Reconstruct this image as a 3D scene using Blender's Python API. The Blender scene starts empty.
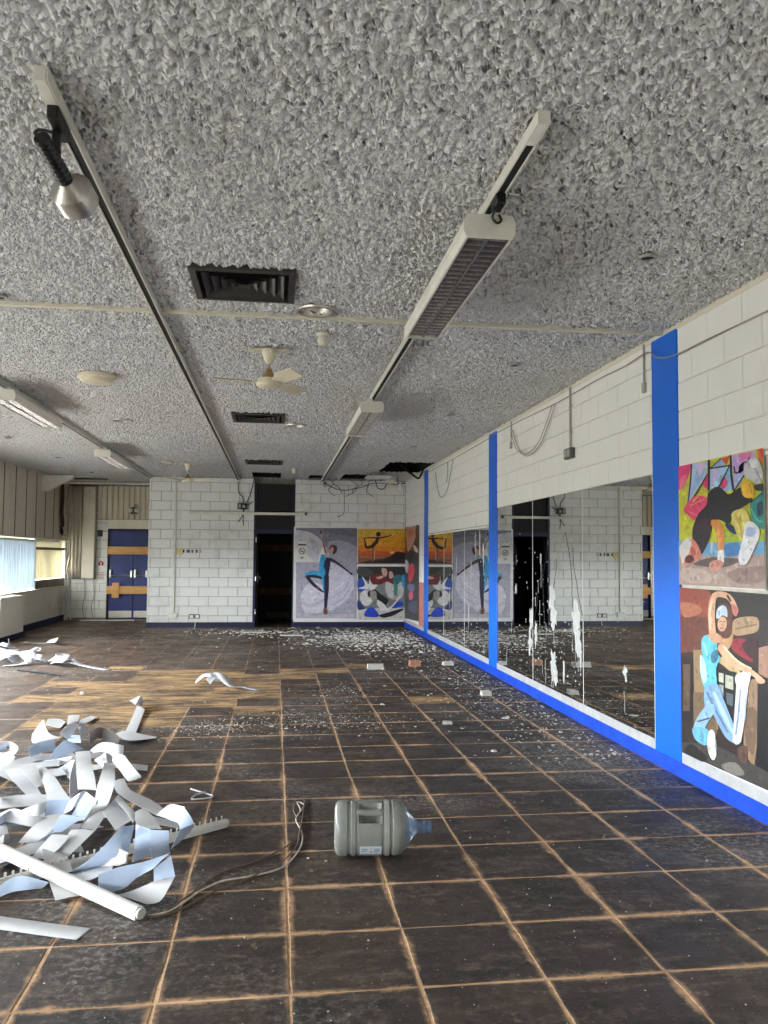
import bpy, bmesh, math, random
import numpy as np
from mathutils import Vector, Matrix, noise as mnoise

random.seed(7)
SC = bpy.context.scene
COL = SC.collection
PI = math.pi
XR, XL, YB, YA, YF, H = 2.80, -4.82, 17.485, 19.70, -2.5, 3.153   # right wall, left wall, back wall, alcove wall, wall behind the camera, ceiling
WZ0, WZ1 = 0.80, 1.83                                              # window band of the left wall

# ------------------------------------------------------------------ camera
cam_d = bpy.data.cameras.new('camera')
cam_d.sensor_fit = 'VERTICAL'; cam_d.sensor_height = 36.0
cam_d.lens = 812.0 / 1024.0 * 36.0
cam_d.clip_start = 0.05; cam_d.clip_end = 300
cam = bpy.data.objects.new('camera', cam_d); COL.objects.link(cam)
cam.matrix_world = Matrix(((0.99124439, -0.01472467, -0.13121639, 0.0),
                           (-0.13182747, -0.05400323, -0.98980057, 0.0),
                           (0.00748838, 0.99843219, -0.05547151, 1.5),
                           (0, 0, 0, 1))) @ Matrix(((1, 0, 0, 0), (0, 1, 0, 0), (0, 0, 1, 0), (0, 0, 0, 1)))
SC.camera = cam

# ------------------------------------------------------------------ exposure
SC.view_settings.view_transform = 'Standard'
SC.view_settings.look = 'None'
SC.view_settings.gamma = 1.0
SC.view_settings.use_curve_mapping = False
SC.view_settings.exposure = 1.6

# ------------------------------------------------------------------ world: pale overcast sky above, grass and gravel level below the horizon
SKY_STRENGTH = 9.0
world = bpy.data.worlds.new('daylight'); SC.world = world
world.use_nodes = True
wn, wl = world.node_tree.nodes, world.node_tree.links
wn.clear()
w_out = wn.new('ShaderNodeOutputWorld'); w_bg = wn.new('ShaderNodeBackground')
w_tc = wn.new('ShaderNodeTexCoord'); w_sep = wn.new('ShaderNodeSeparateXYZ'); w_map = wn.new('ShaderNodeMapRange'); w_mix = wn.new('ShaderNodeMix')
w_mix.data_type = 'RGBA'; w_map.interpolation_type = 'SMOOTHSTEP'
w_map.inputs['From Min'].default_value = -0.03; w_map.inputs['From Max'].default_value = 0.03
w_mix.inputs[6].default_value = (0.41, 0.408, 0.398, 1)      # ground
w_mix.inputs[7].default_value = (1.75, 1.80, 1.88, 1)      # sky
wl.new(w_tc.outputs['Generated'], w_sep.inputs[0]); wl.new(w_sep.outputs['Z'], w_map.inputs['Value'])
wl.new(w_map.outputs['Result'], w_mix.inputs[0]); wl.new(w_mix.outputs[2], w_bg.inputs['Color'])
w_bg.inputs['Strength'].default_value = SKY_STRENGTH
wl.new(w_bg.outputs[0], w_out.inputs['Surface'])

def portal(name, loc, sx, sy, rot):
    d = bpy.data.lights.new(name, 'AREA'); d.shape = 'RECTANGLE'; d.size = sx; d.size_y = sy
    d.cycles.is_portal = True
    o = bpy.data.objects.new(name, d); COL.objects.link(o); o.location = loc; o.rotation_euler = rot
# daylight enters through the window band of the left wall
portal('window_daylight', (XL - 0.27, (YF + YA) / 2, (WZ0 + WZ1) / 2), YA - YF, WZ1 - WZ0, (PI / 2, 0, -PI / 2))

# ------------------------------------------------------------------ materials
def s2l(c):
    return tuple(((v / 255.0) / 12.92 if v / 255.0 <= 0.04045 else ((v / 255.0 + 0.055) / 1.055) ** 2.4) for v in c)
def rgba(c): return s2l(c) + (1.0,)

class NT:
    def __init__(self, name):
        self.m = bpy.data.materials.new(name); self.m.use_nodes = True
        self.t = self.m.node_tree; self.n = self.t.nodes; self.l = self.t.links
        self.bsdf = self.n['Principled BSDF']; self.out = self.n['Material Output']
    def node(self, typ, **kw):
        x = self.n.new(typ)
        for k, v in kw.items(): setattr(x, k, v)
        return x
    def link(self, a, b): self.l.new(a, b)
    def pos(self, scale=(1, 1, 1), obj=False):
        if obj:
            v = self.node('ShaderNodeTexCoord').outputs['Object']
        else:
            v = self.node('ShaderNodeNewGeometry').outputs['Position']
        if scale != (1, 1, 1):
            m = self.node('ShaderNodeVectorMath', operation='MULTIPLY'); m.inputs[1].default_value = scale
            self.link(v, m.inputs[0]); v = m.outputs[0]
        return v
    def noise(self, scale, detail=2.0, rough=0.5, dist=0.0, vec=None):
        x = self.node('ShaderNodeTexNoise'); x.inputs['Scale'].default_value = scale; x.inputs['Detail'].default_value = detail
        x.inputs['Roughness'].default_value = rough; x.inputs['Distortion'].default_value = dist
        if vec is not None: self.link(vec, x.inputs['Vector'])
        return x.outputs['Fac']
    def ramp(self, val, a, b, lo=0.0, hi=1.0, smooth=True):
        x = self.node('ShaderNodeMapRange', interpolation_type='SMOOTHSTEP' if smooth else 'LINEAR')
        x.inputs['From Min'].default_value = a; x.inputs['From Max'].default_value = b
        x.inputs['To Min'].default_value = lo; x.inputs['To Max'].default_value = hi
        self.link(val, x.inputs['Value']); return x.outputs['Result']
    def math(self, op, a, b=None, c=None):
        x = self.node('ShaderNodeMath', operation=op)
        for i, v in enumerate((a, b, c)):
            if v is None: continue
            if isinstance(v, (int, float)): x.inputs[i].default_value = v
            else: self.link(v, x.inputs[i])
        return x.outputs[0]
    def mix(self, fac, a, b):
        x = self.node('ShaderNodeMix', data_type='RGBA')
        if isinstance(fac, (int, float)): x.inputs[0].default_value = fac
        else: self.link(fac, x.inputs[0])
        for i, v in ((6, a), (7, b)):
            if isinstance(v, tuple): x.inputs[i].default_value = v
            else: self.link(v, x.inputs[i])
        return x.outputs[2]
    def bump(self, h, strength=0.3, dist=0.01):
        x = self.node('ShaderNodeBump'); x.inputs['Strength'].default_value = strength; x.inputs['Distance'].default_value = dist
        self.link(h, x.inputs['Height']); self.link(x.outputs[0], self.bsdf.inputs['Normal'])
    def set(self, **kw):
        for k, v in kw.items():
            i = self.bsdf.inputs[k]
            if isinstance(v, (int, float, tuple)): i.default_value = v
            else: self.link(v, i)
        return self.m

MATS = {}
def simple(name, col, rough=0.6, metal=0.0, var=0.12, scale=6.0, bump=0.0, bscale=60.0, spec=None, obj=False):
    """one paint or plastic with a little mottling"""
    if name in MATS: return MATS[name]
    t = NT(name); c = rgba(col); p = t.pos(obj=obj)
    n = t.noise(scale, 4.0, 0.6, 0.2, p)
    dark = tuple(x * (1 - var) for x in c[:3]) + (1,); lite = tuple(min(1, x * (1 + var * 0.5)) for x in c[:3]) + (1,)
    t.set(**{'Base Color': t.mix(t.ramp(n, 0.3, 0.7), dark, lite), 'Roughness': rough, 'Metallic': metal})
    if spec is not None: t.set(**{'Specular IOR Level': spec})
    if bump: t.bump(t.noise(bscale, 3.0, 0.6, 0, p), bump, 0.004)
    MATS[name] = t.m
    return t.m

def wall_paint(name, col, grime=(150, 140, 118), amt=0.35, bscale=170.0):
    t = NT(name); p = t.pos()
    big = t.noise(0.7, 4, 0.6, 0.4, p); fine = t.noise(5.0, 4, 0.65, 0.3, p); run = t.noise(1.0, 3, 0.6, 0.2, t.pos((5, 5, 0.45)))
    m = t.math('MULTIPLY', t.ramp(big, 0.42, 0.75), t.ramp(fine, 0.3, 0.75)); m = t.math('ADD', m, t.math('MULTIPLY', t.ramp(run, 0.55, 0.8), 0.5))
    m = t.math('MULTIPLY', m, amt)
    t.set(**{'Base Color': t.mix(m, rgba(col), rgba(grime)), 'Roughness': 0.62})
    t.bump(t.noise(bscale, 3, 0.6, 0, p), 0.25, 0.003)
    MATS[name] = t.m
    return t.m

M_BLOCK = wall_paint('painted_block_white', (234, 233, 229))
M_BLOCKR = wall_paint('painted_block_ivory', (240, 238, 231), (206, 200, 184), 0.25)
M_JOINT = simple('block_joint_grimy_grey', (140, 136, 128), 0.9, var=0.2)  # grimy grey mortar between the painted blocks
M_JOINTR = simple('block_joint_ivory', (212, 206, 194), 0.9, var=0.15)
M_CREAM = wall_paint('cream_paint', (242, 239, 224), (170, 160, 130), 0.3)
M_PANEL = wall_paint('beige_panel', (226, 217, 200), (150, 138, 118), 0.4)
M_BLUE = simple('blue_gloss_paint', (4, 108, 226), 0.38, var=0.08, scale=3)
M_BASEBLUE = simple('royal_blue_baseboard', (14, 78, 214), 0.42, var=0.22, scale=8)
M_NAVY = simple('navy_baseboard', (18, 22, 66), 0.5, var=0.25, scale=9)
M_WHITE = simple('white_paint', (232, 231, 228), 0.5, var=0.06)
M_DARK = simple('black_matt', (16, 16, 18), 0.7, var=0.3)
M_DOORBLUE = simple('door_blue', (22, 46, 124), 0.45, var=0.2, scale=3)
M_DOORNAVY = simple('door_dark_navy', (16, 18, 34), 0.5, var=0.3, scale=4)
M_PLENUM = simple('void_shade_concrete', (22, 21, 20), 0.95, var=0.4)  # concrete darkened in colour to stand for the unlit void
M_METAL = simple('brushed_metal', (196, 192, 184), 0.34, 0.9, var=0.12, scale=30)
M_STEEL = simple('galvanised_conduit', (176, 173, 166), 0.5, 0.2, var=0.2, scale=30)
M_PLASTIC = simple('aged_white_plastic', (222, 216, 196), 0.45, var=0.08, scale=20)
M_FIX = simple('fixture_enamel', (226, 222, 210), 0.42, var=0.08, scale=8)
M_LOUVRE = simple('louvre_metal', (176, 170, 170), 0.25, 0.9, var=0.3, scale=40)
M_TUBE = simple('unlit_tube_glass', (200, 200, 198), 0.25, var=0.05)
M_BLACKP = simple('black_plastic', (18, 18, 20), 0.38, var=0.2, scale=30)
M_VENT = simple('dark_vent_metal', (58, 55, 54), 0.5, var=0.3, scale=20)
M_VANEW = simple('vane_white_fabric', (208, 208, 211), 0.6, var=0.05, scale=12, bump=0.15, bscale=400)
M_VANEB = simple('vane_blue_shade', (188, 206, 234), 0.6, var=0.06, scale=12)  # bluish sky light and shade painted onto one side of the vanes
M_RAIL = simple('white_aluminium_rail', (218, 217, 212), 0.35, var=0.05)
M_CORDW = simple('white_cord', (205, 192, 178), 0.6, var=0.2, scale=40)
M_CORDB = simple('brown_cord', (108, 82, 70), 0.6, var=0.2, scale=40)
M_WIRE = simple('grey_wire', (160, 154, 144), 0.6, var=0.2)
M_WIREK = simple('black_wire', (26, 24, 24), 0.6, var=0.2)
M_PLASTER = simple('plaster_chip', (204, 200, 192), 0.85, var=0.12, scale=40, bump=0.4)
M_LEDGE = simple('ledge_white', (188, 188, 191), 0.5, var=0.12, scale=10)
M_SPLASH = simple('dried_white_paint', (190, 190, 188), 0.7, var=0.2, scale=30)
M_BRICK = simple('broken_brick', (176, 128, 104), 0.9, var=0.25, scale=30, bump=0.5)
M_FANC = simple('fan_cream', (226, 216, 190), 0.4, var=0.08)
M_FANG = simple('fan_brass_cup', (176, 142, 84), 0.45, 0.3, var=0.15)
M_PAPER = simple('notice_paper', (228, 226, 220), 0.7, var=0.05)
M_INK = simple('notice_ink', (52, 50, 52), 0.7, var=0.1)
M_REDINK = simple('red_sign_ink', (176, 34, 36), 0.6, var=0.1)
M_YELLOW = simple('yellowed_switch', (214, 200, 130), 0.5, var=0.12)
M_GREY = simple('grey_box', (96, 94, 92), 0.55, var=0.2)
M_FRAME = simple('window_frame_grey', (150, 146, 136), 0.5, var=0.15)

def m_wood():
    t = NT('raw_plank_wood'); p = t.pos((1.2, 6, 14), obj=True)
    g = t.noise(3.0, 5, 0.65, 0.6, p)
    t.set(**{'Base Color': t.mix(t.ramp(g, 0.3, 0.75), rgba((222, 160, 92)), rgba((240, 196, 138))), 'Roughness': 0.75}); return t.m
M_WOOD = m_wood()

def m_mirror():
    t = NT('mirror_silver'); p = t.pos()
    d = t.noise(9, 5, 0.7, 0.3, p); f = t.noise(90, 2, 0.6, 0, p)
    r = t.math('ADD', t.ramp(d, 0.55, 0.8, 0.0, 0.04), 0.004)
    t.set(**{'Base Color': t.mix(t.ramp(f, 0.66, 0.72), rgba((222, 224, 222)), rgba((205, 205, 200))), 'Metallic': 1.0, 'Roughness': r}); return t.m
M_MIRROR = m_mirror()

def m_glass():
    t = NT('window_glass')
    tr = t.node('ShaderNodeBsdfTransparent'); tr.inputs['Color'].default_value = (0.93, 0.95, 0.94, 1)
    gl = t.node('ShaderNodeBsdfGlossy'); gl.inputs['Roughness'].default_value = 0.03
    n = t.noise(2.0, 3, 0.5, 0, t.pos()); mx = t.node('ShaderNodeMixShader')
    t.link(t.ramp(n, 0.2, 0.8, 0.04, 0.08), mx.inputs[0]); t.link(tr.outputs[0], mx.inputs[1]); t.link(gl.outputs[0], mx.inputs[2])
    t.link(mx.outputs[0], t.out.inputs['Surface']); return t.m
M_GLASS = m_glass()

def m_translucent(name, col, frac, rough=0.7):
    t = NT(name); p = t.pos(obj=True)
    n = t.noise(3, 3, 0.5, 0, p); c = t.mix(t.ramp(n, 0.3, 0.7), tuple(x * 0.92 for x in rgba(col)[:3]) + (1,), rgba(col))
    tl = t.node('ShaderNodeBsdfTranslucent'); t.link(c, tl.inputs['Color']); t.set(**{'Base Color': c, 'Roughness': rough})
    mx = t.node('ShaderNodeMixShader'); mx.inputs[0].default_value = frac
    t.link(t.bsdf.outputs[0], mx.inputs[1]); t.link(tl.outputs[0], mx.inputs[2]); t.link(mx.outputs[0], t.out.inputs['Surface'])
    return t.m
M_BLINDB = m_translucent('blue_blind_fabric', (208, 216, 222), 0.28)
M_BLINDC = m_translucent('cream_blind_fabric', (240, 234, 212), 0.17)
M_DRAPE = m_translucent('beige_drape', (224, 214, 198), 0.08)

def m_ceiling():
    t = NT('textured_ceiling'); p = t.pos()
    a = t.noise(44.0, 0.6, 0.4, 0.5, p)
    b = t.noise(90.0, 0.0, 0.5, 0.2, p)
    h = t.math('ADD', t.ramp(a, 0.22, 0.78), t.math('MULTIPLY', b, 0.18))
    stain = t.ramp(t.noise(0.6, 4, 0.6, 0.5, p), 0.45, 0.75, 0.0, 0.25)
    t.set(**{'Base Color': t.mix(stain, rgba((218, 217, 217)), rgba((202, 197, 182))), 'Roughness': 0.85})
    d = t.node('ShaderNodeDisplacement'); d.inputs['Scale'].default_value = 0.034; d.inputs['Midlevel'].default_value = 0.98
    t.link(h, d.inputs['Height']); t.link(d.outputs[0], t.out.inputs['Displacement'])
    t.m.displacement_method = 'BOTH'
    return t.m
M_CEIL = m_ceiling()

def m_tile():
    t = NT('worn_black_floor_tile'); p = t.pos()
    uv = t.node('ShaderNodeUVMap'); uv.uv_map = 'UVMap'
    ab = t.node('ShaderNodeVectorMath', operation='ABSOLUTE'); t.link(uv.outputs[0], ab.inputs[0])
    sp = t.node('ShaderNodeSeparateXYZ'); t.link(ab.outputs[0], sp.inputs[0])
    edge = t.math('MAXIMUM', sp.outputs[0], sp.outputs[1])
    big = t.noise(0.35, 3, 0.55, 0.4, p); mid = t.noise(3.0, 5, 0.65, 0.5, p); fin = t.noise(26.0, 5, 0.7, 0.2, p)
    scr = t.noise(2.2, 6, 0.75, 0.3, t.pos((1.0, 5.0, 1.0)))
    # tile to tile change
    sn = t.node('ShaderNodeVectorMath', operation='SNAP'); sn.inputs[1].default_value = (0.4525, 0.4525, 10)
    of = t.node('ShaderNodeVectorMath', operation='SUBTRACT'); of.inputs[1].default_value = (0.0716, 2.8846, 0)
    t.link(p, of.inputs[0]); t.link(of.outputs[0], sn.inputs[0]); wnz = t.node('ShaderNodeTexWhiteNoise', noise_dimensions='2D'); t.link(sn.outputs[0], wnz.inputs['Vector'])
    px = t.node('ShaderNodeSeparateXYZ'); t.link(p, px.inputs[0])
    base = t.mix(t.ramp(big, 0.35, 0.65), rgba((46, 44, 46)), rgba((68, 58, 53)))
    base = t.mix(t.ramp(wnz.outputs['Value'], 0.0, 1.0, 0.0, 0.4, False), base, rgba((84, 68, 58)))
    # brown trodden-in dirt spread from the bare patch
    dirt = t.math('MULTIPLY', t.ramp(px.outputs[1], 4.5, 9.5), t.ramp(px.outputs[0], 1.8, -1.2))
    st2 = t.noise(2.6, 6, 0.75, 0.5, t.pos((1.0, 4.0, 1.0)))
    base = t.mix(t.math('MULTIPLY', dirt, t.ramp(st2, 0.36, 0.62, 0.25, 0.95)), base, rgba((112, 88, 72)))
    base = t.mix(t.ramp(mid, 0.38, 0.7, 0.0, 0.75), base, rgba((38, 35, 36)))
    base = t.mix(t.math('MULTIPLY', t.ramp(scr, 0.48, 0.68, 0.0, 0.7), t.ramp(fin, 0.35, 0.65)), base, rgba((132, 112, 96)))
    wear = t.math('MULTIPLY', t.ramp(t.noise(7.0, 5, 0.72, 0.8, p), 0.60, 0.72), t.ramp(fin, 0.4, 0.6))
    base = t.mix(t.math('MULTIPLY', wear, 0.7), base, rgba((164, 142, 122)))
    pat = t.math('MULTIPLY', t.ramp(t.noise(13.0, 6, 0.78, 0.5, p), 0.5, 0.62), t.ramp(t.noise(3.1, 3, 0.6, 0.4, p), 0.42, 0.6))
    base = t.mix(t.math('MULTIPLY', pat, 0.6), base, rgba((110, 96, 84)))
    pit = t.ramp(t.noise(20.0, 5, 0.75, 0.4, p), 0.56, 0.64, 0.0, 0.6)
    base = t.mix(pit, base, rgba((28, 26, 27)))
    # pale plaster dust: fine specks everywhere, drifts in patches
    drift = t.math('MULTIPLY', t.ramp(t.noise(0.55, 3, 0.6, 0.6, p), 0.48, 0.66), t.ramp(t.noise(30, 4, 0.75, 0.3, p), 0.46, 0.66))
    base = t.mix(t.math('MULTIPLY', drift, 0.75), base, rgba((176, 170, 164)))
    spk = t.ramp(t.noise(60, 3, 0.6, 0, p), 0.65, 0.73, 0, 0.6)
    base = t.mix(spk, base, rgba((190, 182, 172)))
    # sandy adhesive dust worked out of the joints onto the tile edges
    en = t.math('MULTIPLY', t.ramp(t.noise(2.2, 5, 0.7, 0.6, p), 0.36, 0.72), 0.037)
    e = t.math('ADD', edge, en)
    dust = t.math('MULTIPLY', t.ramp(e, 0.213, 0.252), t.ramp(t.noise(34, 4, 0.75, 0, p), 0.22, 0.55))
    dust = t.math('MULTIPLY', dust, t.ramp(px.outputs[1], 7.0, 12.0, 1.0, 0.25))
    base = t.mix(dust, base, rgba((204, 164, 128)))
    t.set(**{'Base Color': base, 'Roughness': t.ramp(mid, 0.3, 0.7, 0.42, 0.66), 'Specular IOR Level': 0.35})
    t.bump(t.math('ADD', fin, t.math('MULTIPLY', scr, 1.5)), 0.5, 0.005)
    return t.m
M_TILE = m_tile()

def m_screed(name, lo, hi, res, amt):
    t = NT(name); p = t.pos()
    st = t.noise(3.0, 7, 0.78, 0.7, t.pos((0.9, 3.6, 1.0))); f = t.noise(22, 5, 0.75, 0.3, p); b = t.noise(1.3, 5, 0.65, 0.6, t.pos((1.0, 2.2, 1.0)))
    c = t.mix(t.ramp(st, 0.36, 0.64), rgba(lo), rgba(hi))
    c = t.mix(t.ramp(f, 0.5, 0.75, 0, 0.5), c, rgba(hi))
    c = t.mix(t.math('MULTIPLY', t.ramp(b, 0.38, 0.58), t.ramp(st, 0.62, 0.4, 0.3, 1.0)), c, t.mix(amt, c, rgba(res)))
    t.set(**{'Base Color': c, 'Roughness': 0.9}); t.bump(t.math('ADD', st, f), 0.6, 0.006); return t.m
M_SCREED = m_screed('sandy_joint_screed', (206, 164, 124), (236, 198, 158), (150, 112, 84), 0.5)
M_ADHESIVE = m_screed('bare_tile_adhesive', (128, 96, 66), (208, 168, 116), (58, 45, 38), 0.9)

def m_print():
    t = NT('poster_print'); a = t.node('ShaderNodeVertexColor'); a.layer_name = 'Col'
    n = t.noise(14, 4, 0.6, 0.3, t.pos()); dk = t.node('ShaderNodeMix', data_type='RGBA', blend_type='MULTIPLY')
    g = t.node('ShaderNodeCombineColor'); v = t.ramp(n, 0.3, 0.7, 0.86, 1.08)
    for i in range(3): t.link(v, g.inputs[i])
    dk.inputs[0].default_value = 1.0; t.link(a.outputs['Color'], dk.inputs[6]); t.link(g.outputs[0], dk.inputs[7])
    t.set(**{'Base Color': dk.outputs[2], 'Roughness': 0.4}); return t.m
M_PRINT = m_print()

def m_bottle(name, col, trans):
    t = NT(name); p = t.pos(obj=True); n = t.noise(9, 5, 0.7, 0.4, p); f = t.noise(60, 4, 0.7, 0, p)
    d = t.math('MULTIPLY', t.ramp(n, 0.1, 0.8), t.ramp(f, 0.1, 0.9, 0.5, 1.0))
    t.set(**{'Base Color': t.mix(d, rgba(col), rgba((160, 157, 144))), 'Roughness': 0.24, 'Transmission Weight': t.ramp(d, 0, 1, trans, trans * 0.6), 'IOR': 1.35}); return t.m
M_BOTTLE = m_bottle('dusty_bottle_plastic', (172, 178, 178), 0.55)
M_NECK = m_bottle('blue_bottle_neck', (110, 150, 200), 0.5)

# ------------------------------------------------------------------ mesh helpers
WLOC = {}
class MB:
    def __init__(self): self.v = []; self.f = []; self.mi = []; self.cur = 0
    def add(self, vs, fs):
        o = len(self.v); self.v += [tuple(map(float, a)) for a in vs]
        for q in fs: self.f.append(tuple(i + o for i in q)); self.mi.append(self.cur)
        return self
    def box(self, x0, x1, y0, y1, z0, z1):
        return self.add([(x0,y0,z0),(x1,y0,z0),(x1,y1,z0),(x0,y1,z0),(x0,y0,z1),(x1,y0,z1),(x1,y1,z1),(x0,y1,z1)],
                 [(0,3,2,1),(4,5,6,7),(0,1,5,4),(1,2,6,5),(2,3,7,6),(3,0,4,7)])
    def cbox(self, c, s): return self.box(c[0]-s[0]/2,c[0]+s[0]/2,c[1]-s[1]/2,c[1]+s[1]/2,c[2]-s[2]/2,c[2]+s[2]/2)
    def rbox(self, x0, x1, y0, y1, z0, z1, b):
        """chamfered box"""
        xs, ys, zs = (x0, x1), (y0, y1), (z0, z1); vs = []; idx = {}
        for i in (0, 1):
            for j in (0, 1):
                for k in (0, 1):
                    sx, sy, sz = (1, -1)[i], (1, -1)[j], (1, -1)[k]
                    for a, d in (('x', (0, sy*b, sz*b)), ('y', (sx*b, 0, sz*b)), ('z', (sx*b, sy*b, 0))):
                        idx[(i, j, k, a)] = len(vs); vs.append((xs[i]+d[0], ys[j]+d[1], zs[k]+d[2]))
        fs = []
        I = lambda i, j, k, a: idx[(i, j, k, a)]
        for i in (0, 1): fs.append([I(i,0,0,'x'), I(i,1,0,'x'), I(i,1,1,'x'), I(i,0,1,'x')][::(1 if i else -1)])
        for j in (0, 1): fs.append([I(0,j,0,'y'), I(1,j,0,'y'), I(1,j,1,'y'), I(0,j,1,'y')][::(-1 if j else 1)])
        for k in (0, 1): fs.append([I(0,0,k,'z'), I(1,0,k,'z'), I(1,1,k,'z'), I(0,1,k,'z')][::(1 if k else -1)])
        for i in (0, 1):
            for j in (0, 1):
                fs.append([I(i,j,0,'x'), I(i,j,1,'x'), I(i,j,1,'y'), I(i,j,0,'y')])
        for i in (0, 1):
            for k in (0, 1):
                fs.append([I(i,0,k,'x'), I(i,1,k,'x'), I(i,1,k,'z'), I(i,0,k,'z')])
        for j in (0, 1):
            for k in (0, 1):
                fs.append([I(0,j,k,'y'), I(1,j,k,'y'), I(1,j,k,'z'), I(0,j,k,'z')])
        for i in (0, 1):
            for j in (0, 1):
                for k in (0, 1): fs.append([I(i,j,k,'x'), I(i,j,k,'y'), I(i,j,k,'z')])
        return self.add(vs, fs)
    def prism(self, pts, axis, a0, a1):
        """closed 2D outline pushed along an axis: 'x' outline is (y,z); 'y' outline is (x,z); 'z' outline is (x,y)"""
        n = len(pts)
        def P(p, a): return {'x': (a, p[0], p[1]), 'y': (p[0], a, p[1]), 'z': (p[0], p[1], a)}[axis]
        vs = [P(p, a0) for p in pts] + [P(p, a1) for p in pts]
        fs = [tuple(range(n))[::-1], tuple(range(n, 2*n))] + [(i, (i+1) % n, n+(i+1) % n, n+i) for i in range(n)]
        return self.add(vs, fs)
    def tube(self, pts, r, n=8, caps=True):
        P = [Vector(p) for p in pts]; vs = []; fs = []; up = Vector((0, 0, 1)); N = None
        R = r if isinstance(r, (list, tuple)) else [r] * len(P)
        for i, p in enumerate(P):
            t = (P[min(i+1, len(P)-1)] - P[max(i-1, 0)]).normalized()
            if N is None:
                N = t.cross(up)
                if N.length < 1e-3: N = t.cross(Vector((1, 0, 0)))
                N.normalize()
            else:
                N = (N - t * N.dot(t)); N.normalize()
            B = t.cross(N)
            for k in range(n):
                a = 2*PI*k/n; vs.append(p + (N*math.cos(a) + B*math.sin(a)) * R[i])
        for i in range(len(P)-1):
            for k in range(n): fs.append((i*n+k, i*n+(k+1) % n, (i+1)*n+(k+1) % n, (i+1)*n+k))
        if caps: fs += [tuple(range(n))[::-1], tuple(range((len(P)-1)*n, len(P)*n))]
        return self.add(vs, fs)
    def lathe(self, prof, o, d, n=24, caps=True):
        """profile of (distance along d, radius)"""
        o = Vector(o); d = Vector(d).normalized(); u = d.orthogonal().normalized(); w = d.cross(u); vs = []; fs = []
        for (a, r) in prof:
            for k in range(n):
                t = 2*PI*k/n; vs.append(o + d*a + (u*math.cos(t) + w*math.sin(t))*r)
        for i in range(len(prof)-1):
            for k in range(n): fs.append((i*n+k, i*n+(k+1) % n, (i+1)*n+(k+1) % n, (i+1)*n+k))
        if caps: fs += [tuple(range(n))[::-1], tuple(range((len(prof)-1)*n, len(prof)*n))]
        return self.add(vs, fs)

def spline(pts, k=6):
    P = [Vector(p) for p in pts]; n = len(P); out = []
    for i in range(n-1):
        p0, p1, p2, p3 = P[max(i-1, 0)], P[i], P[i+1], P[min(i+2, n-1)]
        for s in range(k):
            t = s / k; out.append(0.5*((2*p1)+(p2-p0)*t+(2*p0-5*p1+4*p2-p3)*t*t+(3*p1-p0-3*p2+p3)*t**3))
    out.append(P[-1]); return out

def mesh_from(name, mb, mats, off=(0, 0, 0), smooth=False):
    me = bpy.data.meshes.new(name)
    me.from_pydata([(a[0]-off[0], a[1]-off[1], a[2]-off[2]) for a in mb.v], [], mb.f)
    for m in (mats if isinstance(mats, (list, tuple)) else [mats]): me.materials.append(m)
    if any(mb.mi): me.polygons.foreach_set('material_index', mb.mi)
    if smooth: me.polygons.foreach_set('use_smooth', [True]*len(me.polygons))
    me.update()
    bm = bmesh.new(); bm.from_mesh(me); bmesh.ops.recalc_face_normals(bm, faces=bm.faces); bm.to_mesh(me); bm.free()
    if smooth:
        try: me.set_sharp_from_angle(angle=math.radians(40))
        except Exception: pass
    return me

def obj(name, mb, mat, parent=None, smooth=False):
    """link one mesh; world coordinates in, origin at the base of the thing (or of its parent)"""
    if parent is not None: off = WLOC[parent.name]
    else:
        a = np.array(mb.v); off = ((a[:, 0].min()+a[:, 0].max())/2, (a[:, 1].min()+a[:, 1].max())/2, a[:, 2].min())
    o = bpy.data.objects.new(name, mesh_from(name, mb, mat, off, smooth)); COL.objects.link(o)
    WLOC[o.name] = off
    if parent is not None: o.parent = parent
    else: o.location = off
    return o
def thing(name, loc, label, cat, group=None):
    o = bpy.data.objects.new(name, None); COL.objects.link(o); o.location = loc; o.empty_display_size = 0.1; WLOC[o.name] = tuple(loc)
    return tag(o, label, cat, group)
def tag(o, label, cat, group=None):
    o['label'] = label; o['category'] = cat
    if group: o['group'] = group
    return o
def struct(name, mb, mat, label=None):
    o = obj(name, mb, mat); o['kind'] = 'structure'
    if label: o['label'] = label
    return o
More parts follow.
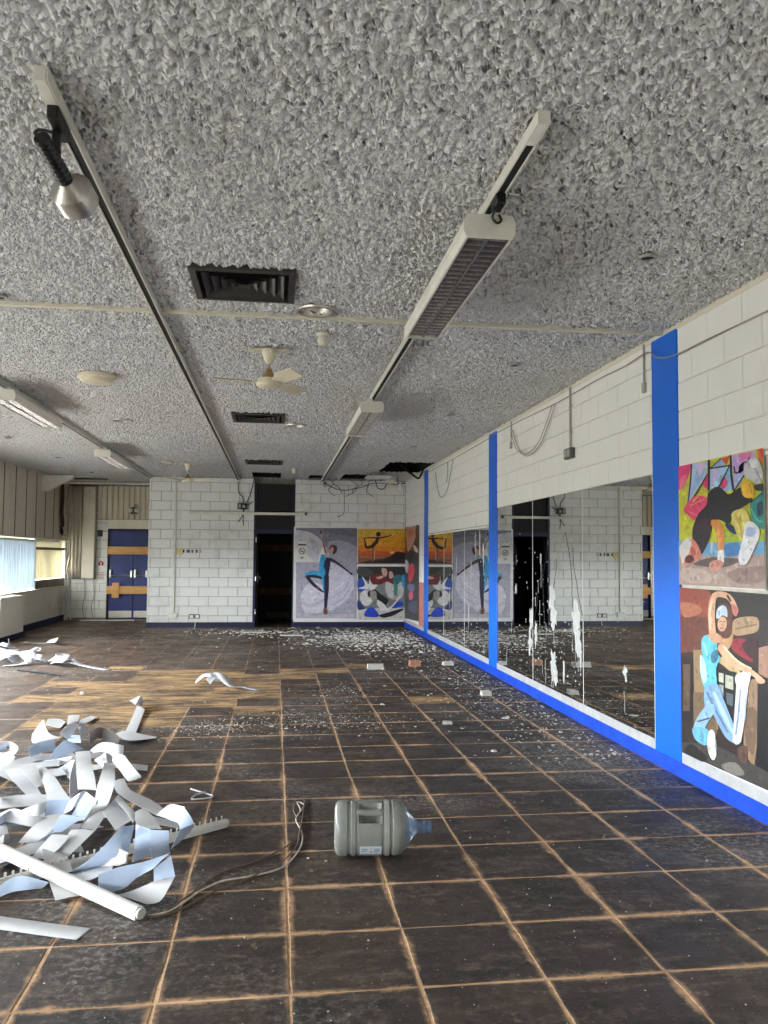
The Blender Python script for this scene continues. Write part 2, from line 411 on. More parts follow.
PRINTS = {'dancer':[((128,126,140),[(0.033,0.986),(1,0.994),(1,0.714),(0.036,0.843)]),((112,110,122),[(0.324,0.988),(1,0.994),(1,0.892),(0.59,0.93)]),((176,172,190),[(0.04,0.617),(0.408,0.618),(1,0.476),(1,0.015),(0.052,0.017)]),((164,160,178),[(0.56,0.847),(0.692,0.859),(0.879,0.837),(1,0.787),(1,0.686),(1,0.556),(1,0.476),(0.896,0.48),(0.724,0.532),(0.596,0.598),(0.537,0.683),(0.521,0.782)]),((205,203,212),[(0.033,0.952),(0.059,0.968),(0.097,0.964),(0.138,0.958),(0.18,0.954),(0.226,0.947),(0.271,0.936),(0.318,0.92),(0.365,0.899),(0.404,0.877),(0.432,0.855),(0.451,0.831),(0.46,0.805),(0.451,0.776),(0.432,0.744),(0.415,0.711),(0.404,0.673),(0.395,0.634),(0.385,0.608),(0.379,0.601),(0.372,0.606),(0.354,0.618),(0.319,0.637),(0.273,0.663),(0.221,0.69),(0.157,0.712),(0.087,0.736),(0.037,0.771),(0.018,0.83),(0.02,0.901)]),((188,186,196),[(0.233,0.876),(0.258,0.881),(0.303,0.871),(0.342,0.856),(0.371,0.836),(0.394,0.81),(0.406,0.784),(0.399,0.755),(0.381,0.726),(0.36,0.711),(0.341,0.717),(0.319,0.736),(0.297,0.762),(0.269,0.801),(0.242,0.846)]),((216,212,226),[(0.258,0.396),(0.211,0.371),(0.167,0.335),(0.136,0.298),(0.123,0.265),(0.123,0.231),(0.13,0.196),(0.142,0.156),(0.16,0.115),(0.186,0.083),(0.222,0.066),(0.264,0.058),(0.31,0.058),(0.363,0.063),(0.419,0.076),(0.464,0.093),(0.494,0.115),(0.513,0.141),(0.525,0.175),(0.533,0.225),(0.535,0.282),(0.522,0.33),(0.49,0.359),(0.444,0.378),(0.397,0.391),(0.351,0.401),(0.303,0.404)]),((196,190,210),[(0.153,0.196),(0.192,0.191),(0.249,0.179),(0.308,0.175),(0.37,0.19),(0.433,0.213),(0.478,0.227),(0.497,0.224),(0.497,0.212),(0.478,0.196),(0.433,0.175),(0.369,0.15),(0.309,0.134),(0.256,0.134),(0.206,0.144),(0.17,0.155),(0.149,0.169),(0.142,0.186)]),((206,201,219),[(0.541,0.588),(0.559,0.613),(0.587,0.619),(0.627,0.614),(0.685,0.595),(0.754,0.565),(0.815,0.537),(0.861,0.52),(0.897,0.506),(0.926,0.486),(0.949,0.457),(0.965,0.422),(0.966,0.382),(0.95,0.335),(0.92,0.282),(0.882,0.237),(0.836,0.204),(0.782,0.178),(0.728,0.155),(0.671,0.125),(0.615,0.098),(0.573,0.093),(0.554,0.122),(0.549,0.173),(0.547,0.227),(0.547,0.278),(0.551,0.333),(0.552,0.392),(0.546,0.461),(0.538,0.534)]),((180,174,196),[(0.89,0.476),(0.878,0.449),(0.864,0.411),(0.842,0.37),(0.809,0.336),(0.757,0.304),(0.686,0.274),(0.617,0.248),(0.569,0.229),(0.569,0.226),(0.572,0.225),(0.622,0.241),(0.694,0.265),(0.769,0.294),(0.828,0.325),(0.861,0.364),(0.88,0.408),(0.891,0.447),(0.899,0.474),(0.895,0.478)]),((184,178,200),[(0.924,0.383),(0.899,0.354),(0.864,0.312),(0.824,0.268),(0.78,0.233),(0.729,0.205),(0.668,0.181),(0.61,0.161),(0.571,0.146),(0.57,0.144),(0.573,0.143),(0.615,0.154),(0.675,0.171),(0.741,0.194),(0.798,0.221),(0.841,0.26),(0.879,0.307),(0.91,0.351),(0.931,0.381),(0.929,0.384)]),((226,222,234),[(0.876,0.436),(0.848,0.421),(0.807,0.4),(0.761,0.377),(0.718,0.357),(0.677,0.337),(0.634,0.318),(0.595,0.302),(0.568,0.29),(0.568,0.288),(0.571,0.287),(0.6,0.296),(0.641,0.31),(0.687,0.327),(0.731,0.345),(0.773,0.367),(0.817,0.392),(0.856,0.415),(0.883,0.431),(0.882,0.435)]),((190,186,200),[(0.051,0.073),(1,0.082),(1,0.015),(0.052,0.017)]),((160,156,170),[(0.311,0.052),(0.347,0.054),(0.398,0.056),(0.463,0.058),(0.543,0.06),(0.654,0.064),(0.791,0.069),(0.92,0.072),(1,0.075),(1,0.077),(1,0.079),(0.92,0.079),(0.79,0.078),(0.653,0.076),(0.542,0.075),(0.462,0.07),(0.396,0.065),(0.346,0.06),(0.31,0.057),(0.308,0.054)]),((190,150,130),[(0.538,0.732),(0.527,0.75),(0.512,0.776),(0.496,0.805),(0.482,0.834),(0.469,0.862),(0.456,0.893),(0.445,0.921),(0.437,0.941),(0.426,0.944),(0.419,0.938),(0.424,0.918),(0.432,0.89),(0.442,0.858),(0.452,0.828),(0.464,0.799),(0.478,0.768),(0.491,0.742),(0.499,0.723),(0.524,0.717)]),((70,52,50),[(0.514,0.724),(0.508,0.739),(0.5,0.76),(0.492,0.784),(0.484,0.806),(0.476,0.826),(0.467,0.847),(0.46,0.865),(0.454,0.878),(0.45,0.879),(0.447,0.877),(0.451,0.864),(0.457,0.845),(0.464,0.824),(0.47,0.804),(0.476,0.782),(0.483,0.758),(0.489,0.736),(0.492,0.721),(0.505,0.716)]),((60,45,45),[(0.442,0.941),(0.441,0.935),(0.438,0.93),(0.433,0.926),(0.428,0.925),(0.423,0.926),(0.418,0.93),(0.415,0.935),(0.414,0.941),(0.415,0.948),(0.418,0.953),(0.422,0.957),(0.427,0.958),(0.433,0.957),(0.437,0.953),(0.44,0.948)]),((60,42,45),[(0.56,0.639),(0.581,0.633),(0.611,0.624),(0.645,0.614),(0.677,0.602),(0.709,0.589),(0.742,0.575),(0.774,0.559),(0.805,0.545),(0.836,0.529),(0.866,0.514),(0.892,0.5),(0.911,0.49),(0.924,0.492),(0.925,0.502),(0.908,0.512),(0.883,0.527),(0.854,0.544),(0.825,0.561),(0.795,0.577),(0.764,0.594),(0.732,0.611),(0.701,0.627),(0.667,0.64),(0.633,0.653),(0.603,0.663),(0.583,0.671),(0.552,0.661)]),((45,32,35),[(0.941,0.496),(0.94,0.491),(0.936,0.486),(0.93,0.483),(0.923,0.482),(0.915,0.483),(0.909,0.486),(0.905,0.49),(0.904,0.496),(0.905,0.502),(0.909,0.506),(0.915,0.509),(0.922,0.511),(0.929,0.509),(0.936,0.506),(0.94,0.502)]),((120,90,80),[(0.639,0.648),(0.668,0.634),(0.71,0.615),(0.752,0.595),(0.781,0.582),(0.785,0.583),(0.785,0.585),(0.756,0.599),(0.715,0.619),(0.673,0.639),(0.644,0.653),(0.638,0.652)]),((46,152,208),[(0.435,0.696),(0.449,0.705),(0.466,0.705),(0.485,0.701),(0.506,0.697),(0.529,0.69),(0.548,0.676),(0.56,0.652),(0.569,0.621),(0.572,0.588),(0.571,0.549),(0.565,0.507),(0.551,0.474),(0.526,0.454),(0.494,0.444),(0.466,0.443),(0.443,0.455),(0.424,0.478),(0.411,0.505),(0.406,0.537),(0.408,0.573),(0.412,0.608),(0.417,0.641),(0.425,0.673)]),((22,32,62),[(0.52,0.665),(0.541,0.67),(0.566,0.664),(0.582,0.65),(0.586,0.628),(0.583,0.598),(0.577,0.567),(0.57,0.537),(0.561,0.505),(0.554,0.474),(0.554,0.441),(0.556,0.41),(0.552,0.392),(0.538,0.395),(0.519,0.411),(0.505,0.433),(0.503,0.458),(0.506,0.487),(0.507,0.515),(0.497,0.54),(0.484,0.564),(0.479,0.588),(0.487,0.617),(0.502,0.646)]),((52,165,216),[(0.497,0.496),(0.468,0.503),(0.427,0.514),(0.379,0.525),(0.33,0.531),(0.284,0.527),(0.243,0.519),(0.21,0.509),(0.189,0.502),(0.178,0.486),(0.199,0.476),(0.224,0.477),(0.258,0.48),(0.292,0.481),(0.32,0.478),(0.35,0.47),(0.388,0.457),(0.424,0.442),(0.45,0.431),(0.513,0.451)]),((20,28,52),[(0.463,0.461),(0.439,0.466),(0.404,0.473),(0.365,0.479),(0.328,0.484),(0.294,0.484),(0.261,0.481),(0.234,0.478),(0.215,0.476),(0.202,0.462),(0.22,0.45),(0.239,0.451),(0.266,0.453),(0.296,0.454),(0.324,0.453),(0.356,0.45),(0.394,0.445),(0.429,0.439),(0.453,0.435),(0.474,0.445)]),((24,30,52),[(0.191,0.457),(0.207,0.443),(0.23,0.423),(0.257,0.4),(0.285,0.379),(0.315,0.362),(0.345,0.346),(0.375,0.331),(0.401,0.319),(0.425,0.309),(0.447,0.301),(0.466,0.295),(0.479,0.292),(0.49,0.294),(0.489,0.302),(0.479,0.309),(0.464,0.317),(0.446,0.328),(0.426,0.34),(0.402,0.354),(0.375,0.37),(0.348,0.386),(0.323,0.403),(0.298,0.422),(0.273,0.444),(0.251,0.465),(0.235,0.479),(0.2,0.48)]),((110,80,80),[(0.409,0.325),(0.401,0.324),(0.388,0.326),(0.374,0.333),(0.362,0.341),(0.355,0.349),(0.356,0.354),(0.364,0.356),(0.377,0.353),(0.391,0.347),(0.403,0.339),(0.41,0.331)]),((54,160,212),[(0.45,0.464),(0.453,0.447),(0.456,0.423),(0.459,0.395),(0.463,0.37),(0.468,0.347),(0.474,0.323),(0.481,0.302),(0.486,0.288),(0.496,0.284),(0.504,0.289),(0.505,0.304),(0.504,0.325),(0.503,0.349),(0.503,0.372),(0.504,0.396),(0.507,0.422),(0.51,0.447),(0.512,0.464),(0.481,0.48)]),((16,26,66),[(0.483,0.473),(0.485,0.451),(0.487,0.419),(0.49,0.384),(0.491,0.351),(0.492,0.32),(0.492,0.29),(0.492,0.259),(0.492,0.228),(0.492,0.194),(0.493,0.158),(0.494,0.127),(0.495,0.104),(0.51,0.095),(0.526,0.103),(0.532,0.125),(0.538,0.156),(0.544,0.192),(0.55,0.226),(0.555,0.256),(0.559,0.287),(0.563,0.319),(0.565,0.35),(0.566,0.385),(0.565,0.421),(0.564,0.453),(0.563,0.475),(0.522,0.496)]),((120,70,60),[(0.487,0.124),(0.5,0.128),(0.519,0.126),(0.534,0.119),(0.543,0.105),(0.549,0.087),(0.55,0.073),(0.546,0.064),(0.537,0.059),(0.527,0.057),(0.514,0.057),(0.499,0.06),(0.488,0.068),(0.483,0.085),(0.482,0.108)]),((190,165,160),[(0.485,0.691),(0.492,0.705),(0.512,0.723),(0.531,0.733),(0.547,0.729),(0.562,0.718),(0.57,0.707),(0.569,0.695),(0.56,0.683),(0.548,0.676),(0.526,0.676),(0.499,0.682)]),((122,58,58),[(0.686,0.77),(0.682,0.753),(0.669,0.739),(0.649,0.729),(0.625,0.726),(0.601,0.729),(0.58,0.738),(0.567,0.752),(0.562,0.769),(0.566,0.786),(0.579,0.8),(0.599,0.81),(0.623,0.813),(0.647,0.81),(0.668,0.801),(0.681,0.786)]),((205,160,140),[(0.632,0.748),(0.624,0.736),(0.612,0.727),(0.598,0.724),(0.586,0.726),(0.578,0.734),(0.575,0.746),(0.579,0.759),(0.587,0.772),(0.599,0.78),(0.612,0.784),(0.624,0.782),(0.633,0.774),(0.636,0.762)]),((60,35,45),[(0.624,0.795),(0.64,0.798),(0.664,0.797),(0.683,0.791),(0.69,0.778),(0.691,0.76),(0.687,0.744),(0.674,0.729),(0.656,0.715),(0.641,0.707),(0.63,0.708),(0.622,0.714),(0.618,0.723),(0.624,0.733),(0.634,0.746),(0.64,0.759),(0.634,0.773),(0.625,0.786)])],
 'yoga':[((226,182,62),[(0.012,0.964),(1,0.98),(1,0.599),(0.015,0.585)]),((238,166,34),[(0.014,0.722),(1,0.792),(1,0.378),(0.016,0.366)]),((232,134,24),[(0.015,0.489),(1,0.447),(1,0.24),(0.017,0.229)]),((214,92,30),[(0.017,0.339),(1,0.323),(1,0.198),(0.018,0.188)]),((150,92,62),[(0.017,0.229),(1,0.226),(1,0),(0.019,0)]),((188,120,70),[(0.022,0.164),(0.06,0.162),(0.114,0.159),(0.179,0.157),(0.246,0.158),(0.324,0.164),(0.414,0.173),(0.496,0.181),(0.553,0.188),(0.556,0.194),(0.553,0.199),(0.495,0.197),(0.413,0.192),(0.324,0.187),(0.246,0.185),(0.179,0.183),(0.115,0.184),(0.06,0.185),(0.022,0.185),(0.015,0.175)]),((120,70,55),[(0.023,0.068),(0.05,0.071),(0.088,0.075),(0.134,0.079),(0.185,0.08),(0.25,0.081),(0.328,0.08),(0.401,0.078),(0.451,0.077),(0.454,0.083),(0.451,0.088),(0.401,0.093),(0.328,0.099),(0.251,0.104),(0.185,0.108),(0.133,0.105),(0.086,0.099),(0.048,0.094),(0.022,0.09),(0.016,0.078)]),((255,215,90),[(0.776,0.306),(0.773,0.293),(0.762,0.283),(0.746,0.275),(0.727,0.272),(0.708,0.275),(0.692,0.282),(0.682,0.292),(0.678,0.305),(0.681,0.318),(0.692,0.328),(0.708,0.336),(0.727,0.339),(0.746,0.336),(0.762,0.329),(0.773,0.319)]),((255,240,170),[(0.748,0.303),(0.746,0.297),(0.742,0.291),(0.735,0.288),(0.727,0.286),(0.719,0.287),(0.713,0.291),(0.708,0.296),(0.706,0.303),(0.708,0.309),(0.712,0.314),(0.719,0.318),(0.727,0.319),(0.735,0.318),(0.742,0.315),(0.746,0.309)]),((44,26,24),[(0.019,0),(0.186,0.053),(0.349,0.096),(0.553,0.119),(0.697,0.195),(0.799,0.315),(0.882,0.332),(1,0.289),(1,0)]),((84,50,38),[(0.186,0.026),(0.226,0.029),(0.282,0.035),(0.347,0.042),(0.411,0.05),(0.481,0.062),(0.558,0.076),(0.628,0.089),(0.677,0.099),(0.68,0.105),(0.676,0.11),(0.627,0.104),(0.557,0.095),(0.479,0.085),(0.409,0.077),(0.345,0.067),(0.28,0.057),(0.224,0.048),(0.185,0.042),(0.181,0.033)]),((150,84,66),[(0.347,0.05),(0.353,0.092),(0.361,0.152),(0.369,0.22),(0.376,0.285),(0.379,0.35),(0.38,0.419),(0.38,0.479),(0.381,0.521),(0.346,0.558),(0.311,0.521),(0.312,0.479),(0.312,0.419),(0.312,0.352),(0.311,0.29),(0.309,0.228),(0.306,0.161),(0.303,0.1),(0.302,0.058),(0.322,0.03)]),((226,160,120),[(0.365,0.095),(0.367,0.136),(0.37,0.195),(0.373,0.259),(0.376,0.315),(0.376,0.364),(0.376,0.411),(0.375,0.451),(0.375,0.48),(0.367,0.489),(0.359,0.48),(0.357,0.452),(0.355,0.412),(0.353,0.364),(0.351,0.316),(0.352,0.259),(0.352,0.195),(0.352,0.137),(0.353,0.096),(0.359,0.089)]),((62,26,28),[(0.349,0.459),(0.363,0.475),(0.384,0.499),(0.407,0.529),(0.428,0.565),(0.441,0.606),(0.449,0.646),(0.454,0.681),(0.457,0.704),(0.433,0.747),(0.397,0.725),(0.391,0.702),(0.384,0.671),(0.375,0.639),(0.365,0.616),(0.353,0.594),(0.335,0.569),(0.316,0.545),(0.302,0.528),(0.305,0.468)]),((58,24,28),[(0.332,0.539),(0.311,0.525),(0.281,0.506),(0.251,0.488),(0.229,0.478),(0.217,0.475),(0.209,0.474),(0.205,0.475),(0.2,0.479),(0.195,0.494),(0.192,0.523),(0.189,0.558),(0.184,0.592),(0.175,0.624),(0.166,0.656),(0.157,0.683),(0.15,0.701),(0.138,0.707),(0.131,0.692),(0.134,0.672),(0.139,0.644),(0.144,0.612),(0.148,0.582),(0.149,0.553),(0.149,0.518),(0.15,0.482),(0.157,0.449),(0.171,0.422),(0.191,0.404),(0.214,0.397),(0.239,0.397),(0.271,0.406),(0.306,0.422),(0.338,0.438),(0.36,0.448),(0.373,0.509)]),((58,24,26),[(0.43,0.676),(0.451,0.683),(0.481,0.691),(0.516,0.701),(0.553,0.713),(0.595,0.728),(0.643,0.747),(0.686,0.764),(0.716,0.777),(0.721,0.79),(0.712,0.798),(0.681,0.789),(0.637,0.775),(0.589,0.76),(0.547,0.748),(0.511,0.739),(0.476,0.733),(0.445,0.728),(0.424,0.725),(0.412,0.698)]),((58,24,26),[(0.418,0.728),(0.389,0.729),(0.348,0.73),(0.303,0.731),(0.263,0.73),(0.226,0.726),(0.191,0.719),(0.161,0.713),(0.139,0.708),(0.134,0.696),(0.142,0.686),(0.163,0.689),(0.193,0.693),(0.228,0.698),(0.263,0.7),(0.302,0.698),(0.347,0.693),(0.387,0.688),(0.416,0.684),(0.43,0.705)]),((46,20,26),[(0.488,0.817),(0.484,0.792),(0.474,0.77),(0.458,0.756),(0.439,0.751),(0.42,0.755),(0.404,0.769),(0.393,0.791),(0.389,0.816),(0.393,0.841),(0.403,0.863),(0.419,0.877),(0.438,0.883),(0.457,0.878),(0.473,0.864),(0.484,0.843)]),((52,24,28),[(0.43,0.768),(0.426,0.778),(0.42,0.792),(0.415,0.807),(0.411,0.816),(0.398,0.821),(0.392,0.805),(0.395,0.794),(0.4,0.78),(0.404,0.765),(0.407,0.754),(0.422,0.749)])],
 'crouch':[((44,48,46),[(0.02,0.957),(1,0.962),(1,0.672),(0.023,0.67)]),((70,74,66),[(0.02,0.931),(0.063,0.946),(0.125,0.949),(0.187,0.94),(0.254,0.915),(0.321,0.879),(0.351,0.845),(0.321,0.816),(0.255,0.789),(0.188,0.775),(0.127,0.775),(0.065,0.787),(0.021,0.809),(0.002,0.847),(0.002,0.895)]),((120,124,120),[(0.022,0.704),(1,0.708),(1,0),(0.03,0.002)]),((206,202,196),[(0.028,0.184),(0.561,0.218),(1,0.217),(1,0),(0.03,0.002)]),((40,74,168),[(0.022,0.73),(0.064,0.753),(0.122,0.755),(0.168,0.74),(0.196,0.703),(0.211,0.65),(0.211,0.6),(0.187,0.558),(0.148,0.519),(0.11,0.496),(0.077,0.491),(0.046,0.502),(0.024,0.531),(0.012,0.592),(0.009,0.672)]),((36,52,120),[(0.026,0.357),(0.056,0.341),(0.098,0.294),(0.133,0.253),(0.158,0.23),(0.177,0.214),(0.174,0.201),(0.134,0.185),(0.073,0.174),(0.028,0.184),(0.013,0.238),(0.013,0.313)]),((222,220,220),[(0.107,0.774),(0.118,0.774),(0.142,0.75),(0.169,0.722),(0.197,0.687),(0.227,0.648),(0.251,0.635),(0.261,0.681),(0.263,0.754),(0.27,0.792),(0.283,0.757),(0.299,0.688),(0.322,0.636),(0.363,0.628),(0.411,0.638),(0.435,0.636),(0.418,0.604),(0.378,0.561),(0.334,0.531),(0.29,0.528),(0.242,0.538),(0.191,0.548),(0.125,0.553),(0.057,0.557),(0.024,0.565),(0.057,0.576),(0.125,0.591),(0.17,0.618),(0.16,0.67),(0.126,0.734)]),((212,208,210),[(0.07,0.461),(0.104,0.501),(0.159,0.53),(0.211,0.531),(0.262,0.488),(0.311,0.419),(0.335,0.357),(0.319,0.312),(0.278,0.275),(0.234,0.253),(0.192,0.249),(0.148,0.261),(0.112,0.288),(0.085,0.339),(0.067,0.406)]),((196,190,192),[(0.598,0.671),(0.65,0.702),(0.729,0.71),(0.803,0.707),(0.868,0.697),(0.929,0.675),(0.968,0.637),(0.98,0.572),(0.97,0.492),(0.949,0.427),(0.918,0.388),(0.876,0.365),(0.826,0.357),(0.764,0.364),(0.695,0.386),(0.641,0.427),(0.607,0.503),(0.589,0.599)]),((60,140,130),[(0.773,0.672),(0.794,0.696),(0.823,0.696),(0.845,0.672),(0.853,0.61),(0.854,0.525),(0.846,0.462),(0.825,0.433),(0.796,0.425),(0.774,0.444),(0.766,0.51),(0.765,0.604)]),((52,150,190),[(0.926,0.786),(0.959,0.812),(1,0.815),(1,0.795),(1,0.74),(1,0.662),(1,0.602),(1,0.57),(1,0.554),(0.969,0.567),(0.945,0.629),(0.926,0.719)]),((110,34,40),[(0.28,0.792),(0.33,0.816),(0.405,0.828),(0.474,0.828),(0.526,0.811),(0.573,0.783),(0.618,0.759),(0.664,0.746),(0.709,0.738),(0.741,0.724),(0.762,0.694),(0.772,0.657),(0.763,0.637),(0.726,0.648),(0.671,0.674),(0.619,0.689),(0.578,0.676),(0.541,0.652),(0.496,0.636),(0.434,0.632),(0.364,0.636),(0.312,0.653),(0.282,0.694),(0.268,0.749)]),((208,170,150),[(0.393,0.758),(0.421,0.771),(0.473,0.785),(0.515,0.793),(0.539,0.792),(0.555,0.786),(0.556,0.776),(0.538,0.761),(0.506,0.742),(0.475,0.732),(0.44,0.735),(0.405,0.746)]),((214,176,156),[(0.524,0.942),(0.551,0.949),(0.588,0.95),(0.616,0.942),(0.631,0.922),(0.638,0.893),(0.638,0.864),(0.629,0.831),(0.615,0.796),(0.597,0.776),(0.577,0.777),(0.554,0.792),(0.535,0.811),(0.524,0.832),(0.518,0.857),(0.514,0.881),(0.512,0.904),(0.514,0.926)]),((60,44,40),[(0.524,0.933),(0.531,0.941),(0.552,0.95),(0.575,0.954),(0.6,0.954),(0.627,0.95),(0.647,0.937),(0.657,0.908),(0.66,0.871),(0.658,0.846),(0.651,0.843),(0.638,0.851),(0.627,0.864),(0.622,0.881),(0.617,0.903),(0.606,0.919),(0.578,0.927),(0.544,0.93)]),((206,160,146),[(0.668,0.864),(0.685,0.876),(0.709,0.875),(0.73,0.864),(0.747,0.839),(0.761,0.805),(0.762,0.777),(0.74,0.755),(0.706,0.739),(0.68,0.741),(0.668,0.775),(0.664,0.826)]),((52,110,120),[(0.762,0.777),(0.803,0.799),(0.861,0.813),(0.905,0.812),(0.922,0.786),(0.924,0.745),(0.916,0.707),(0.899,0.677),(0.872,0.651),(0.845,0.637),(0.819,0.638),(0.792,0.651),(0.773,0.672),(0.759,0.704),(0.752,0.744)]),((28,28,32),[(0.232,0.496),(0.268,0.521),(0.322,0.543),(0.374,0.549),(0.415,0.531),(0.454,0.497),(0.498,0.462),(0.559,0.428),(0.624,0.393),(0.662,0.357),(0.654,0.318),(0.619,0.278),(0.581,0.253),(0.547,0.245),(0.511,0.251),(0.479,0.27),(0.459,0.313),(0.443,0.369),(0.416,0.409),(0.364,0.416),(0.301,0.408),(0.253,0.409),(0.23,0.433),(0.222,0.467)]),((150,146,140),[(0.293,0.531),(0.327,0.533),(0.373,0.52),(0.405,0.496),(0.413,0.459),(0.408,0.412),(0.396,0.375),(0.379,0.352),(0.357,0.339),(0.335,0.34),(0.315,0.359),(0.296,0.392),(0.284,0.427),(0.278,0.465),(0.28,0.506)]),((220,218,216),[(0.437,0.357),(0.479,0.341),(0.536,0.306),(0.581,0.27),(0.608,0.238),(0.623,0.206),(0.623,0.183),(0.599,0.173),(0.559,0.173),(0.521,0.183),(0.485,0.206),(0.451,0.238),(0.428,0.27),(0.418,0.306),(0.42,0.341)]),((38,70,190),[(0.735,0.27),(0.786,0.298),(0.854,0.327),(0.909,0.34),(0.945,0.326),(0.968,0.297),(0.971,0.27),(0.945,0.25),(0.897,0.231),(0.848,0.218),(0.795,0.209),(0.74,0.205),(0.705,0.209),(0.696,0.224),(0.708,0.246)]),((36,70,196),[(0.195,0.166),(0.227,0.198),(0.272,0.226),(0.316,0.235),(0.361,0.213),(0.407,0.17),(0.439,0.131),(0.462,0.1),(0.472,0.072),(0.45,0.053),(0.369,0.046),(0.256,0.049),(0.175,0.062),(0.156,0.091),(0.17,0.131)]),((24,26,36),[(0.46,0.079),(0.496,0.095),(0.564,0.112),(0.644,0.131),(0.741,0.156),(0.849,0.183),(0.93,0.2),(0.972,0.204),(0.985,0.198),(0.972,0.183),(0.922,0.152),(0.844,0.112),(0.767,0.078),(0.695,0.056),(0.623,0.041),(0.563,0.035),(0.51,0.043),(0.469,0.061)]),((225,222,220),[(0.499,0.166),(0.531,0.164),(0.578,0.161),(0.636,0.165),(0.695,0.188),(0.755,0.238),(0.819,0.307),(0.877,0.375),(0.916,0.422),(0.913,0.433),(0.9,0.432),(0.857,0.388),(0.796,0.322),(0.73,0.257),(0.673,0.213),(0.626,0.197),(0.578,0.194),(0.534,0.198),(0.501,0.201),(0.484,0.184)]),((190,110,90),[(0.77,0.367),(0.786,0.375),(0.808,0.387),(0.833,0.402),(0.855,0.422),(0.871,0.449),(0.885,0.48),(0.896,0.51),(0.903,0.53),(0.899,0.536),(0.891,0.534),(0.882,0.514),(0.869,0.485),(0.854,0.455),(0.838,0.432),(0.82,0.416),(0.797,0.402),(0.775,0.39),(0.759,0.382),(0.758,0.371)])],
 'graffiti':[((60,60,64),[(0,1),(0.995,0.987),(1,0.036),(0,0)]),((204,150,140),[(0.103,0.98),(0.327,0.996),(0.618,0.996),(0.813,0.984),(0.861,0.955),(0.828,0.914),(0.751,0.87),(0.612,0.817),(0.422,0.761),(0.264,0.731),(0.18,0.747),(0.137,0.791),(0.109,0.839),(0.067,0.889),(0.042,0.942)]),((196,110,84),[(0.142,0.968),(0.25,0.978),(0.412,0.981),(0.542,0.977),(0.627,0.962),(0.685,0.941),(0.682,0.922),(0.574,0.906),(0.401,0.892),(0.257,0.89),(0.175,0.91),(0.129,0.943)]),((80,44,44),[(0.747,0.981),(0.816,1),(0.92,1),(0.995,0.978),(1,0.917),(1,0.834),(1,0.776),(0.951,0.761),(0.88,0.771),(0.82,0.798),(0.775,0.854),(0.743,0.928)]),((214,206,206),[(0.618,0.801),(0.692,0.794),(0.803,0.775),(0.887,0.758),(0.924,0.742),(0.937,0.727),(0.92,0.718),(0.858,0.719),(0.765,0.727),(0.688,0.739),(0.639,0.76),(0.609,0.786)]),((28,28,32),[(0.551,0.74),(0.611,0.733),(0.671,0.717),(0.69,0.698),(0.631,0.675),(0.529,0.649),(0.449,0.637),(0.414,0.649),(0.402,0.675),(0.411,0.699),(0.444,0.717),(0.498,0.733)]),((218,70,84),[(0.271,0.551),(0.348,0.581),(0.461,0.6),(0.556,0.606),(0.623,0.596),(0.674,0.574),(0.695,0.547),(0.675,0.513),(0.624,0.474),(0.562,0.442),(0.481,0.418),(0.386,0.401),(0.314,0.405),(0.271,0.443),(0.252,0.502)]),((200,190,196),[(0.041,0.646),(0.115,0.644),(0.209,0.628),(0.269,0.604),(0.272,0.568),(0.242,0.524),(0.199,0.497),(0.136,0.5),(0.059,0.521),(0.006,0.548),(0,0.582),(0.006,0.622)]),((226,96,120),[(0.318,0.29),(0.389,0.307),(0.49,0.319),(0.566,0.32),(0.604,0.302),(0.619,0.274),(0.603,0.25),(0.536,0.233),(0.436,0.22),(0.357,0.218),(0.318,0.236),(0.302,0.265)]),((120,110,150),[(0.241,0.382),(0.381,0.39),(0.573,0.391),(0.701,0.385),(0.726,0.367),(0.696,0.341),(0.635,0.322),(0.529,0.315),(0.388,0.314),(0.28,0.32),(0.223,0.338),(0.203,0.363)]),((90,92,110),[(0.286,0.183),(0.451,0.208),(0.679,0.229),(0.839,0.231),(0.896,0.199),(0.895,0.15),(0.843,0.112),(0.709,0.098),(0.515,0.096),(0.362,0.104),(0.28,0.125),(0.246,0.156)])],
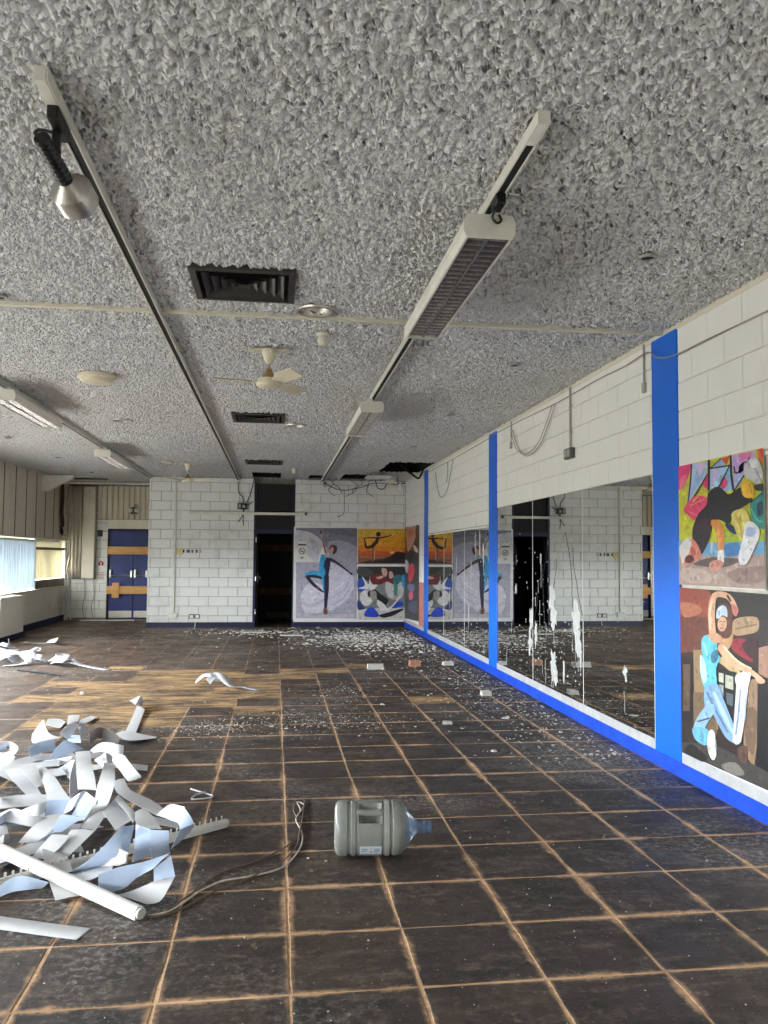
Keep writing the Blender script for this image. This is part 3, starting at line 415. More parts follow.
 'break':[((205,205,52),[(0,1),(1,1),(1,0.314),(0,0.355)]),((236,60,130),[(0,1),(0.175,1),(0.15,0.915),(0.078,0.819),(0,0.804)]),((246,120,150),[(0.029,0.899),(0.056,0.914),(0.09,0.92),(0.11,0.914),(0.106,0.884),(0.087,0.84),(0.068,0.808),(0.049,0.798),(0.03,0.801),(0.017,0.813),(0.014,0.838),(0.017,0.873)]),((190,204,236),[(0.181,0.996),(0.387,0.988),(0.367,0.883),(0.135,0.68),(0.122,0.717)]),((150,190,232),[(0.227,0.9),(0.359,0.954),(0.339,0.886),(0.165,0.726)]),((220,190,232),[(0.267,0.99),(0.378,0.987),(0.283,0.869)]),((228,58,110),[(0.319,0.806),(0.403,0.908),(0.4,0.757)]),((170,206,238),[(0.422,0.923),(0.655,0.917),(0.517,0.763),(0.409,0.756)]),((206,190,232),[(0.448,0.913),(0.552,0.911),(0.463,0.814),(0.427,0.783)]),((220,70,60),[(0.553,0.987),(0.657,0.994),(0.611,0.929)]),((150,180,226),[(0.434,0.938),(0.55,0.985),(0.602,0.931)]),((150,196,232),[(0.655,0.915),(0.679,0.735),(0.598,0.732),(0.521,0.762)]),((230,70,120),[(0.541,0.811),(0.554,0.825),(0.574,0.836),(0.592,0.839),(0.606,0.828),(0.619,0.809),(0.624,0.791),(0.618,0.776),(0.604,0.763),(0.59,0.755),(0.575,0.754),(0.56,0.757),(0.548,0.765),(0.541,0.778),(0.538,0.796)]),((206,170,222),[(0.673,0.992),(0.916,0.995),(0.922,0.931),(0.824,0.881),(0.783,0.784),(0.695,0.728)]),((230,120,180),[(0.749,0.994),(0.887,0.989),(0.871,0.949),(0.763,0.933)]),((180,190,236),[(0.69,0.855),(0.793,0.853),(0.775,0.78),(0.699,0.733)]),((222,110,50),[(0.931,0.998),(1,0.995),(1,0.867),(0.958,0.926)]),((200,60,50),[(0.96,0.997),(0.996,0.995),(0.997,0.921)]),((24,26,66),[(0.174,0.997),(0.171,0.969),(0.167,0.928),(0.161,0.881),(0.154,0.836),(0.145,0.79),(0.134,0.74),(0.124,0.695),(0.117,0.663),(0.124,0.658),(0.132,0.661),(0.14,0.692),(0.152,0.737),(0.164,0.787),(0.174,0.833),(0.18,0.878),(0.185,0.925),(0.189,0.966),(0.192,0.994),(0.183,1)]),((24,26,66),[(0.379,0.89),(0.356,0.868),(0.324,0.836),(0.288,0.801),(0.253,0.769),(0.216,0.739),(0.177,0.708),(0.14,0.68),(0.115,0.661),(0.119,0.652),(0.134,0.651),(0.159,0.67),(0.195,0.698),(0.235,0.729),(0.272,0.76),(0.306,0.793),(0.34,0.829),(0.37,0.861),(0.391,0.884),(0.388,0.89)]),((24,26,66),[(0.393,0.999),(0.392,0.95),(0.391,0.878),(0.39,0.807),(0.389,0.758),(0.401,0.75),(0.414,0.756),(0.416,0.804),(0.418,0.875),(0.42,0.946),(0.421,0.995),(0.407,1)]),((24,26,66),[(0.418,0.923),(0.468,0.922),(0.539,0.919),(0.609,0.917),(0.656,0.916),(0.661,0.921),(0.654,0.927),(0.607,0.928),(0.537,0.931),(0.465,0.933),(0.415,0.935),(0.409,0.929)]),((24,26,66),[(0.549,0.991),(0.522,0.979),(0.483,0.962),(0.443,0.944),(0.415,0.932),(0.416,0.926),(0.425,0.923),(0.452,0.936),(0.492,0.954),(0.531,0.971),(0.558,0.983),(0.557,0.989)]),((24,26,66),[(0.652,0.997),(0.652,0.969),(0.652,0.93),(0.653,0.886),(0.655,0.848),(0.659,0.814),(0.665,0.781),(0.671,0.754),(0.675,0.734),(0.687,0.728),(0.697,0.735),(0.693,0.754),(0.687,0.781),(0.681,0.813),(0.677,0.846),(0.675,0.884),(0.675,0.927),(0.675,0.966),(0.674,0.994),(0.663,1)]),((24,26,66),[(0.642,0.92),(0.617,0.891),(0.579,0.847),(0.54,0.802),(0.513,0.771),(0.518,0.764),(0.529,0.765),(0.554,0.796),(0.592,0.841),(0.629,0.885),(0.654,0.915),(0.651,0.921)]),((24,26,66),[(0.817,0.847),(0.791,0.823),(0.752,0.788),(0.713,0.751),(0.686,0.726),(0.689,0.72),(0.698,0.72),(0.725,0.745),(0.764,0.781),(0.803,0.817),(0.829,0.841),(0.826,0.847)]),((24,26,66),[(0.693,0.909),(0.695,0.898),(0.697,0.883),(0.702,0.867),(0.709,0.855),(0.723,0.849),(0.737,0.85),(0.75,0.854),(0.76,0.86),(0.765,0.872),(0.766,0.886),(0.767,0.899),(0.763,0.901),(0.763,0.897),(0.771,0.882),(0.78,0.867),(0.797,0.859),(0.803,0.871),(0.804,0.889),(0.805,0.908),(0.808,0.919),(0.812,0.92),(0.82,0.919),(0.831,0.916),(0.844,0.917),(0.853,0.924),(0.86,0.933),(0.866,0.942),(0.869,0.948),(0.865,0.954),(0.857,0.953),(0.853,0.947),(0.848,0.939),(0.842,0.931),(0.836,0.926),(0.831,0.926),(0.821,0.928),(0.808,0.93),(0.796,0.925),(0.791,0.91),(0.79,0.891),(0.789,0.874),(0.789,0.868),(0.792,0.871),(0.784,0.885),(0.776,0.9),(0.763,0.91),(0.753,0.902),(0.752,0.889),(0.751,0.875),(0.748,0.866),(0.741,0.862),(0.732,0.859),(0.724,0.859),(0.72,0.86),(0.715,0.868),(0.712,0.883),(0.709,0.898),(0.707,0.908),(0.699,0.913)]),((24,26,66),[(0.69,0.863),(0.708,0.859),(0.734,0.854),(0.759,0.85),(0.776,0.846),(0.781,0.849),(0.777,0.853),(0.76,0.856),(0.735,0.861),(0.709,0.866),(0.691,0.869),(0.687,0.867)]),((236,66,116),[(0.074,0.635),(0.108,0.668),(0.163,0.704),(0.219,0.727),(0.278,0.729),(0.338,0.718),(0.381,0.701),(0.403,0.676),(0.409,0.644),(0.397,0.613),(0.356,0.58),(0.294,0.549),(0.238,0.531),(0.195,0.537),(0.158,0.558),(0.127,0.58),(0.097,0.597),(0.075,0.614)]),((246,150,120),[(0.167,0.649),(0.206,0.658),(0.263,0.672),(0.318,0.685),(0.356,0.694),(0.357,0.698),(0.351,0.701),(0.313,0.692),(0.257,0.68),(0.2,0.667),(0.16,0.658),(0.158,0.652)]),((250,120,150),[(0.14,0.602),(0.168,0.593),(0.208,0.58),(0.247,0.567),(0.274,0.559),(0.28,0.56),(0.279,0.565),(0.252,0.574),(0.213,0.587),(0.174,0.601),(0.146,0.61),(0.137,0.608)]),((236,200,60),[(0.21,0.681),(0.245,0.701),(0.295,0.729),(0.344,0.756),(0.377,0.774),(0.376,0.779),(0.37,0.78),(0.335,0.762),(0.284,0.736),(0.233,0.709),(0.197,0.691),(0.198,0.683)]),((44,140,132),[(0.862,0.611),(1,0.708),(1,0.426),(0.924,0.44),(0.868,0.527)]),((30,60,92),[(0.936,0.606),(0.95,0.62),(0.971,0.627),(0.986,0.622),(0.993,0.6),(0.995,0.566),(0.991,0.54),(0.977,0.525),(0.956,0.518),(0.941,0.522),(0.933,0.545),(0.931,0.579)]),((90,190,170),[(0.871,0.577),(0.879,0.562),(0.892,0.54),(0.906,0.518),(0.921,0.5),(0.939,0.489),(0.959,0.482),(0.976,0.477),(0.988,0.474),(0.994,0.477),(0.991,0.482),(0.979,0.485),(0.963,0.489),(0.945,0.496),(0.93,0.505),(0.916,0.521),(0.902,0.543),(0.89,0.565),(0.882,0.58),(0.874,0.582)]),((24,50,80),[(0.875,0.617),(0.883,0.622),(0.895,0.629),(0.91,0.637),(0.926,0.645),(0.945,0.654),(0.969,0.664),(0.99,0.673),(1,0.679),(1,0.684),(0.999,0.686),(0.984,0.68),(0.962,0.671),(0.939,0.661),(0.919,0.652),(0.902,0.644),(0.887,0.637),(0.874,0.63),(0.865,0.626),(0.865,0.619)]),((172,190,46),[(0.574,0.444),(1,0.396),(1,0.335),(0.572,0.343)]),((116,172,216),[(0,0.367),(0.196,0.351),(0.572,0.343),(1,0.345),(1,0.233),(0.569,0.215),(0,0.244)]),((70,130,190),[(0.588,0.321),(0.63,0.336),(0.69,0.344),(0.733,0.34),(0.753,0.317),(0.758,0.281),(0.747,0.254),(0.706,0.238),(0.647,0.229),(0.602,0.232),(0.581,0.256),(0.575,0.292)]),((176,152,142),[(0,0.268),(0.569,0.232),(1,0.253),(0.997,0.009),(0,0)]),((150,124,116),[(0.616,0.122),(0.728,0.148),(0.888,0.168),(0.998,0.171),(1,0.146),(1,0.104),(0.996,0.07),(0.922,0.05),(0.817,0.038),(0.726,0.038),(0.657,0.058),(0.608,0.092)]),((196,172,162),[(0.033,0.133),(0.127,0.143),(0.26,0.14),(0.358,0.128),(0.407,0.101),(0.428,0.064),(0.41,0.037),(0.325,0.023),(0.195,0.018),(0.091,0.025),(0.036,0.056),(0.012,0.101)]),((104,88,86),[(0.211,0.184),(0.267,0.201),(0.354,0.22),(0.45,0.232),(0.563,0.231),(0.683,0.224),(0.761,0.216),(0.779,0.21),(0.762,0.203),(0.73,0.194),(0.69,0.181),(0.636,0.165),(0.567,0.154),(0.471,0.152),(0.357,0.156),(0.267,0.161),(0.218,0.166),(0.198,0.174)]),((30,26,34),[(0.399,0.74),(0.434,0.76),(0.479,0.774),(0.523,0.776),(0.561,0.757),(0.597,0.727),(0.63,0.707),(0.659,0.707),(0.686,0.717),(0.711,0.727),(0.734,0.736),(0.756,0.744),(0.782,0.741),(0.819,0.718),(0.859,0.684),(0.886,0.657),(0.894,0.644),(0.889,0.637),(0.87,0.627),(0.829,0.61),(0.773,0.591),(0.723,0.568),(0.688,0.536),(0.659,0.502),(0.633,0.48),(0.608,0.481),(0.586,0.496),(0.562,0.509),(0.533,0.517),(0.503,0.523),(0.477,0.521),(0.461,0.509),(0.449,0.487),(0.437,0.461),(0.424,0.426),(0.41,0.386),(0.39,0.347),(0.362,0.308),(0.329,0.27),(0.297,0.249),(0.27,0.254),(0.245,0.275),(0.223,0.303),(0.206,0.336),(0.194,0.375),(0.187,0.411),(0.188,0.44),(0.196,0.467),(0.209,0.494),(0.227,0.525),(0.25,0.557),(0.277,0.585),(0.312,0.608),(0.35,0.627),(0.379,0.649),(0.388,0.679),(0.388,0.712)]),((56,30,44),[(0.276,0.538),(0.324,0.543),(0.382,0.535),(0.421,0.519),(0.432,0.487),(0.426,0.445),(0.41,0.416),(0.383,0.408),(0.346,0.412),(0.31,0.419),(0.273,0.424),(0.237,0.431),(0.217,0.446),(0.222,0.476),(0.244,0.514)]),((20,18,24),[(0.42,0.68),(0.451,0.671),(0.495,0.658),(0.546,0.646),(0.597,0.64),(0.649,0.645),(0.702,0.655),(0.747,0.667),(0.778,0.675),(0.782,0.685),(0.768,0.691),(0.736,0.686),(0.69,0.678),(0.639,0.671),(0.594,0.669),(0.552,0.673),(0.505,0.683),(0.462,0.694),(0.43,0.702),(0.411,0.695)]),((226,142,66),[(0.425,0.486),(0.44,0.474),(0.46,0.46),(0.476,0.445),(0.485,0.428),(0.494,0.396),(0.498,0.352),(0.5,0.308),(0.503,0.277),(0.536,0.259),(0.57,0.276),(0.575,0.306),(0.581,0.35),(0.584,0.398),(0.581,0.44),(0.559,0.474),(0.529,0.499),(0.503,0.514),(0.487,0.524),(0.431,0.523)]),((242,176,100),[(0.503,0.446),(0.504,0.416),(0.506,0.373),(0.507,0.329),(0.508,0.299),(0.517,0.295),(0.525,0.299),(0.526,0.329),(0.526,0.373),(0.526,0.416),(0.527,0.446),(0.515,0.452)]),((238,232,230),[(0.503,0.283),(0.574,0.288),(0.575,0.193),(0.52,0.17),(0.498,0.221)]),((216,150,132),[(0.404,0.186),(0.433,0.199),(0.474,0.208),(0.51,0.212),(0.537,0.208),(0.56,0.198),(0.571,0.188),(0.567,0.175),(0.552,0.161),(0.534,0.148),(0.513,0.137),(0.49,0.127),(0.468,0.121),(0.448,0.12),(0.43,0.123),(0.416,0.131),(0.404,0.147),(0.398,0.168)]),((200,196,200),[(0.421,0.347),(0.419,0.331),(0.417,0.307),(0.415,0.283),(0.413,0.267),(0.425,0.26),(0.438,0.266),(0.44,0.282),(0.443,0.305),(0.446,0.329),(0.449,0.345),(0.436,0.353)]),((214,130,112),[(0.138,0.376),(0.17,0.387),(0.204,0.377),(0.234,0.356),(0.265,0.323),(0.293,0.28),(0.303,0.243),(0.285,0.22),(0.25,0.203),(0.211,0.19),(0.172,0.179),(0.129,0.172),(0.094,0.171),(0.07,0.174),(0.056,0.183),(0.055,0.207),(0.073,0.261),(0.105,0.329)]),((228,220,214),[(0.012,0.305),(0.029,0.336),(0.058,0.36),(0.089,0.378),(0.122,0.391),(0.156,0.397),(0.177,0.39),(0.178,0.36),(0.167,0.316),(0.152,0.28),(0.135,0.259),(0.114,0.246),(0.095,0.231),(0.079,0.207),(0.064,0.181),(0.05,0.176),(0.033,0.207),(0.016,0.259)]),((90,40,40),[(0.095,0.231),(0.118,0.242),(0.148,0.249),(0.174,0.249),(0.193,0.239),(0.208,0.223),(0.212,0.208),(0.199,0.197),(0.176,0.189),(0.153,0.183),(0.132,0.182),(0.11,0.183),(0.094,0.189),(0.087,0.201),(0.087,0.218)]),((180,90,80),[(0.166,0.316),(0.178,0.319),(0.198,0.313),(0.214,0.303),(0.224,0.288),(0.232,0.27),(0.232,0.255),(0.22,0.246),(0.2,0.24),(0.184,0.243),(0.173,0.264),(0.166,0.295)]),((238,186,44),[(0.791,0.783),(0.822,0.785),(0.864,0.774),(0.896,0.756),(0.909,0.729),(0.912,0.696),(0.908,0.671),(0.896,0.659),(0.877,0.655),(0.856,0.656),(0.833,0.661),(0.809,0.67),(0.791,0.687),(0.782,0.719),(0.781,0.758)]),((200,130,40),[(0.859,0.758),(0.865,0.743),(0.873,0.72),(0.882,0.697),(0.888,0.682),(0.895,0.679),(0.899,0.683),(0.894,0.699),(0.886,0.721),(0.878,0.744),(0.873,0.76),(0.864,0.763)]),((204,200,202),[(0.811,0.872),(0.823,0.895),(0.841,0.918),(0.863,0.935),(0.889,0.943),(0.918,0.944),(0.944,0.937),(0.964,0.916),(0.98,0.887),(0.992,0.859),(1,0.833),(1,0.808),(1,0.786),(0.99,0.767),(0.973,0.751),(0.954,0.745),(0.929,0.754),(0.9,0.773),(0.874,0.79),(0.853,0.798),(0.835,0.803),(0.822,0.812),(0.813,0.829),(0.809,0.85)]),((150,146,150),[(0.837,0.92),(0.854,0.908),(0.877,0.892),(0.901,0.874),(0.922,0.855),(0.939,0.833),(0.955,0.807),(0.968,0.783),(0.977,0.766),(0.984,0.764),(0.988,0.768),(0.979,0.785),(0.966,0.809),(0.951,0.836),(0.933,0.86),(0.911,0.879),(0.884,0.898),(0.86,0.913),(0.843,0.924),(0.837,0.924)]),((232,230,230),[(0.87,0.928),(0.887,0.933),(0.914,0.931),(0.936,0.924),(0.949,0.909),(0.957,0.889),(0.957,0.874),(0.942,0.868),(0.919,0.866),(0.898,0.871),(0.883,0.888),(0.871,0.912)]),((40,36,40),[(0.917,0.743),(0.941,0.748),(0.975,0.749),(0.999,0.745),(1,0.731),(1,0.712),(0.998,0.699),(0.979,0.696),(0.952,0.699),(0.931,0.705),(0.919,0.717),(0.913,0.732)]),((34,40,90),[(0.592,0.482),(0.618,0.482),(0.662,0.473),(0.697,0.46),(0.715,0.44),(0.724,0.415),(0.722,0.4),(0.704,0.4),(0.675,0.41),(0.648,0.424),(0.622,0.444),(0.598,0.467)]),((220,206,110),[(0.667,0.55),(0.685,0.569),(0.716,0.579),(0.747,0.583),(0.774,0.586),(0.801,0.585),(0.824,0.574),(0.844,0.55),(0.861,0.517),(0.867,0.485),(0.855,0.456),(0.833,0.427),(0.812,0.402),(0.796,0.378),(0.781,0.357),(0.765,0.35),(0.747,0.364),(0.729,0.393),(0.712,0.427),(0.692,0.468),(0.672,0.513)]),((206,170,60),[(0.712,0.533),(0.721,0.517),(0.733,0.493),(0.746,0.468),(0.755,0.445),(0.762,0.424),(0.767,0.403),(0.77,0.384),(0.773,0.371),(0.781,0.367),(0.788,0.371),(0.788,0.385),(0.787,0.404),(0.784,0.426),(0.779,0.448),(0.768,0.472),(0.755,0.498),(0.742,0.521),(0.733,0.537),(0.719,0.541)]),((236,236,240),[(0.829,0.486),(0.86,0.493),(0.896,0.482),(0.925,0.466),(0.945,0.448),(0.959,0.426),(0.962,0.397),(0.949,0.359),(0.924,0.315),(0.898,0.274),(0.873,0.239),(0.846,0.208),(0.822,0.185),(0.801,0.171),(0.783,0.165),(0.768,0.168),(0.754,0.181),(0.742,0.204),(0.738,0.232),(0.748,0.267),(0.765,0.307),(0.783,0.35),(0.796,0.4),(0.81,0.452)]),((176,190,232),[(0.836,0.444),(0.861,0.447),(0.894,0.444),(0.917,0.435),(0.92,0.419),(0.913,0.398),(0.901,0.384),(0.88,0.378),(0.853,0.379),(0.834,0.386),(0.827,0.403),(0.827,0.427)]),((170,110,90),[(0.768,0.166),(0.779,0.166),(0.796,0.166),(0.818,0.172),(0.841,0.188),(0.868,0.222),(0.899,0.269),(0.927,0.314),(0.947,0.345),(0.945,0.348),(0.94,0.347),(0.92,0.317),(0.891,0.271),(0.859,0.225),(0.832,0.192),(0.812,0.178),(0.795,0.174),(0.78,0.175),(0.768,0.175),(0.763,0.17)]),((200,200,206),[(0.796,0.273),(0.815,0.286),(0.842,0.304),(0.869,0.323),(0.888,0.335),(0.887,0.338),(0.882,0.339),(0.864,0.326),(0.837,0.308),(0.81,0.29),(0.791,0.277),(0.791,0.273)])],
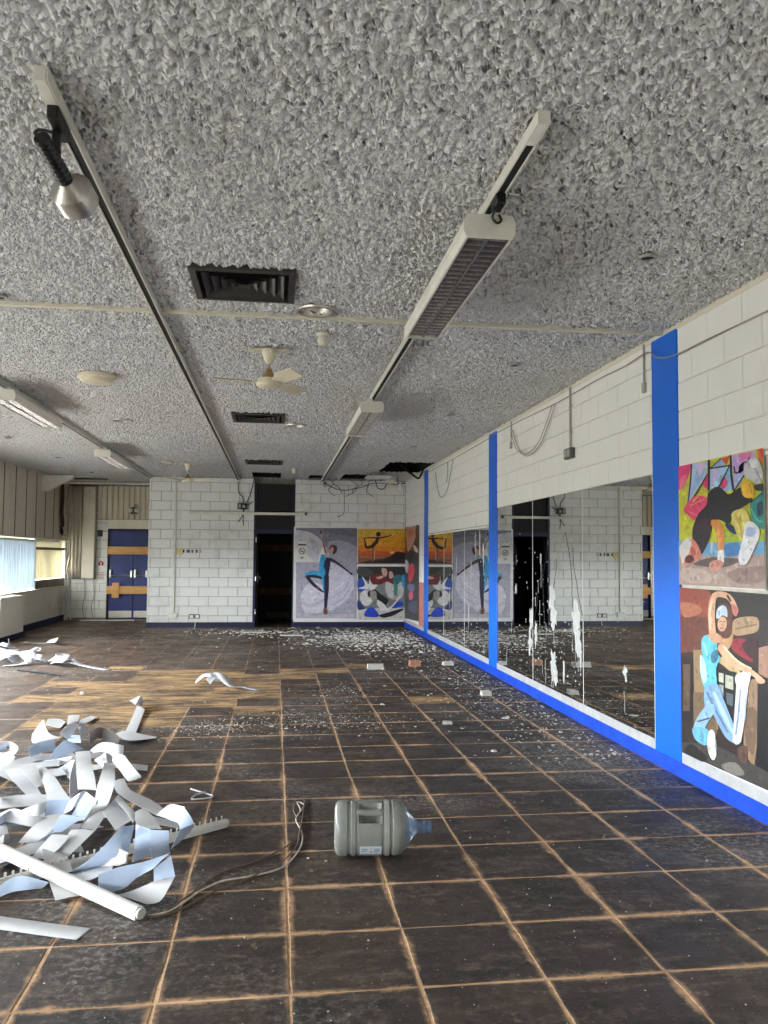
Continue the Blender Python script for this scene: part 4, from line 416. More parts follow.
 'denim':[((52,40,38),[(0,1),(0.975,1),(0.941,0.015),(0,0)]),((150,72,54),[(0,1),(0.097,1),(0.245,1),(0.35,1),(0.385,0.978),(0.384,0.936),(0.374,0.895),(0.371,0.86),(0.358,0.825),(0.317,0.797),(0.216,0.77),(0.079,0.747),(0,0.757),(0,0.828),(0,0.933)]),((110,60,48),[(0,0.829),(0.426,0.846),(0.421,0.66),(0,0.599)]),((178,110,82),[(0.012,0.91),(0.076,0.915),(0.168,0.91),(0.235,0.901),(0.267,0.89),(0.277,0.876),(0.263,0.862),(0.207,0.843),(0.123,0.825),(0.056,0.82),(0.018,0.844),(0,0.882)]),((36,30,32),[(0.003,0.573),(0.169,0.592),(0.143,0.216),(0.007,0.191)]),((96,76,62),[(0.032,0.534),(0.123,0.545),(0.106,0.265),(0.024,0.251)]),((150,124,92),[(0.164,0.633),(0.434,0.675),(0.447,0.22),(0.172,0.194)]),((120,98,76),[(0.157,0.384),(0.413,0.423),(0.433,0.192),(0.156,0.164)]),((196,170,124),[(0.397,0.615),(0.431,0.606),(0.479,0.595),(0.529,0.582),(0.566,0.57),(0.596,0.559),(0.623,0.546),(0.646,0.534),(0.662,0.525),(0.708,0.53),(0.721,0.555),(0.708,0.565),(0.687,0.579),(0.661,0.595),(0.627,0.611),(0.582,0.623),(0.528,0.635),(0.478,0.646),(0.443,0.653),(0.394,0.64)]),((28,26,28),[(0.439,0.564),(0.657,0.567),(0.65,0.36),(0.451,0.351)]),((196,196,176),[(0.464,0.541),(0.516,0.542),(0.514,0.49),(0.463,0.49)]),((186,186,170),[(0.536,0.539),(0.62,0.54),(0.618,0.467),(0.533,0.467)]),((150,160,160),[(0.467,0.477),(0.514,0.477),(0.512,0.412),(0.466,0.418)]),((90,100,104),[(0.543,0.443),(0.617,0.444),(0.61,0.378),(0.546,0.38)]),((152,124,98),[(0.727,0.533),(0.885,0.567),(0.878,0.352),(0.815,0.101),(0.714,0.15)]),((120,96,78),[(0.733,0.374),(0.768,0.401),(0.816,0.411),(0.847,0.394),(0.849,0.329),(0.836,0.237),(0.817,0.173),(0.792,0.159),(0.762,0.174),(0.739,0.204),(0.727,0.256),(0.723,0.323)]),((26,24,28),[(0.863,0.564),(0.96,0.577),(0.942,0.038),(0.835,0.034)]),((40,34,34),[(0.61,0.986),(0.975,1),(0.97,0.871),(0.605,0.832)]),((178,146,114),[(0.624,0.834),(0.64,0.848),(0.666,0.857),(0.702,0.865),(0.757,0.873),(0.821,0.879),(0.867,0.876),(0.886,0.859),(0.888,0.833),(0.878,0.811),(0.852,0.798),(0.812,0.788),(0.769,0.781),(0.724,0.772),(0.675,0.764),(0.639,0.766),(0.622,0.783),(0.618,0.811)]),((130,100,80),[(0.654,0.795),(0.698,0.803),(0.761,0.816),(0.822,0.828),(0.863,0.836),(0.867,0.84),(0.86,0.843),(0.819,0.835),(0.758,0.823),(0.695,0.81),(0.651,0.802),(0.647,0.797)]),((150,42,54),[(0.589,0.729),(0.622,0.741),(0.674,0.751),(0.722,0.754),(0.766,0.752),(0.808,0.743),(0.836,0.729),(0.843,0.701),(0.837,0.666),(0.822,0.642),(0.794,0.639),(0.756,0.646),(0.719,0.655),(0.685,0.662),(0.651,0.671),(0.624,0.682),(0.602,0.697),(0.586,0.714)]),((60,28,34),[(0.721,0.729),(0.759,0.749),(0.817,0.766),(0.859,0.767),(0.875,0.737),(0.876,0.692),(0.866,0.66),(0.839,0.653),(0.8,0.661),(0.766,0.673),(0.74,0.689),(0.72,0.71)]),((170,130,110),[(0.879,0.721),(0.966,0.742),(0.96,0.577),(0.875,0.589)]),((70,66,64),[(0,0.06),(0.405,0.134),(0.944,0.108),(0.941,0.015),(0,0)]),((126,120,114),[(0.479,0.034),(0.514,0.052),(0.575,0.072),(0.63,0.082),(0.673,0.074),(0.711,0.058),(0.722,0.042),(0.691,0.028),(0.633,0.014),(0.579,0.007),(0.533,0.011),(0.492,0.021)]),((40,38,38),[(0.124,0.075),(0.195,0.071),(0.276,0.054),(0.321,0.037),(0.309,0.018),(0.262,0),(0.209,0),(0.146,0),(0.075,0),(0.033,0),(0.039,0.025),(0.076,0.056)]),((96,70,62),[(0.656,0.162),(0.683,0.179),(0.722,0.193),(0.75,0.194),(0.759,0.172),(0.757,0.136),(0.748,0.109),(0.728,0.099),(0.7,0.099),(0.678,0.105),(0.663,0.12),(0.653,0.142)]),((196,150,112),[(0.476,0.744),(0.501,0.771),(0.535,0.799),(0.567,0.817),(0.594,0.823),(0.618,0.82),(0.633,0.809),(0.637,0.788),(0.631,0.759),(0.621,0.732),(0.606,0.71),(0.586,0.689),(0.563,0.675),(0.532,0.67),(0.498,0.671),(0.474,0.679),(0.464,0.696),(0.465,0.72)]),((216,168,134),[(0.442,0.763),(0.44,0.783),(0.436,0.812),(0.434,0.843),(0.435,0.872),(0.438,0.899),(0.442,0.927),(0.449,0.948),(0.458,0.959),(0.474,0.963),(0.506,0.964),(0.543,0.961),(0.57,0.956),(0.591,0.946),(0.612,0.927),(0.63,0.907),(0.643,0.893),(0.673,0.891),(0.687,0.906),(0.677,0.92),(0.661,0.942),(0.639,0.964),(0.608,0.982),(0.565,0.992),(0.516,0.997),(0.463,0.995),(0.412,0.982),(0.382,0.957),(0.368,0.928),(0.36,0.897),(0.354,0.868),(0.353,0.837),(0.356,0.803),(0.36,0.773),(0.362,0.753),(0.404,0.742)]),((244,206,170),[(0.387,0.777),(0.386,0.794),(0.385,0.818),(0.384,0.845),(0.387,0.869),(0.393,0.892),(0.403,0.915),(0.412,0.935),(0.419,0.95),(0.41,0.955),(0.398,0.951),(0.39,0.937),(0.379,0.916),(0.368,0.892),(0.36,0.868),(0.359,0.843),(0.36,0.816),(0.363,0.791),(0.365,0.774),(0.376,0.771)]),((60,40,40),[(0.564,0.973),(0.571,0.967),(0.582,0.958),(0.592,0.95),(0.6,0.944),(0.612,0.944),(0.617,0.95),(0.611,0.956),(0.601,0.965),(0.592,0.974),(0.585,0.98),(0.57,0.981)]),((206,120,110),[(0.62,0.935),(0.64,0.934),(0.667,0.925),(0.685,0.914),(0.686,0.898),(0.677,0.88),(0.667,0.868),(0.654,0.868),(0.638,0.874),(0.626,0.885),(0.619,0.902),(0.616,0.922)]),((96,60,48),[(0.448,0.86),(0.454,0.884),(0.468,0.903),(0.486,0.918),(0.51,0.927),(0.538,0.933),(0.563,0.932),(0.585,0.926),(0.605,0.913),(0.619,0.897),(0.625,0.874),(0.626,0.847),(0.624,0.821),(0.62,0.797),(0.614,0.774),(0.602,0.756),(0.582,0.744),(0.556,0.738),(0.532,0.737),(0.513,0.74),(0.496,0.748),(0.481,0.765),(0.466,0.793),(0.453,0.828)]),((214,166,134),[(0.564,0.817),(0.557,0.801),(0.543,0.787),(0.525,0.777),(0.504,0.773),(0.486,0.776),(0.471,0.784),(0.463,0.798),(0.462,0.814),(0.47,0.83),(0.484,0.844),(0.503,0.854),(0.523,0.857),(0.542,0.854),(0.556,0.846),(0.564,0.832)]),((192,212,226),[(0.447,0.847),(0.448,0.862),(0.454,0.881),(0.465,0.898),(0.481,0.909),(0.503,0.916),(0.522,0.92),(0.54,0.918),(0.556,0.913),(0.567,0.904),(0.573,0.889),(0.575,0.871),(0.571,0.858),(0.558,0.857),(0.539,0.863),(0.521,0.865),(0.506,0.859),(0.492,0.85),(0.479,0.844),(0.466,0.841),(0.454,0.842)]),((236,242,246),[(0.48,0.888),(0.487,0.892),(0.498,0.897),(0.509,0.902),(0.517,0.906),(0.516,0.911),(0.507,0.911),(0.499,0.908),(0.488,0.902),(0.477,0.897),(0.47,0.893),(0.47,0.888)]),((86,60,56),[(0.484,0.824),(0.49,0.824),(0.497,0.826),(0.505,0.827),(0.51,0.828),(0.513,0.831),(0.508,0.833),(0.503,0.832),(0.495,0.831),(0.488,0.829),(0.482,0.828),(0.479,0.825)]),((86,60,56),[(0.528,0.829),(0.533,0.829),(0.54,0.829),(0.547,0.829),(0.551,0.828),(0.556,0.831),(0.554,0.834),(0.549,0.834),(0.542,0.834),(0.535,0.834),(0.531,0.835),(0.526,0.832)]),((168,60,60),[(0.498,0.787),(0.504,0.788),(0.513,0.789),(0.522,0.79),(0.528,0.791),(0.533,0.793),(0.529,0.796),(0.522,0.795),(0.513,0.795),(0.504,0.794),(0.498,0.794),(0.493,0.79)]),((208,158,126),[(0.342,0.739),(0.371,0.75),(0.414,0.759),(0.45,0.762),(0.475,0.757),(0.494,0.746),(0.501,0.734),(0.492,0.719),(0.471,0.701),(0.448,0.69),(0.421,0.686),(0.392,0.688),(0.368,0.695),(0.351,0.707),(0.339,0.724)]),((100,192,208),[(0.281,0.713),(0.298,0.727),(0.321,0.736),(0.342,0.739),(0.358,0.732),(0.373,0.719),(0.39,0.708),(0.413,0.704),(0.439,0.703),(0.461,0.697),(0.481,0.686),(0.498,0.67),(0.504,0.65),(0.488,0.622),(0.459,0.59),(0.439,0.558),(0.439,0.527),(0.448,0.498),(0.441,0.473),(0.404,0.451),(0.35,0.434),(0.306,0.431),(0.28,0.451),(0.265,0.487),(0.258,0.521),(0.266,0.55),(0.283,0.577),(0.294,0.6),(0.29,0.616),(0.28,0.629),(0.273,0.645),(0.272,0.668),(0.273,0.693)]),((190,226,232),[(0.261,0.616),(0.275,0.616),(0.294,0.602),(0.31,0.582),(0.323,0.553),(0.333,0.519),(0.335,0.491),(0.326,0.472),(0.309,0.46),(0.293,0.458),(0.277,0.471),(0.262,0.494),(0.253,0.52),(0.25,0.555),(0.253,0.593)]),((60,120,150),[(0.394,0.644),(0.419,0.657),(0.452,0.667),(0.473,0.666),(0.473,0.648),(0.461,0.619),(0.445,0.598),(0.426,0.588),(0.403,0.586),(0.387,0.591),(0.381,0.605),(0.383,0.627)]),((44,32,36),[(0.462,0.707),(0.483,0.706),(0.512,0.697),(0.53,0.685),(0.529,0.666),(0.517,0.644),(0.503,0.63),(0.488,0.631),(0.472,0.639),(0.46,0.652),(0.454,0.67),(0.454,0.693)]),((150,220,230),[(0.286,0.685),(0.295,0.672),(0.307,0.653),(0.32,0.635),(0.328,0.622),(0.341,0.621),(0.35,0.628),(0.342,0.641),(0.331,0.659),(0.32,0.678),(0.313,0.691),(0.297,0.693)]),((222,174,140),[(0.458,0.671),(0.481,0.657),(0.514,0.637),(0.554,0.615),(0.596,0.598),(0.644,0.588),(0.691,0.584),(0.735,0.581),(0.772,0.577),(0.808,0.571),(0.844,0.565),(0.875,0.558),(0.896,0.554),(0.918,0.561),(0.917,0.573),(0.898,0.579),(0.87,0.588),(0.836,0.597),(0.8,0.606),(0.761,0.613),(0.719,0.619),(0.68,0.625),(0.648,0.635),(0.616,0.649),(0.582,0.669),(0.552,0.689),(0.531,0.704),(0.475,0.7)]),((246,214,184),[(0.523,0.687),(0.549,0.675),(0.585,0.658),(0.626,0.64),(0.665,0.626),(0.705,0.617),(0.746,0.611),(0.781,0.606),(0.806,0.603),(0.814,0.606),(0.812,0.611),(0.788,0.614),(0.753,0.619),(0.714,0.626),(0.677,0.635),(0.64,0.649),(0.6,0.666),(0.564,0.684),(0.538,0.696),(0.525,0.694)]),((226,180,150),[(0.842,0.579),(0.866,0.579),(0.903,0.573),(0.93,0.567),(0.939,0.561),(0.937,0.555),(0.93,0.549),(0.914,0.544),(0.893,0.54),(0.873,0.541),(0.856,0.552),(0.842,0.568)]),((132,168,204),[(0.3,0.426),(0.342,0.455),(0.404,0.471),(0.454,0.475),(0.48,0.463),(0.494,0.439),(0.512,0.412),(0.535,0.386),(0.561,0.356),(0.589,0.324),(0.625,0.282),(0.664,0.238),(0.686,0.205),(0.681,0.19),(0.659,0.185),(0.633,0.184),(0.604,0.184),(0.57,0.187),(0.535,0.197),(0.5,0.218),(0.465,0.246),(0.435,0.27),(0.413,0.29),(0.395,0.306),(0.378,0.312),(0.36,0.295),(0.343,0.268),(0.328,0.264),(0.31,0.306),(0.295,0.372)]),((176,204,226),[(0.396,0.417),(0.413,0.398),(0.437,0.371),(0.464,0.341),(0.491,0.313),(0.523,0.288),(0.557,0.262),(0.587,0.239),(0.609,0.224),(0.627,0.225),(0.635,0.236),(0.618,0.253),(0.592,0.278),(0.563,0.306),(0.537,0.333),(0.508,0.358),(0.477,0.386),(0.45,0.412),(0.431,0.429),(0.408,0.429)]),((90,120,160),[(0.323,0.407),(0.341,0.391),(0.367,0.368),(0.397,0.343),(0.427,0.318),(0.461,0.293),(0.498,0.267),(0.531,0.243),(0.554,0.227),(0.564,0.228),(0.568,0.233),(0.546,0.25),(0.514,0.274),(0.478,0.301),(0.446,0.326),(0.416,0.351),(0.387,0.376),(0.361,0.399),(0.342,0.415),(0.329,0.414)]),((146,184,214),[(0.329,0.341),(0.307,0.325),(0.276,0.301),(0.242,0.273),(0.211,0.246),(0.189,0.22),(0.171,0.195),(0.158,0.174),(0.149,0.16),(0.188,0.134),(0.266,0.161),(0.278,0.175),(0.294,0.194),(0.312,0.215),(0.332,0.235),(0.354,0.257),(0.382,0.282),(0.409,0.306),(0.428,0.323),(0.408,0.357)]),((110,176,210),[(0.157,0.178),(0.192,0.189),(0.242,0.198),(0.285,0.202),(0.316,0.203),(0.34,0.2),(0.353,0.189),(0.353,0.165),(0.342,0.133),(0.324,0.11),(0.292,0.102),(0.253,0.102),(0.218,0.105),(0.193,0.111),(0.174,0.119),(0.161,0.131),(0.151,0.145),(0.146,0.163)]),((60,80,110),[(0.224,0.221),(0.252,0.23),(0.292,0.243),(0.331,0.256),(0.358,0.265),(0.363,0.271),(0.353,0.273),(0.326,0.264),(0.287,0.251),(0.246,0.238),(0.219,0.229),(0.214,0.223)]),((216,222,236),[(0.695,0.204),(0.703,0.226),(0.714,0.256),(0.726,0.293),(0.739,0.335),(0.752,0.391),(0.767,0.458),(0.781,0.52),(0.792,0.563),(0.735,0.585),(0.666,0.552),(0.66,0.508),(0.65,0.445),(0.639,0.377),(0.63,0.321),(0.623,0.279),(0.617,0.243),(0.612,0.213),(0.609,0.192),(0.647,0.18)]),((130,150,186),[(0.656,0.236),(0.661,0.257),(0.669,0.286),(0.678,0.32),(0.686,0.353),(0.692,0.387),(0.698,0.424),(0.703,0.457),(0.706,0.48),(0.7,0.482),(0.692,0.478),(0.688,0.455),(0.681,0.422),(0.674,0.385),(0.667,0.351),(0.659,0.318),(0.65,0.284),(0.642,0.254),(0.637,0.233),(0.645,0.23)]),((236,238,244),[(0.657,0.554),(0.694,0.568),(0.747,0.578),(0.786,0.583),(0.802,0.584),(0.806,0.579),(0.803,0.567),(0.795,0.543),(0.78,0.511),(0.76,0.488),(0.73,0.482),(0.694,0.484),(0.667,0.493),(0.652,0.51),(0.646,0.534)]),((180,190,214),[(0.743,0.327),(0.748,0.357),(0.755,0.402),(0.762,0.446),(0.766,0.477),(0.76,0.479),(0.753,0.475),(0.748,0.445),(0.741,0.4),(0.734,0.355),(0.729,0.325),(0.736,0.323)]),((226,222,216),[(0.348,0.188),(0.361,0.201),(0.378,0.209),(0.394,0.21),(0.407,0.205),(0.418,0.195),(0.427,0.178),(0.433,0.15),(0.436,0.117),(0.435,0.088),(0.426,0.067),(0.412,0.05),(0.397,0.041),(0.38,0.042),(0.363,0.051),(0.349,0.063),(0.339,0.078),(0.332,0.097),(0.329,0.118),(0.331,0.142),(0.338,0.168)]),((150,140,134),[(0.416,0.175),(0.419,0.157),(0.422,0.131),(0.425,0.104),(0.427,0.086),(0.432,0.086),(0.437,0.089),(0.435,0.107),(0.432,0.133),(0.429,0.16),(0.427,0.178),(0.421,0.179)])]}
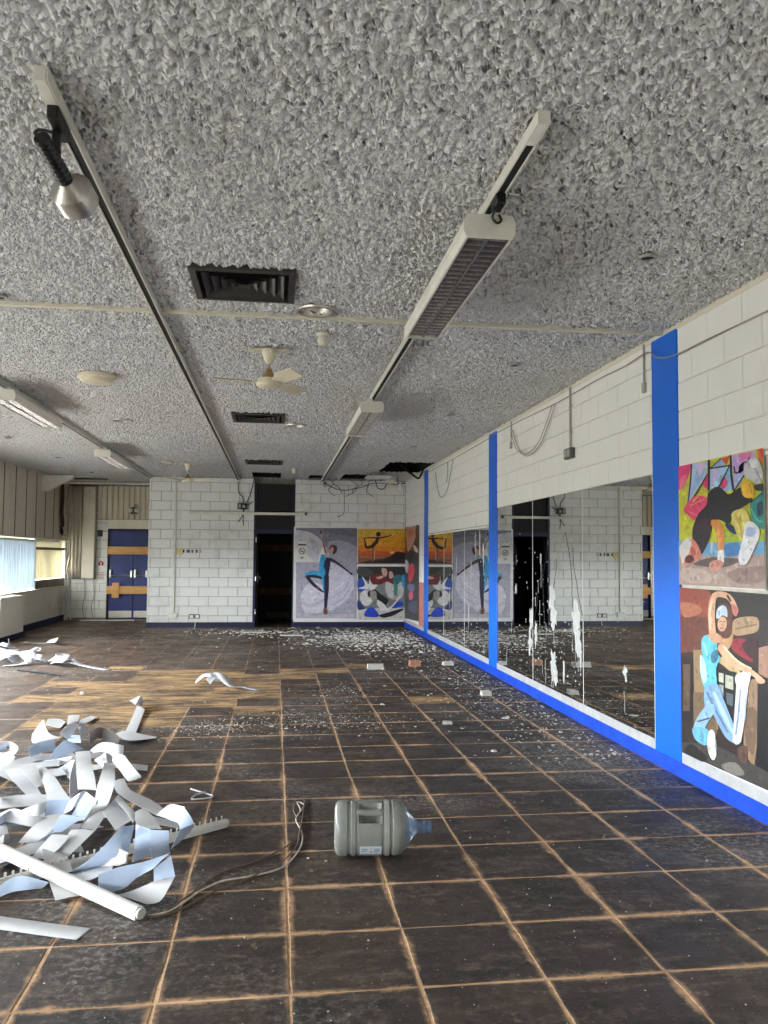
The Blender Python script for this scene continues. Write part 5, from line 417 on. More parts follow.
PILE_VANES = [(0,None,[(-2.004,7.699,0.03,-1.953,7.432,0.03),(-1.917,7.749,0.02,-1.833,7.35,0.02),(-1.821,7.585,0.02,-1.805,7.354,0.02)]),(0,None,[(-1.849,7.788,0.04,-1.751,7.797,0.04),(-1.783,7.454,0.02,-1.726,7.622,0.02)]),(0,None,[(-1.693,7.491,0.03,-1.707,7.624,0.03),(-1.64,7.532,0.02,-1.7,7.761,0.02),(-1.608,7.833,0.01,-1.677,7.906,0.01)]),(0,None,[(-1.979,7.135,0.01,-1.8,6.785,0.2),(-1.897,6.85,0.01,-1.701,6.567,0.14),(-1.852,6.776,0.02,-1.587,6.49,0.12)]),(1,'blue shaded inner curve of a vane loop at the back of the big heap',[(-1.692,6.019,0.14,-1.702,6.111,0.07),(-1.647,6.048,0.18,-1.656,6.167,0.08),(-1.529,6.068,0.2,-1.552,6.195,0.09)]),(0,None,[(-1.717,6.125,0.1,-1.727,6.2,0.05),(-1.673,6.155,0.05,-1.63,6.102,0.02),(-1.568,6.091,0.05,-1.552,6.059,0.02),(-1.385,5.996,0.1,-1.403,6.02,0.06)]),(1,'blue shaded wedge-shaped vane fold at the back of the big heap',[(-1.534,5.955,0.1,-1.516,5.99,0.08),(-1.451,5.903,0.2,-1.448,5.98,0.1),(-1.403,5.917,0.22,-1.352,5.962,0.14),(-1.311,6.017,0.14,-1.321,6.031,0.13)]),(0,None,[(-1.541,6.253,0.2,-1.508,6.383,0.12),(-1.463,6.104,0.28,-1.443,6.289,0.22),(-1.389,6.117,0.3,-1.403,6.216,0.24),(-1.359,6.218,0.27,-1.39,6.212,0.2),(-1.346,6.269,0.2,-1.405,6.309,0.12)]),(1,None,[(-1.513,6.388,0.16,-1.5,6.322,0.12),(-1.413,6.32,0.17,-1.399,6.294,0.12)]),(0,None,[(-1.352,6.336,0.18,-1.428,6.705,0.01),(-1.306,6.46,0.2,-1.375,6.777,0.05),(-1.214,6.478,0.16,-1.28,6.641,0.05),(-1.161,6.521,0.1,-1.182,6.563,0.05)]),(0,None,[(-1.266,5.971,0.14,-1.244,5.966,0.12),(-1.179,5.929,0.2,-1.149,5.889,0.14),(-1.068,5.873,0.2,-1.09,5.865,0.08),(-1.025,5.902,0.18,-1.016,5.808,0.08)]),(0,'white vane curling down the right side of the heap to a point',[(-1.092,5.825,0.1,-1,5.79,0.14),(-1.015,5.711,0.06,-0.932,5.674,0.1),(-0.949,5.607,0.02,-0.863,5.607,0.05),(-0.921,5.619,0.008,-0.865,5.628,0.03)]),(0,None,[(-1.124,5.435,0.2,-1.035,5.242,0.2),(-1.032,5.31,0.27,-1.012,5.277,0.22),(-1,5.351,0.24,-0.998,5.327,0.2)]),(0,'broad white vane arching over the middle of the big heap',[(-1.232,5.399,0.26,-1.146,5.417,0.26),(-1.156,5.078,0.27,-1.064,5.069,0.27),(-1.119,4.946,0.23,-1.007,4.892,0.23),(-1.089,4.844,0.18,-0.979,4.812,0.18)]),(0,'long white vane running forward down the middle of the heap',[(-1.03,5.272,0.22,-0.951,5.167,0.22),(-0.968,4.854,0.25,-0.878,4.803,0.25),(-0.964,4.742,0.21,-0.868,4.693,0.21),(-0.969,4.71,0.15,-0.886,4.665,0.15),(-0.986,4.614,0.1,-0.914,4.693,0.1),(-1.012,4.567,0.05,-0.914,4.588,0.05)]),(0,None,[(-1.351,5.487,0.14,-1.31,5.449,0.13),(-1.272,5.49,0.19,-1.283,5.468,0.08),(-1.248,5.458,0.19,-1.248,5.377,0.08)]),(0,None,[(-1.258,5.484,0.19,-1.234,5.446,0.18),(-1.202,5.142,0.17,-1.161,5.168,0.15),(-1.133,4.858,0.13,-1.135,5.083,0.1)]),(0,'white vane slanting forward at the left of the big heap',[(-1.748,5.711,0.08,-1.668,5.78,0.08),(-1.596,5.394,0.09,-1.512,5.478,0.09),(-1.455,5.238,0.03,-1.412,5.29,0.05),(-1.431,5.264,0.03,-1.331,5.171,0.03)]),(0,None,[(-1.609,5.547,0.13,-1.53,5.614,0.13),(-1.522,5.402,0.12,-1.455,5.442,0.12),(-1.413,5.235,0.09,-1.39,5.298,0.09)]),(0,None,[(-1.547,5.693,0.11,-1.482,5.661,0.11),(-1.45,5.437,0.11,-1.344,5.379,0.11),(-1.363,5.215,0.09,-1.239,5.16,0.09),(-1.3,5.035,0.07,-1.162,5.02,0.07)]),(0,None,[(-1.798,5.848,0.07,-1.752,5.74,0.07),(-1.677,5.959,0.06,-1.644,5.843,0.06),(-1.481,6.042,0.06,-1.445,5.873,0.06)]),(0,'curled vane ring at the left edge of the photo',[(-1.952,6.171,0.16,-1.991,6.301,0.07),(-1.857,6.121,0.18,-1.927,6.337,0.08),(-1.803,6.091,0.17,-1.891,6.264,0.09),(-1.788,6.121,0.13,-1.872,6.211,0.09),(-1.813,6.098,0.09,-1.926,6.254,0.07),(-1.963,6.256,0.06,-1.97,6.274,0.07)]),(1,None,[(-1.977,6.214,0.14,-2.005,6.304,0.07),(-1.884,6.183,0.15,-1.916,6.292,0.08)]),(0,None,[(-1.927,6.101,0.1,-1.92,6.086,0.03),(-1.821,6.081,0.1,-1.855,6.027,0.03),(-1.789,6.067,0.08,-1.816,5.979,0.02)]),(0,None,[(-1.426,4.545,0.14,-1.407,4.493,0.1),(-1.332,4.522,0.18,-1.366,4.527,0.11),(-1.238,4.493,0.15,-1.241,4.474,0.1),(-1.173,4.519,0.13,-1.17,4.515,0.08),(-1.111,4.611,0.12,-1.14,4.571,0.05)]),(1,'blue shaded bend of a vane at the left edge of the big heap',[(-1.387,4.455,0.15,-1.4,4.501,0.1),(-1.349,4.518,0.17,-1.38,4.583,0.08),(-1.278,4.509,0.14,-1.317,4.583,0.07)]),(0,None,[(-1.371,4.741,0.1,-1.327,4.717,0.09),(-1.275,4.719,0.14,-1.249,4.67,0.09),(-1.224,4.738,0.15,-1.23,4.715,0.1)]),(1,'flat blue shaded vane piece in the middle of the big heap',[(-1.243,4.813,0.13,-1.22,4.68,0.08),(-1.187,4.828,0.13,-1.16,4.689,0.08),(-1.113,4.821,0.13,-1.128,4.702,0.09)]),(0,None,[(-1.104,4.752,0.15,-1.117,4.658,0.1),(-1.043,4.711,0.2,-1.074,4.675,0.12),(-1.022,4.746,0.2,-1.062,4.743,0.14)]),(1,None,[(-1.038,4.826,0.17,-0.952,4.699,0.16),(-1.069,4.81,0.12,-0.963,4.671,0.12),(-1.092,4.727,0.07,-0.999,4.668,0.08)]),(0,None,[(-1.181,4.536,0.13,-1.1,4.568,0.13),(-1.223,4.449,0.1,-1.108,4.394,0.1),(-1.265,4.374,0.05,-1.177,4.377,0.05)]),(0,None,[(-1.413,4.534,0.1,-1.375,4.544,0.1),(-1.372,4.407,0.08,-1.327,4.43,0.08),(-1.371,4.41,0.02,-1.326,4.472,0.02)]),(0,None,[(-1.315,4.321,0.06,-1.278,4.273,0.06),(-1.295,4.249,0.05,-1.264,4.225,0.05),(-1.245,4.183,0.04,-1.239,4.231,0.04),(-1.164,4.202,0.03,-1.172,4.242,0.03)]),(0,None,[(-1.085,4.3,0.11,-0.986,4.276,0.11),(-1.115,4.224,0.08,-1.019,4.188,0.08),(-1.148,4.182,0.04,-1.07,4.161,0.04)]),(0,None,[(-1.005,4.367,0.11,-0.885,4.34,0.11),(-1.032,4.237,0.08,-0.929,4.226,0.08),(-1.068,4.17,0.035,-0.98,4.177,0.035)]),(1,None,[(-1.094,4.527,0.14,-0.969,4.452,0.14),(-1.104,4.438,0.12,-1.01,4.428,0.12),(-1.118,4.388,0.09,-1.061,4.396,0.09)]),(0,None,[(-0.986,4.835,0.12,-0.908,4.827,0.12),(-0.975,4.656,0.1,-0.892,4.631,0.1),(-0.995,4.516,0.07,-0.909,4.469,0.07)]),(0,None,[(-0.892,4.567,0.13,-0.88,4.8,0.13),(-0.835,4.443,0.12,-0.806,4.642,0.12),(-0.782,4.326,0.11,-0.72,4.51,0.11)]),(0,None,[(-0.866,4.732,0.15,-0.86,4.816,0.15),(-0.756,4.496,0.14,-0.74,4.569,0.14),(-0.707,4.373,0.13,-0.701,4.469,0.13)]),(0,'long white vane crossing the right of the heap towards the rail end',[(-0.951,5.142,0.14,-0.898,5.204,0.14),(-0.884,4.923,0.13,-0.821,4.977,0.13),(-0.721,4.71,0.11,-0.694,4.857,0.11),(-0.607,4.571,0.1,-0.6,4.711,0.1)]),(0,'white vane folded into a peak over the right rail end',[(-0.61,4.556,0.11,-0.588,4.625,0.12),(-0.542,4.449,0.12,-0.524,4.438,0.2),(-0.481,4.383,0.12,-0.447,4.384,0.2)]),(1,'blue shaded vane side falling from the peak at the right of the heap',[(-0.452,4.38,0.2,-0.476,4.34,0.13),(-0.393,4.302,0.14,-0.461,4.278,0.12),(-0.431,4.389,0.06,-0.499,4.264,0.03)]),(0,None,[(-0.715,4.49,0.15,-0.679,4.555,0.15),(-0.68,4.324,0.14,-0.611,4.428,0.14),(-0.616,4.3,0.12,-0.551,4.293,0.12)]),(1,'wide blue shaded vane sweeping up in the front of the heap',[(-0.692,3.942,0.25,-0.674,3.961,0.25),(-0.749,3.878,0.19,-0.682,3.88,0.17),(-0.844,3.906,0.1,-0.723,3.915,0.1),(-0.931,3.927,0.05,-0.839,4.005,0.05)]),(0,None,[(-0.688,3.897,0.17,-0.636,3.832,0.17),(-0.737,3.9,0.1,-0.649,3.89,0.1)]),(0,None,[(-0.93,3.934,0.05,-0.864,3.858,0.05),(-0.843,4,0.06,-0.803,3.82,0.06),(-0.761,3.971,0.07,-0.753,3.853,0.07),(-0.715,3.918,0.08,-0.713,3.88,0.08)]),(1,'blue shaded vane lying on the floor at the front left of the heap',[(-1.181,3.822,0.05,-1.165,3.776,0.02),(-1.128,3.879,0.07,-1.12,3.806,0.03),(-1.058,3.86,0.07,-1.054,3.824,0.03),(-0.977,3.846,0.05,-1.008,3.86,0.02)]),(0,None,[(-1.115,4.088,0.05,-1.093,4.023,0.05),(-1.059,4.115,0.05,-1.042,4.026,0.05)]),(1,None,[(-0.69,3.977,0.24,-0.649,4.063,0.22),(-0.716,4.037,0.18,-0.66,4.063,0.16),(-0.705,4.009,0.14,-0.668,4.015,0.1)]),(1,'upright blue shaded vane left of its twin in the front of the heap',[(-0.647,4.096,0.21,-0.568,4.015,0.21),(-0.638,4.017,0.15,-0.56,4.008,0.15),(-0.64,3.963,0.08,-0.563,4.052,0.08)]),(1,'upright blue shaded vane facing the viewer at the right front of the heap',[(-0.568,4.011,0.21,-0.478,3.99,0.21),(-0.559,3.983,0.15,-0.48,4.001,0.15),(-0.554,3.969,0.08,-0.48,4.067,0.08)]),(0,None,[(-0.685,3.9,0.16,-0.648,3.846,0.16),(-0.724,3.891,0.12,-0.648,3.858,0.12),(-0.749,3.881,0.1,-0.682,3.873,0.1)]),(1,'long blue shaded vane lying across the front of the heap',[(-0.751,3.774,0.1,-0.75,3.777,0.02),(-0.672,3.798,0.12,-0.65,3.782,0.03),(-0.568,3.793,0.14,-0.593,3.797,0.07),(-0.453,3.835,0.16,-0.514,3.771,0.12)]),(1,'blue shaded bend of a vane at the front right corner of the heap',[(-0.51,3.734,0.13,-0.442,3.778,0.17),(-0.507,3.726,0.08,-0.415,3.719,0.1)]),(0,'white vane bent back along the floor at the front right corner',[(-0.417,3.719,0.1,-0.507,3.726,0.08),(-0.438,3.712,0.06,-0.551,3.761,0.05),(-0.47,3.662,0.02,-0.613,3.754,0.03),(-0.525,3.666,0.008,-0.666,3.75,0.02)]),(0,'white vane standing out behind the big heap',[(-1.242,7.183,0.012,-1.142,7.095,0.012),(-1.28,7.713,0.012,-1.188,7.658,0.012),(-1.338,8.365,0.02,-1.227,8.142,0.02)]),(0,'folded tip of the vane behind the big heap',[(-1.336,8.354,0.02,-1.271,8.349,0.02),(-1.302,8.044,0.08,-1.333,8.55,0.08),(-1.481,8.7,0.03,-1.433,8.533,0.03)]),(0,'white vane end lying flat at the right tip of the heap',[(-1.302,6.989,0.03,-1.179,6.793,0.03),(-1.223,7.132,0.03,-1.125,6.747,0.03),(-1.069,7.014,0.02,-1.045,6.811,0.02),(-0.948,6.959,0.01,-0.95,6.907,0.01)]),(0,None,[(-1.946,5.67,0.06,-1.948,5.82,0.06),(-1.701,5.202,0.08,-1.685,5.329,0.08),(-1.497,4.765,0.1,-1.478,4.835,0.1)]),(0,None,[(-1.421,4.208,0.05,-1.486,4.421,0.05),(-1.355,4.24,0.06,-1.418,4.459,0.06),(-1.311,4.297,0.08,-1.355,4.466,0.08)]),(0,None,[(-1.725,5.78,0.012,-1.829,5.816,0.019),(-1.69,5.971,0.04,-1.795,6.006,0.062),(-1.633,6.124,0.05,-1.737,6.16,0.05),(-1.565,6.303,0.015,-1.669,6.338,0.018)]),(0,None,[(-2.046,5.781,0.012,-2.115,5.867,0.035),(-1.833,5.95,0.04,-1.902,6.036,0.039),(-1.64,6.083,0.05,-1.709,6.169,0.066),(-1.436,6.264,0.015,-1.505,6.35,0.039)]),(0,None,[(-1.253,5.774,0.012,-1.357,5.738,0.011),(-1.332,6.006,0.04,-1.436,5.97,0.035),(-1.416,6.2,0.05,-1.52,6.164,0.075),(-1.484,6.436,0.015,-1.588,6.401,0.018)]),(0,None,[(-0.379,4.647,0.012,-0.419,4.544,0.02),(-0.626,4.74,0.04,-0.666,4.637,0.048),(-0.832,4.835,0.05,-0.872,4.732,0.054),(-1.086,4.91,0.015,-1.126,4.808,0.009)]),(0,None,[(-1.634,4.412,0.012,-1.719,4.482,0.017),(-1.501,4.601,0.04,-1.585,4.671,0.039),(-1.36,4.742,0.05,-1.444,4.812,0.05),(-1.218,4.925,0.015,-1.303,4.995,0.017)]),(0,None,[(-1.285,4.137,0.012,-1.378,4.196,0.008),(-1.137,4.32,0.04,-1.23,4.379,0.041),(-1.05,4.502,0.05,-1.143,4.56,0.065),(-0.91,4.69,0.015,-1.003,4.749,0.02)]),(0,None,[(-1.811,4.967,0.012,-1.826,5.076,0.04),(-1.564,4.995,0.04,-1.579,5.104,0.068),(-1.35,5,0.05,-1.365,5.109,0.053),(-1.109,5.064,0.015,-1.123,5.173,0.036)]),(0,None,[(-0.818,3.783,0.012,-0.92,3.742,0.011),(-0.919,4.023,0.04,-1.021,3.983,0.037),(-1,4.232,0.05,-1.102,4.191,0.079),(-1.095,4.475,0.015,-1.197,4.434,0.007)]),(0,None,[(-1.567,5.721,0.012,-1.636,5.635,0.008),(-1.747,5.837,0.04,-1.817,5.751,0.048),(-1.873,5.971,0.05,-1.943,5.886,0.044),(-2.036,6.109,0.015,-2.105,6.024,0.013)]),(0,None,[(-1.497,5.753,0.012,-1.511,5.862,0.042),(-1.271,5.778,0.04,-1.286,5.887,0.052),(-1.082,5.824,0.05,-1.096,5.933,0.058),(-0.858,5.86,0.015,-0.872,5.969,0.025)]),(0,None,[(-1.744,5.068,0.012,-1.756,5.177,0.038),(-1.528,5.112,0.04,-1.541,5.221,0.051),(-1.338,5.108,0.05,-1.351,5.217,0.052),(-1.121,5.14,0.015,-1.134,5.249,0.015)]),(0,None,[(-1.396,4.092,0.012,-1.443,4.191,0.025),(-1.234,4.171,0.04,-1.282,4.27,0.047),(-1.093,4.235,0.05,-1.141,4.334,0.067),(-0.929,4.309,0.015,-0.976,4.409,0.035)]),(0,None,[(-1.701,5.8,0.012,-1.769,5.887,0.039),(-1.479,5.949,0.04,-1.547,6.036,0.057),(-1.309,6.102,0.05,-1.376,6.189,0.066),(-1.099,6.267,0.015,-1.166,6.353,0.027)])]
FAR_VANES = [(0.1,[(-3.596,11.538,0.01,0),(-3.424,11.559,0.02,0),(-3.301,11.687,0.04,10)]),(0.09,[(-3.757,11.781,0.1,40),(-3.563,11.61,0.14,30),(-3.494,11.783,0.14,20),(-3.362,11.753,0.1,30),(-3.288,11.641,0.05,0)]),(0.09,[(-3.534,11.587,0.08,40),(-3.466,11.76,0.1,60),(-3.349,11.773,0.14,50),(-3.237,11.744,0.1,20),(-3.207,11.792,0.03,0)]),(0.09,[(-3.792,11.835,0.03,0),(-3.726,11.943,0.08,20),(-3.71,12.153,0.12,40),(-3.611,12.319,0.1,10)]),(0.09,[(-3.309,11.716,0.03,0),(-3.237,11.744,0.1,40),(-3.15,11.728,0.08,30),(-3.102,11.863,0.02,0)]),(0.09,[(-3.127,11.956,0.03,20),(-2.964,11.638,0.1,50),(-2.882,11.719,0.1,60),(-2.795,11.703,0.08,40),(-2.829,11.764,0.03,0)]),(0.09,[(-3.041,11.785,0.04,60),(-2.878,11.462,0.1,60),(-2.755,11.371,0.1,30)]),(0.1,[(-2.791,11.772,0.05,20),(-2.642,11.581,0.02,0),(-2.402,11.322,0.01,0),(-2.154,11.084,0.005,0)]),(0.09,[(-4.073,14.126,0.06,10),(-3.982,14.331,0.02,0),(-3.792,14.369,0.02,0),(-3.689,14.452,0.05,50),(-3.557,14.079,0.1,60)]),(0.1,[(-4.16,13.034,0.08,10),(-3.99,12.992,0.06,0),(-3.891,13.268,0.04,0)]),(0.1,[(-4.148,13.131,0.14,20),(-4.045,13.091,0.12,10),(-3.908,13.018,0.08,0)]),(0.09,[(-4.092,13.28,0.1,60),(-3.913,12.767,0.2,70),(-3.987,13.121,0.14,60)]),(0.06,[(-3.692,12.669,0.06,20),(-3.604,12.823,0.06,10),(-3.602,13.177,0.06,40),(-3.593,13.11,0.02,20),(-3.714,12.975,0.02,0)]),(0.09,[(-3.959,12.343,0.1,30),(-3.744,12.062,0.12,20),(-3.611,12.038,0.1,0),(-3.472,11.994,0.05,0)])]
SCRAP_VANES = [(0.09,[(-0.911,9.756,0.02,0),(-0.822,9.754,0.1,30),(-0.714,9.686,0.12,20),(-0.649,9.755,0.04,0)]),(0.09,[(-0.763,9.754,0.03,50),(-0.695,9.744,0.1,60),(-0.598,9.656,0.1,20),(-0.501,9.582,0.03,0)]),(0.08,[(-0.601,9.715,0.08,10),(-0.474,9.498,0.02,0),(-0.338,9.478,0.01,0),(-0.176,9.286,0.005,0)])]
# ================================================================== STRUCTURE
def st(name, mb, mat, label, cat):
    o = struct(name, mb, mat, label); o['category'] = cat; return o

# ---- floor slab with tiles laid on it
TS, TX0, TY0 = 0.4525, 0.0716, 2.8846
mb = MB().box(XL-0.3, XR+0.3, YF-0.3, YA+0.3, -0.15, -0.002)
floor = st('floor', mb, M_SCREED, 'dusty floor of worn black square tiles with sandy joints', 'floor')
WLOC['floor'] = (0, 0, 0)
for v in floor.data.vertices: v.co += Vector(floor.location)
floor.location = (0, 0, 0)

def tile_poly(rs):
    h = TS/2 - 0.0042; pts = []
    for s in range(4):
        for k in range(4):
            t = -1 + 2*k/4; a = h - abs(rs.gauss(0, 0.0016)); b = t*h
            if k == 0:
                c = abs(rs.gauss(0, 0.004)); p = (-h + c*0.6, -h + c*0.5)
            else: p = (b + rs.uniform(-.006, .006), -a)
            for _ in range(s): p = (-p[1], p[0])
            pts.append(p)
    return pts
def tile_mesh(pts, name, rot=0.0):
    me = bpy.data.meshes.new(name); n = len(pts)
    q = [(x-(0.0015 if x > 0 else -0.0015), y-(0.0015 if y > 0 else -0.0015)) for x, y in pts]
    vs = [(x, y, -0.0003) for x, y in q] + [(x, y, -0.0022) for x, y in pts]
    fs = [tuple(range(n))] + [(i, n+i, n+(i+1) % n, (i+1) % n) for i in range(n)]
    me.from_pydata(vs, [], fs); me.materials.append(M_TILE)
    uv = me.uv_layers.new(name='UVMap')
    for l in me.loops: uv.data[l.index].uv = vs[l.vertex_index][:2]
    me.update(); return me
trs = random.Random(3)
TILE_MESHES = [tile_mesh(tile_poly(trs), 'tile') for _ in range(10)]
MISSING = set()
for i in range(-5, 0):
    for j in range(12, 17): MISSING.add((i, j))
for i in range(-5, -2):
    for j in (10, 11): MISSING.add((i, j))
for c in ((-4, 17), (-3, 17), (0, 16), (0, 17), (-2, 17), (1, 17), (3, 12), (-1, 11), (-6, 15), (-6, 13), (2, 18), (-5, 18)): MISSING.add(c)
MISSING.discard((-1, 12)); MISSING.discard((-5, 16))
cells = []
RINV = np.array(cam.matrix_world.to_3x3().transposed())
for i in range(-11, 7):
    for j in range(-12, 38):
        cx, cy = TX0 + (i+.5)*TS, TY0 + (j+.5)*TS
        if cx - TS/2 < XL-0.25 or cx + TS/2 > XR+0.25 or cy + TS/2 > YA+0.3 or (i, j) in MISSING: continue
        if cy > YB+0.25 and -2.7 < cx < -0.7: continue
        c = RINV @ np.array([cx, cy, -1.5]); w = 0
        if c[2] < -0.3:
            px, py = 384+812*c[0]/-c[2], 512-812*c[1]/-c[2]
            if -60 < px < 830 and 560 < py < 1080: w = 1/c[2]**2*abs(1/c[2])
        cells.append((w, i, j, cx, cy))
cells.sort(key=lambda a: -a[0])
rest = []
for k, (w, i, j, cx, cy) in enumerate(cells):
    if k < 300 and w > 0:
        o = bpy.data.objects.new('tile', TILE_MESHES[trs.randrange(10)]); COL.objects.link(o); o.parent = floor
        o.location = (cx + trs.gauss(0, .0018), cy + trs.gauss(0, .0018), trs.uniform(-.0001, .0003)); o.rotation_euler = (trs.gauss(0, .0006), trs.gauss(0, .0006), trs.randrange(4)*PI/2 + trs.gauss(0, .004))
        if cy > 11 or (cy > 8.5 and cx < .3): o.scale = (1.013, 1.013, 1)
    else: rest.append((cx, cy))
vs, fs, uvs = [], [], []
for cx, cy in rest:
    me = TILE_MESHES[trs.randrange(10)]; o = len(vs); r = trs.gauss(0, .003); k_ = 1.013 if cy > 8.5 else 1.0
    for v in me.vertices:
        x, y = v.co.x*math.cos(r)-v.co.y*math.sin(r), v.co.x*math.sin(r)+v.co.y*math.cos(r)
        vs.append((cx+x*k_, cy+y*k_, v.co.z)); uvs.append((v.co.x, v.co.y))
    for p in me.polygons: fs.append(tuple(a+o for a in p.vertices))
me = bpy.data.meshes.new('outlying_tiles'); me.from_pydata(vs, [], fs); me.materials.append(M_TILE)
u = me.uv_layers.new(name='UVMap')
for l in me.loops: u.data[l.index].uv = uvs[l.vertex_index]
o = bpy.data.objects.new('outlying_tiles', me); COL.objects.link(o); o.parent = floor; o['kind'] = 'stuff'

# bare patches of old adhesive where tiles are gone
vs, fs = [], []
for (i, j) in sorted(MISSING):
    o = len(vs); x0, y0 = TX0+i*TS, TY0+j*TS; vs += [(x0, y0, -.0014), (x0+TS, y0, -.0014), (x0+TS, y0+TS, -.0014), (x0, y0+TS, -.0014)]; fs.append((o, o+1, o+2, o+3))
me = bpy.data.meshes.new('adhesive_bed'); me.from_pydata(vs, [], fs); me.materials.append(M_ADHESIVE)
o = bpy.data.objects.new('adhesive_bed', me); COL.objects.link(o); o.parent = floor; o['kind'] = 'stuff'; o['label'] = 'tan streaked adhesive bed where tiles are missing'

# ---- ceiling: one textured sheet with square openings cut out
HOLES = [(1.96, XR, 14.0, 15.68), (1.34, 1.90, 16.27, YB), (0.66, 0.94, 16.60, YB), (-0.50, 0.08, 16.27, 17.40),
         (-0.515, 0.085, 4.66, 5.23), (-0.53, 0.075, 9.46, 10.06), (-0.545, 0.083, 14.13, 14.68)]
DOWNLIGHTS = [(0.25, 5.40), (0.228, 10.25), (-1.895, 10.245), (-1.945, 14.77)]
for x, y in DOWNLIGHTS: HOLES.append((x-.085, x+.085, y-.085, y+.085))
def axis(cuts, step):
    out = []
    cuts = sorted(set(round(c, 4) for c in cuts))
    for a, b in zip(cuts[:-1], cuts[1:]):
        n = max(1, int(math.ceil((b-a)/step((a+b)/2)))); out += list(np.linspace(a, b, n, endpoint=False))
    out.append(cuts[-1]); return np.array(out)
xc = [XL-.02, XR+.02, -3.0] + [h[k] for h in HOLES for k in (0, 1)]
yc = [YF-.02, YA+.02, 2.0, 4.0, 7.0, 9.5, 12.0] + [h[k] for h in HOLES for k in (2, 3)]
xc += [-1.7, 2.5]
xs = axis(xc, lambda x: 0.03 if x < -3 else 0.016 if x < -1.7 or x > 2.5 else 0.0078)
ys = axis(yc, lambda y: 0.15 if y < 2 else 0.0078 if y < 4 else 0.0105 if y < 7 else 0.017 if y < 9.5 else 0.03 if y < 12 else 0.06)
NX, NY = len(xs), len(ys)
gx, gy = np.meshgrid(xs, ys)
co = np.stack([gx.ravel(), gy.ravel(), np.full(NX*NY, H)], 1).astype(np.float32)
mx, my = (xs[:-1]+xs[1:])/2, (ys[:-1]+ys[1:])/2
keep = np.ones((NY-1, NX-1), bool)
for (a, b, c, d) in HOLES: keep[np.ix_((my > c) & (my < d), (mx > a) & (mx < b))] = False
keep[np.ix_(my > YB+.1, mx > -2.6)] = False
jj, ii = np.nonzero(keep); a = jj*NX+ii
quads = np.stack([a, a+NX, a+NX+1, a+1], 1).astype(np.int32)      # facing down
me = bpy.data.meshes.new('ceiling'); me.vertices.add(len(co)); me.vertices.foreach_set('co', co.ravel())
me.loops.add(quads.size); me.loops.foreach_set('vertex_index', quads.ravel())
me.polygons.add(len(quads)); me.polygons.foreach_set('loop_start', np.arange(0, quads.size, 4, dtype=np.int32)); me.polygons.foreach_set('loop_total', np.full(len(quads), 4, np.int32))
me.polygons.foreach_set('use_smooth', np.ones(len(quads), bool))
me.update(calc_edges=True); me.materials.append(M_CEIL)
bm = None
ceil_o = bpy.data.objects.new('ceiling', me); COL.objects.link(ceil_o); ceil_o['kind'] = 'structure'; ceil_o['label'] = 'white rough stippled ceiling with missing squares at the far end'; ceil_o['category'] = 'ceiling'
WLOC['ceiling'] = (0, 0, 0)
# roof over the ceiling void
st('roof_slab', MB().box(XL-.3, XR+.3, YF-.3, YA+2.3, 3.62, 3.75), M_PLENUM, 'dark roof slab above the ceiling openings', 'roof')

st('void_dark_lining', MB().box(XR-.012, XR-.002, 13.5, YB-.01, H+.04, 3.6).box(-2.6, XR-.02, YB-.012, YB-.002, H+.04, 3.6).box(-2.6, XR-.02, 13.4, 13.41, H+.04, 3.6), M_PLENUM, 'black lining darkening the void above the missing ceiling squares', 'ceiling')  # black sheets added over the pale wall tops so the void reads unlit
# ---- painted concrete blocks, one object each
BLOCK_CACHE = {}
def block_mesh(w, h, mat):
    k = (round(w, 3), round(h, 3), mat.name)
    if k not in BLOCK_CACHE:
        me = bpy.data.meshes.new('block'); x, z, b = w/2, h/2, 0.005
        me.from_pydata([(-x,0,-z),(x,0,-z),(x,0,z),(-x,0,z),(-x,-.007,-z),(x,-.007,-z),(x,-.007,z),(-x,-.007,z),(-x+b,-.012,-z+b),(x-b,-.012,-z+b),(x-b,-.012,z-b),(-x+b,-.012,z-b)], [],
                       [(0,1,5,4),(1,2,6,5),(2,3,7,6),(3,0,4,7),(4,5,9,8),(5,6,10,9),(6,7,11,10),(7,4,8,11),(8,9,10,11)])
        me.materials.append(mat); me.update(); BLOCK_CACHE[k] = me
    return BLOCK_CACHE[k]
def lay_blocks(parent, place, rotz, u0, u1, z0, z1, mat, gap=0.006, BL=0.4035, BH=0.2005, ustart=0.0, zstart=0.0, holes=()):
    base = WLOC[parent.name]; nrow = int(round((z1-zstart)/BH))+1; rs = random.Random(int(u0*91)+17)
    for r in range(nrow):
        a0, a1 = max(z0, zstart + r*BH), min(z1, zstart+(r+1)*BH)
        if a1-a0 < 0.03: continue
        off = ustart + (BL/2 if r % 2 else 0); k = math.floor((u0-off)/BL)
        while off + k*BL < u1:
            b0, b1 = max(u0, off+k*BL), min(u1, off+(k+1)*BL); k += 1
            if b1-b0 < 0.03: continue
            if any(b0 < hb and b1 > ha and a0 < hd and a1 > hc for (ha, hb, hc, hd) in holes): continue
            o = bpy.data.objects.new('block', block_mesh(b1-b0-gap, a1-a0-gap, mat)); COL.objects.link(o); o.parent = parent
            p = place((b0+b1)/2, (a0+a1)/2); d = rs.uniform(-.0012, .0012)
            o.location = (p[0]-base[0]+d, p[1]-base[1]+d, p[2]-base[2]); o.rotation_euler = (0, 0, rotz)

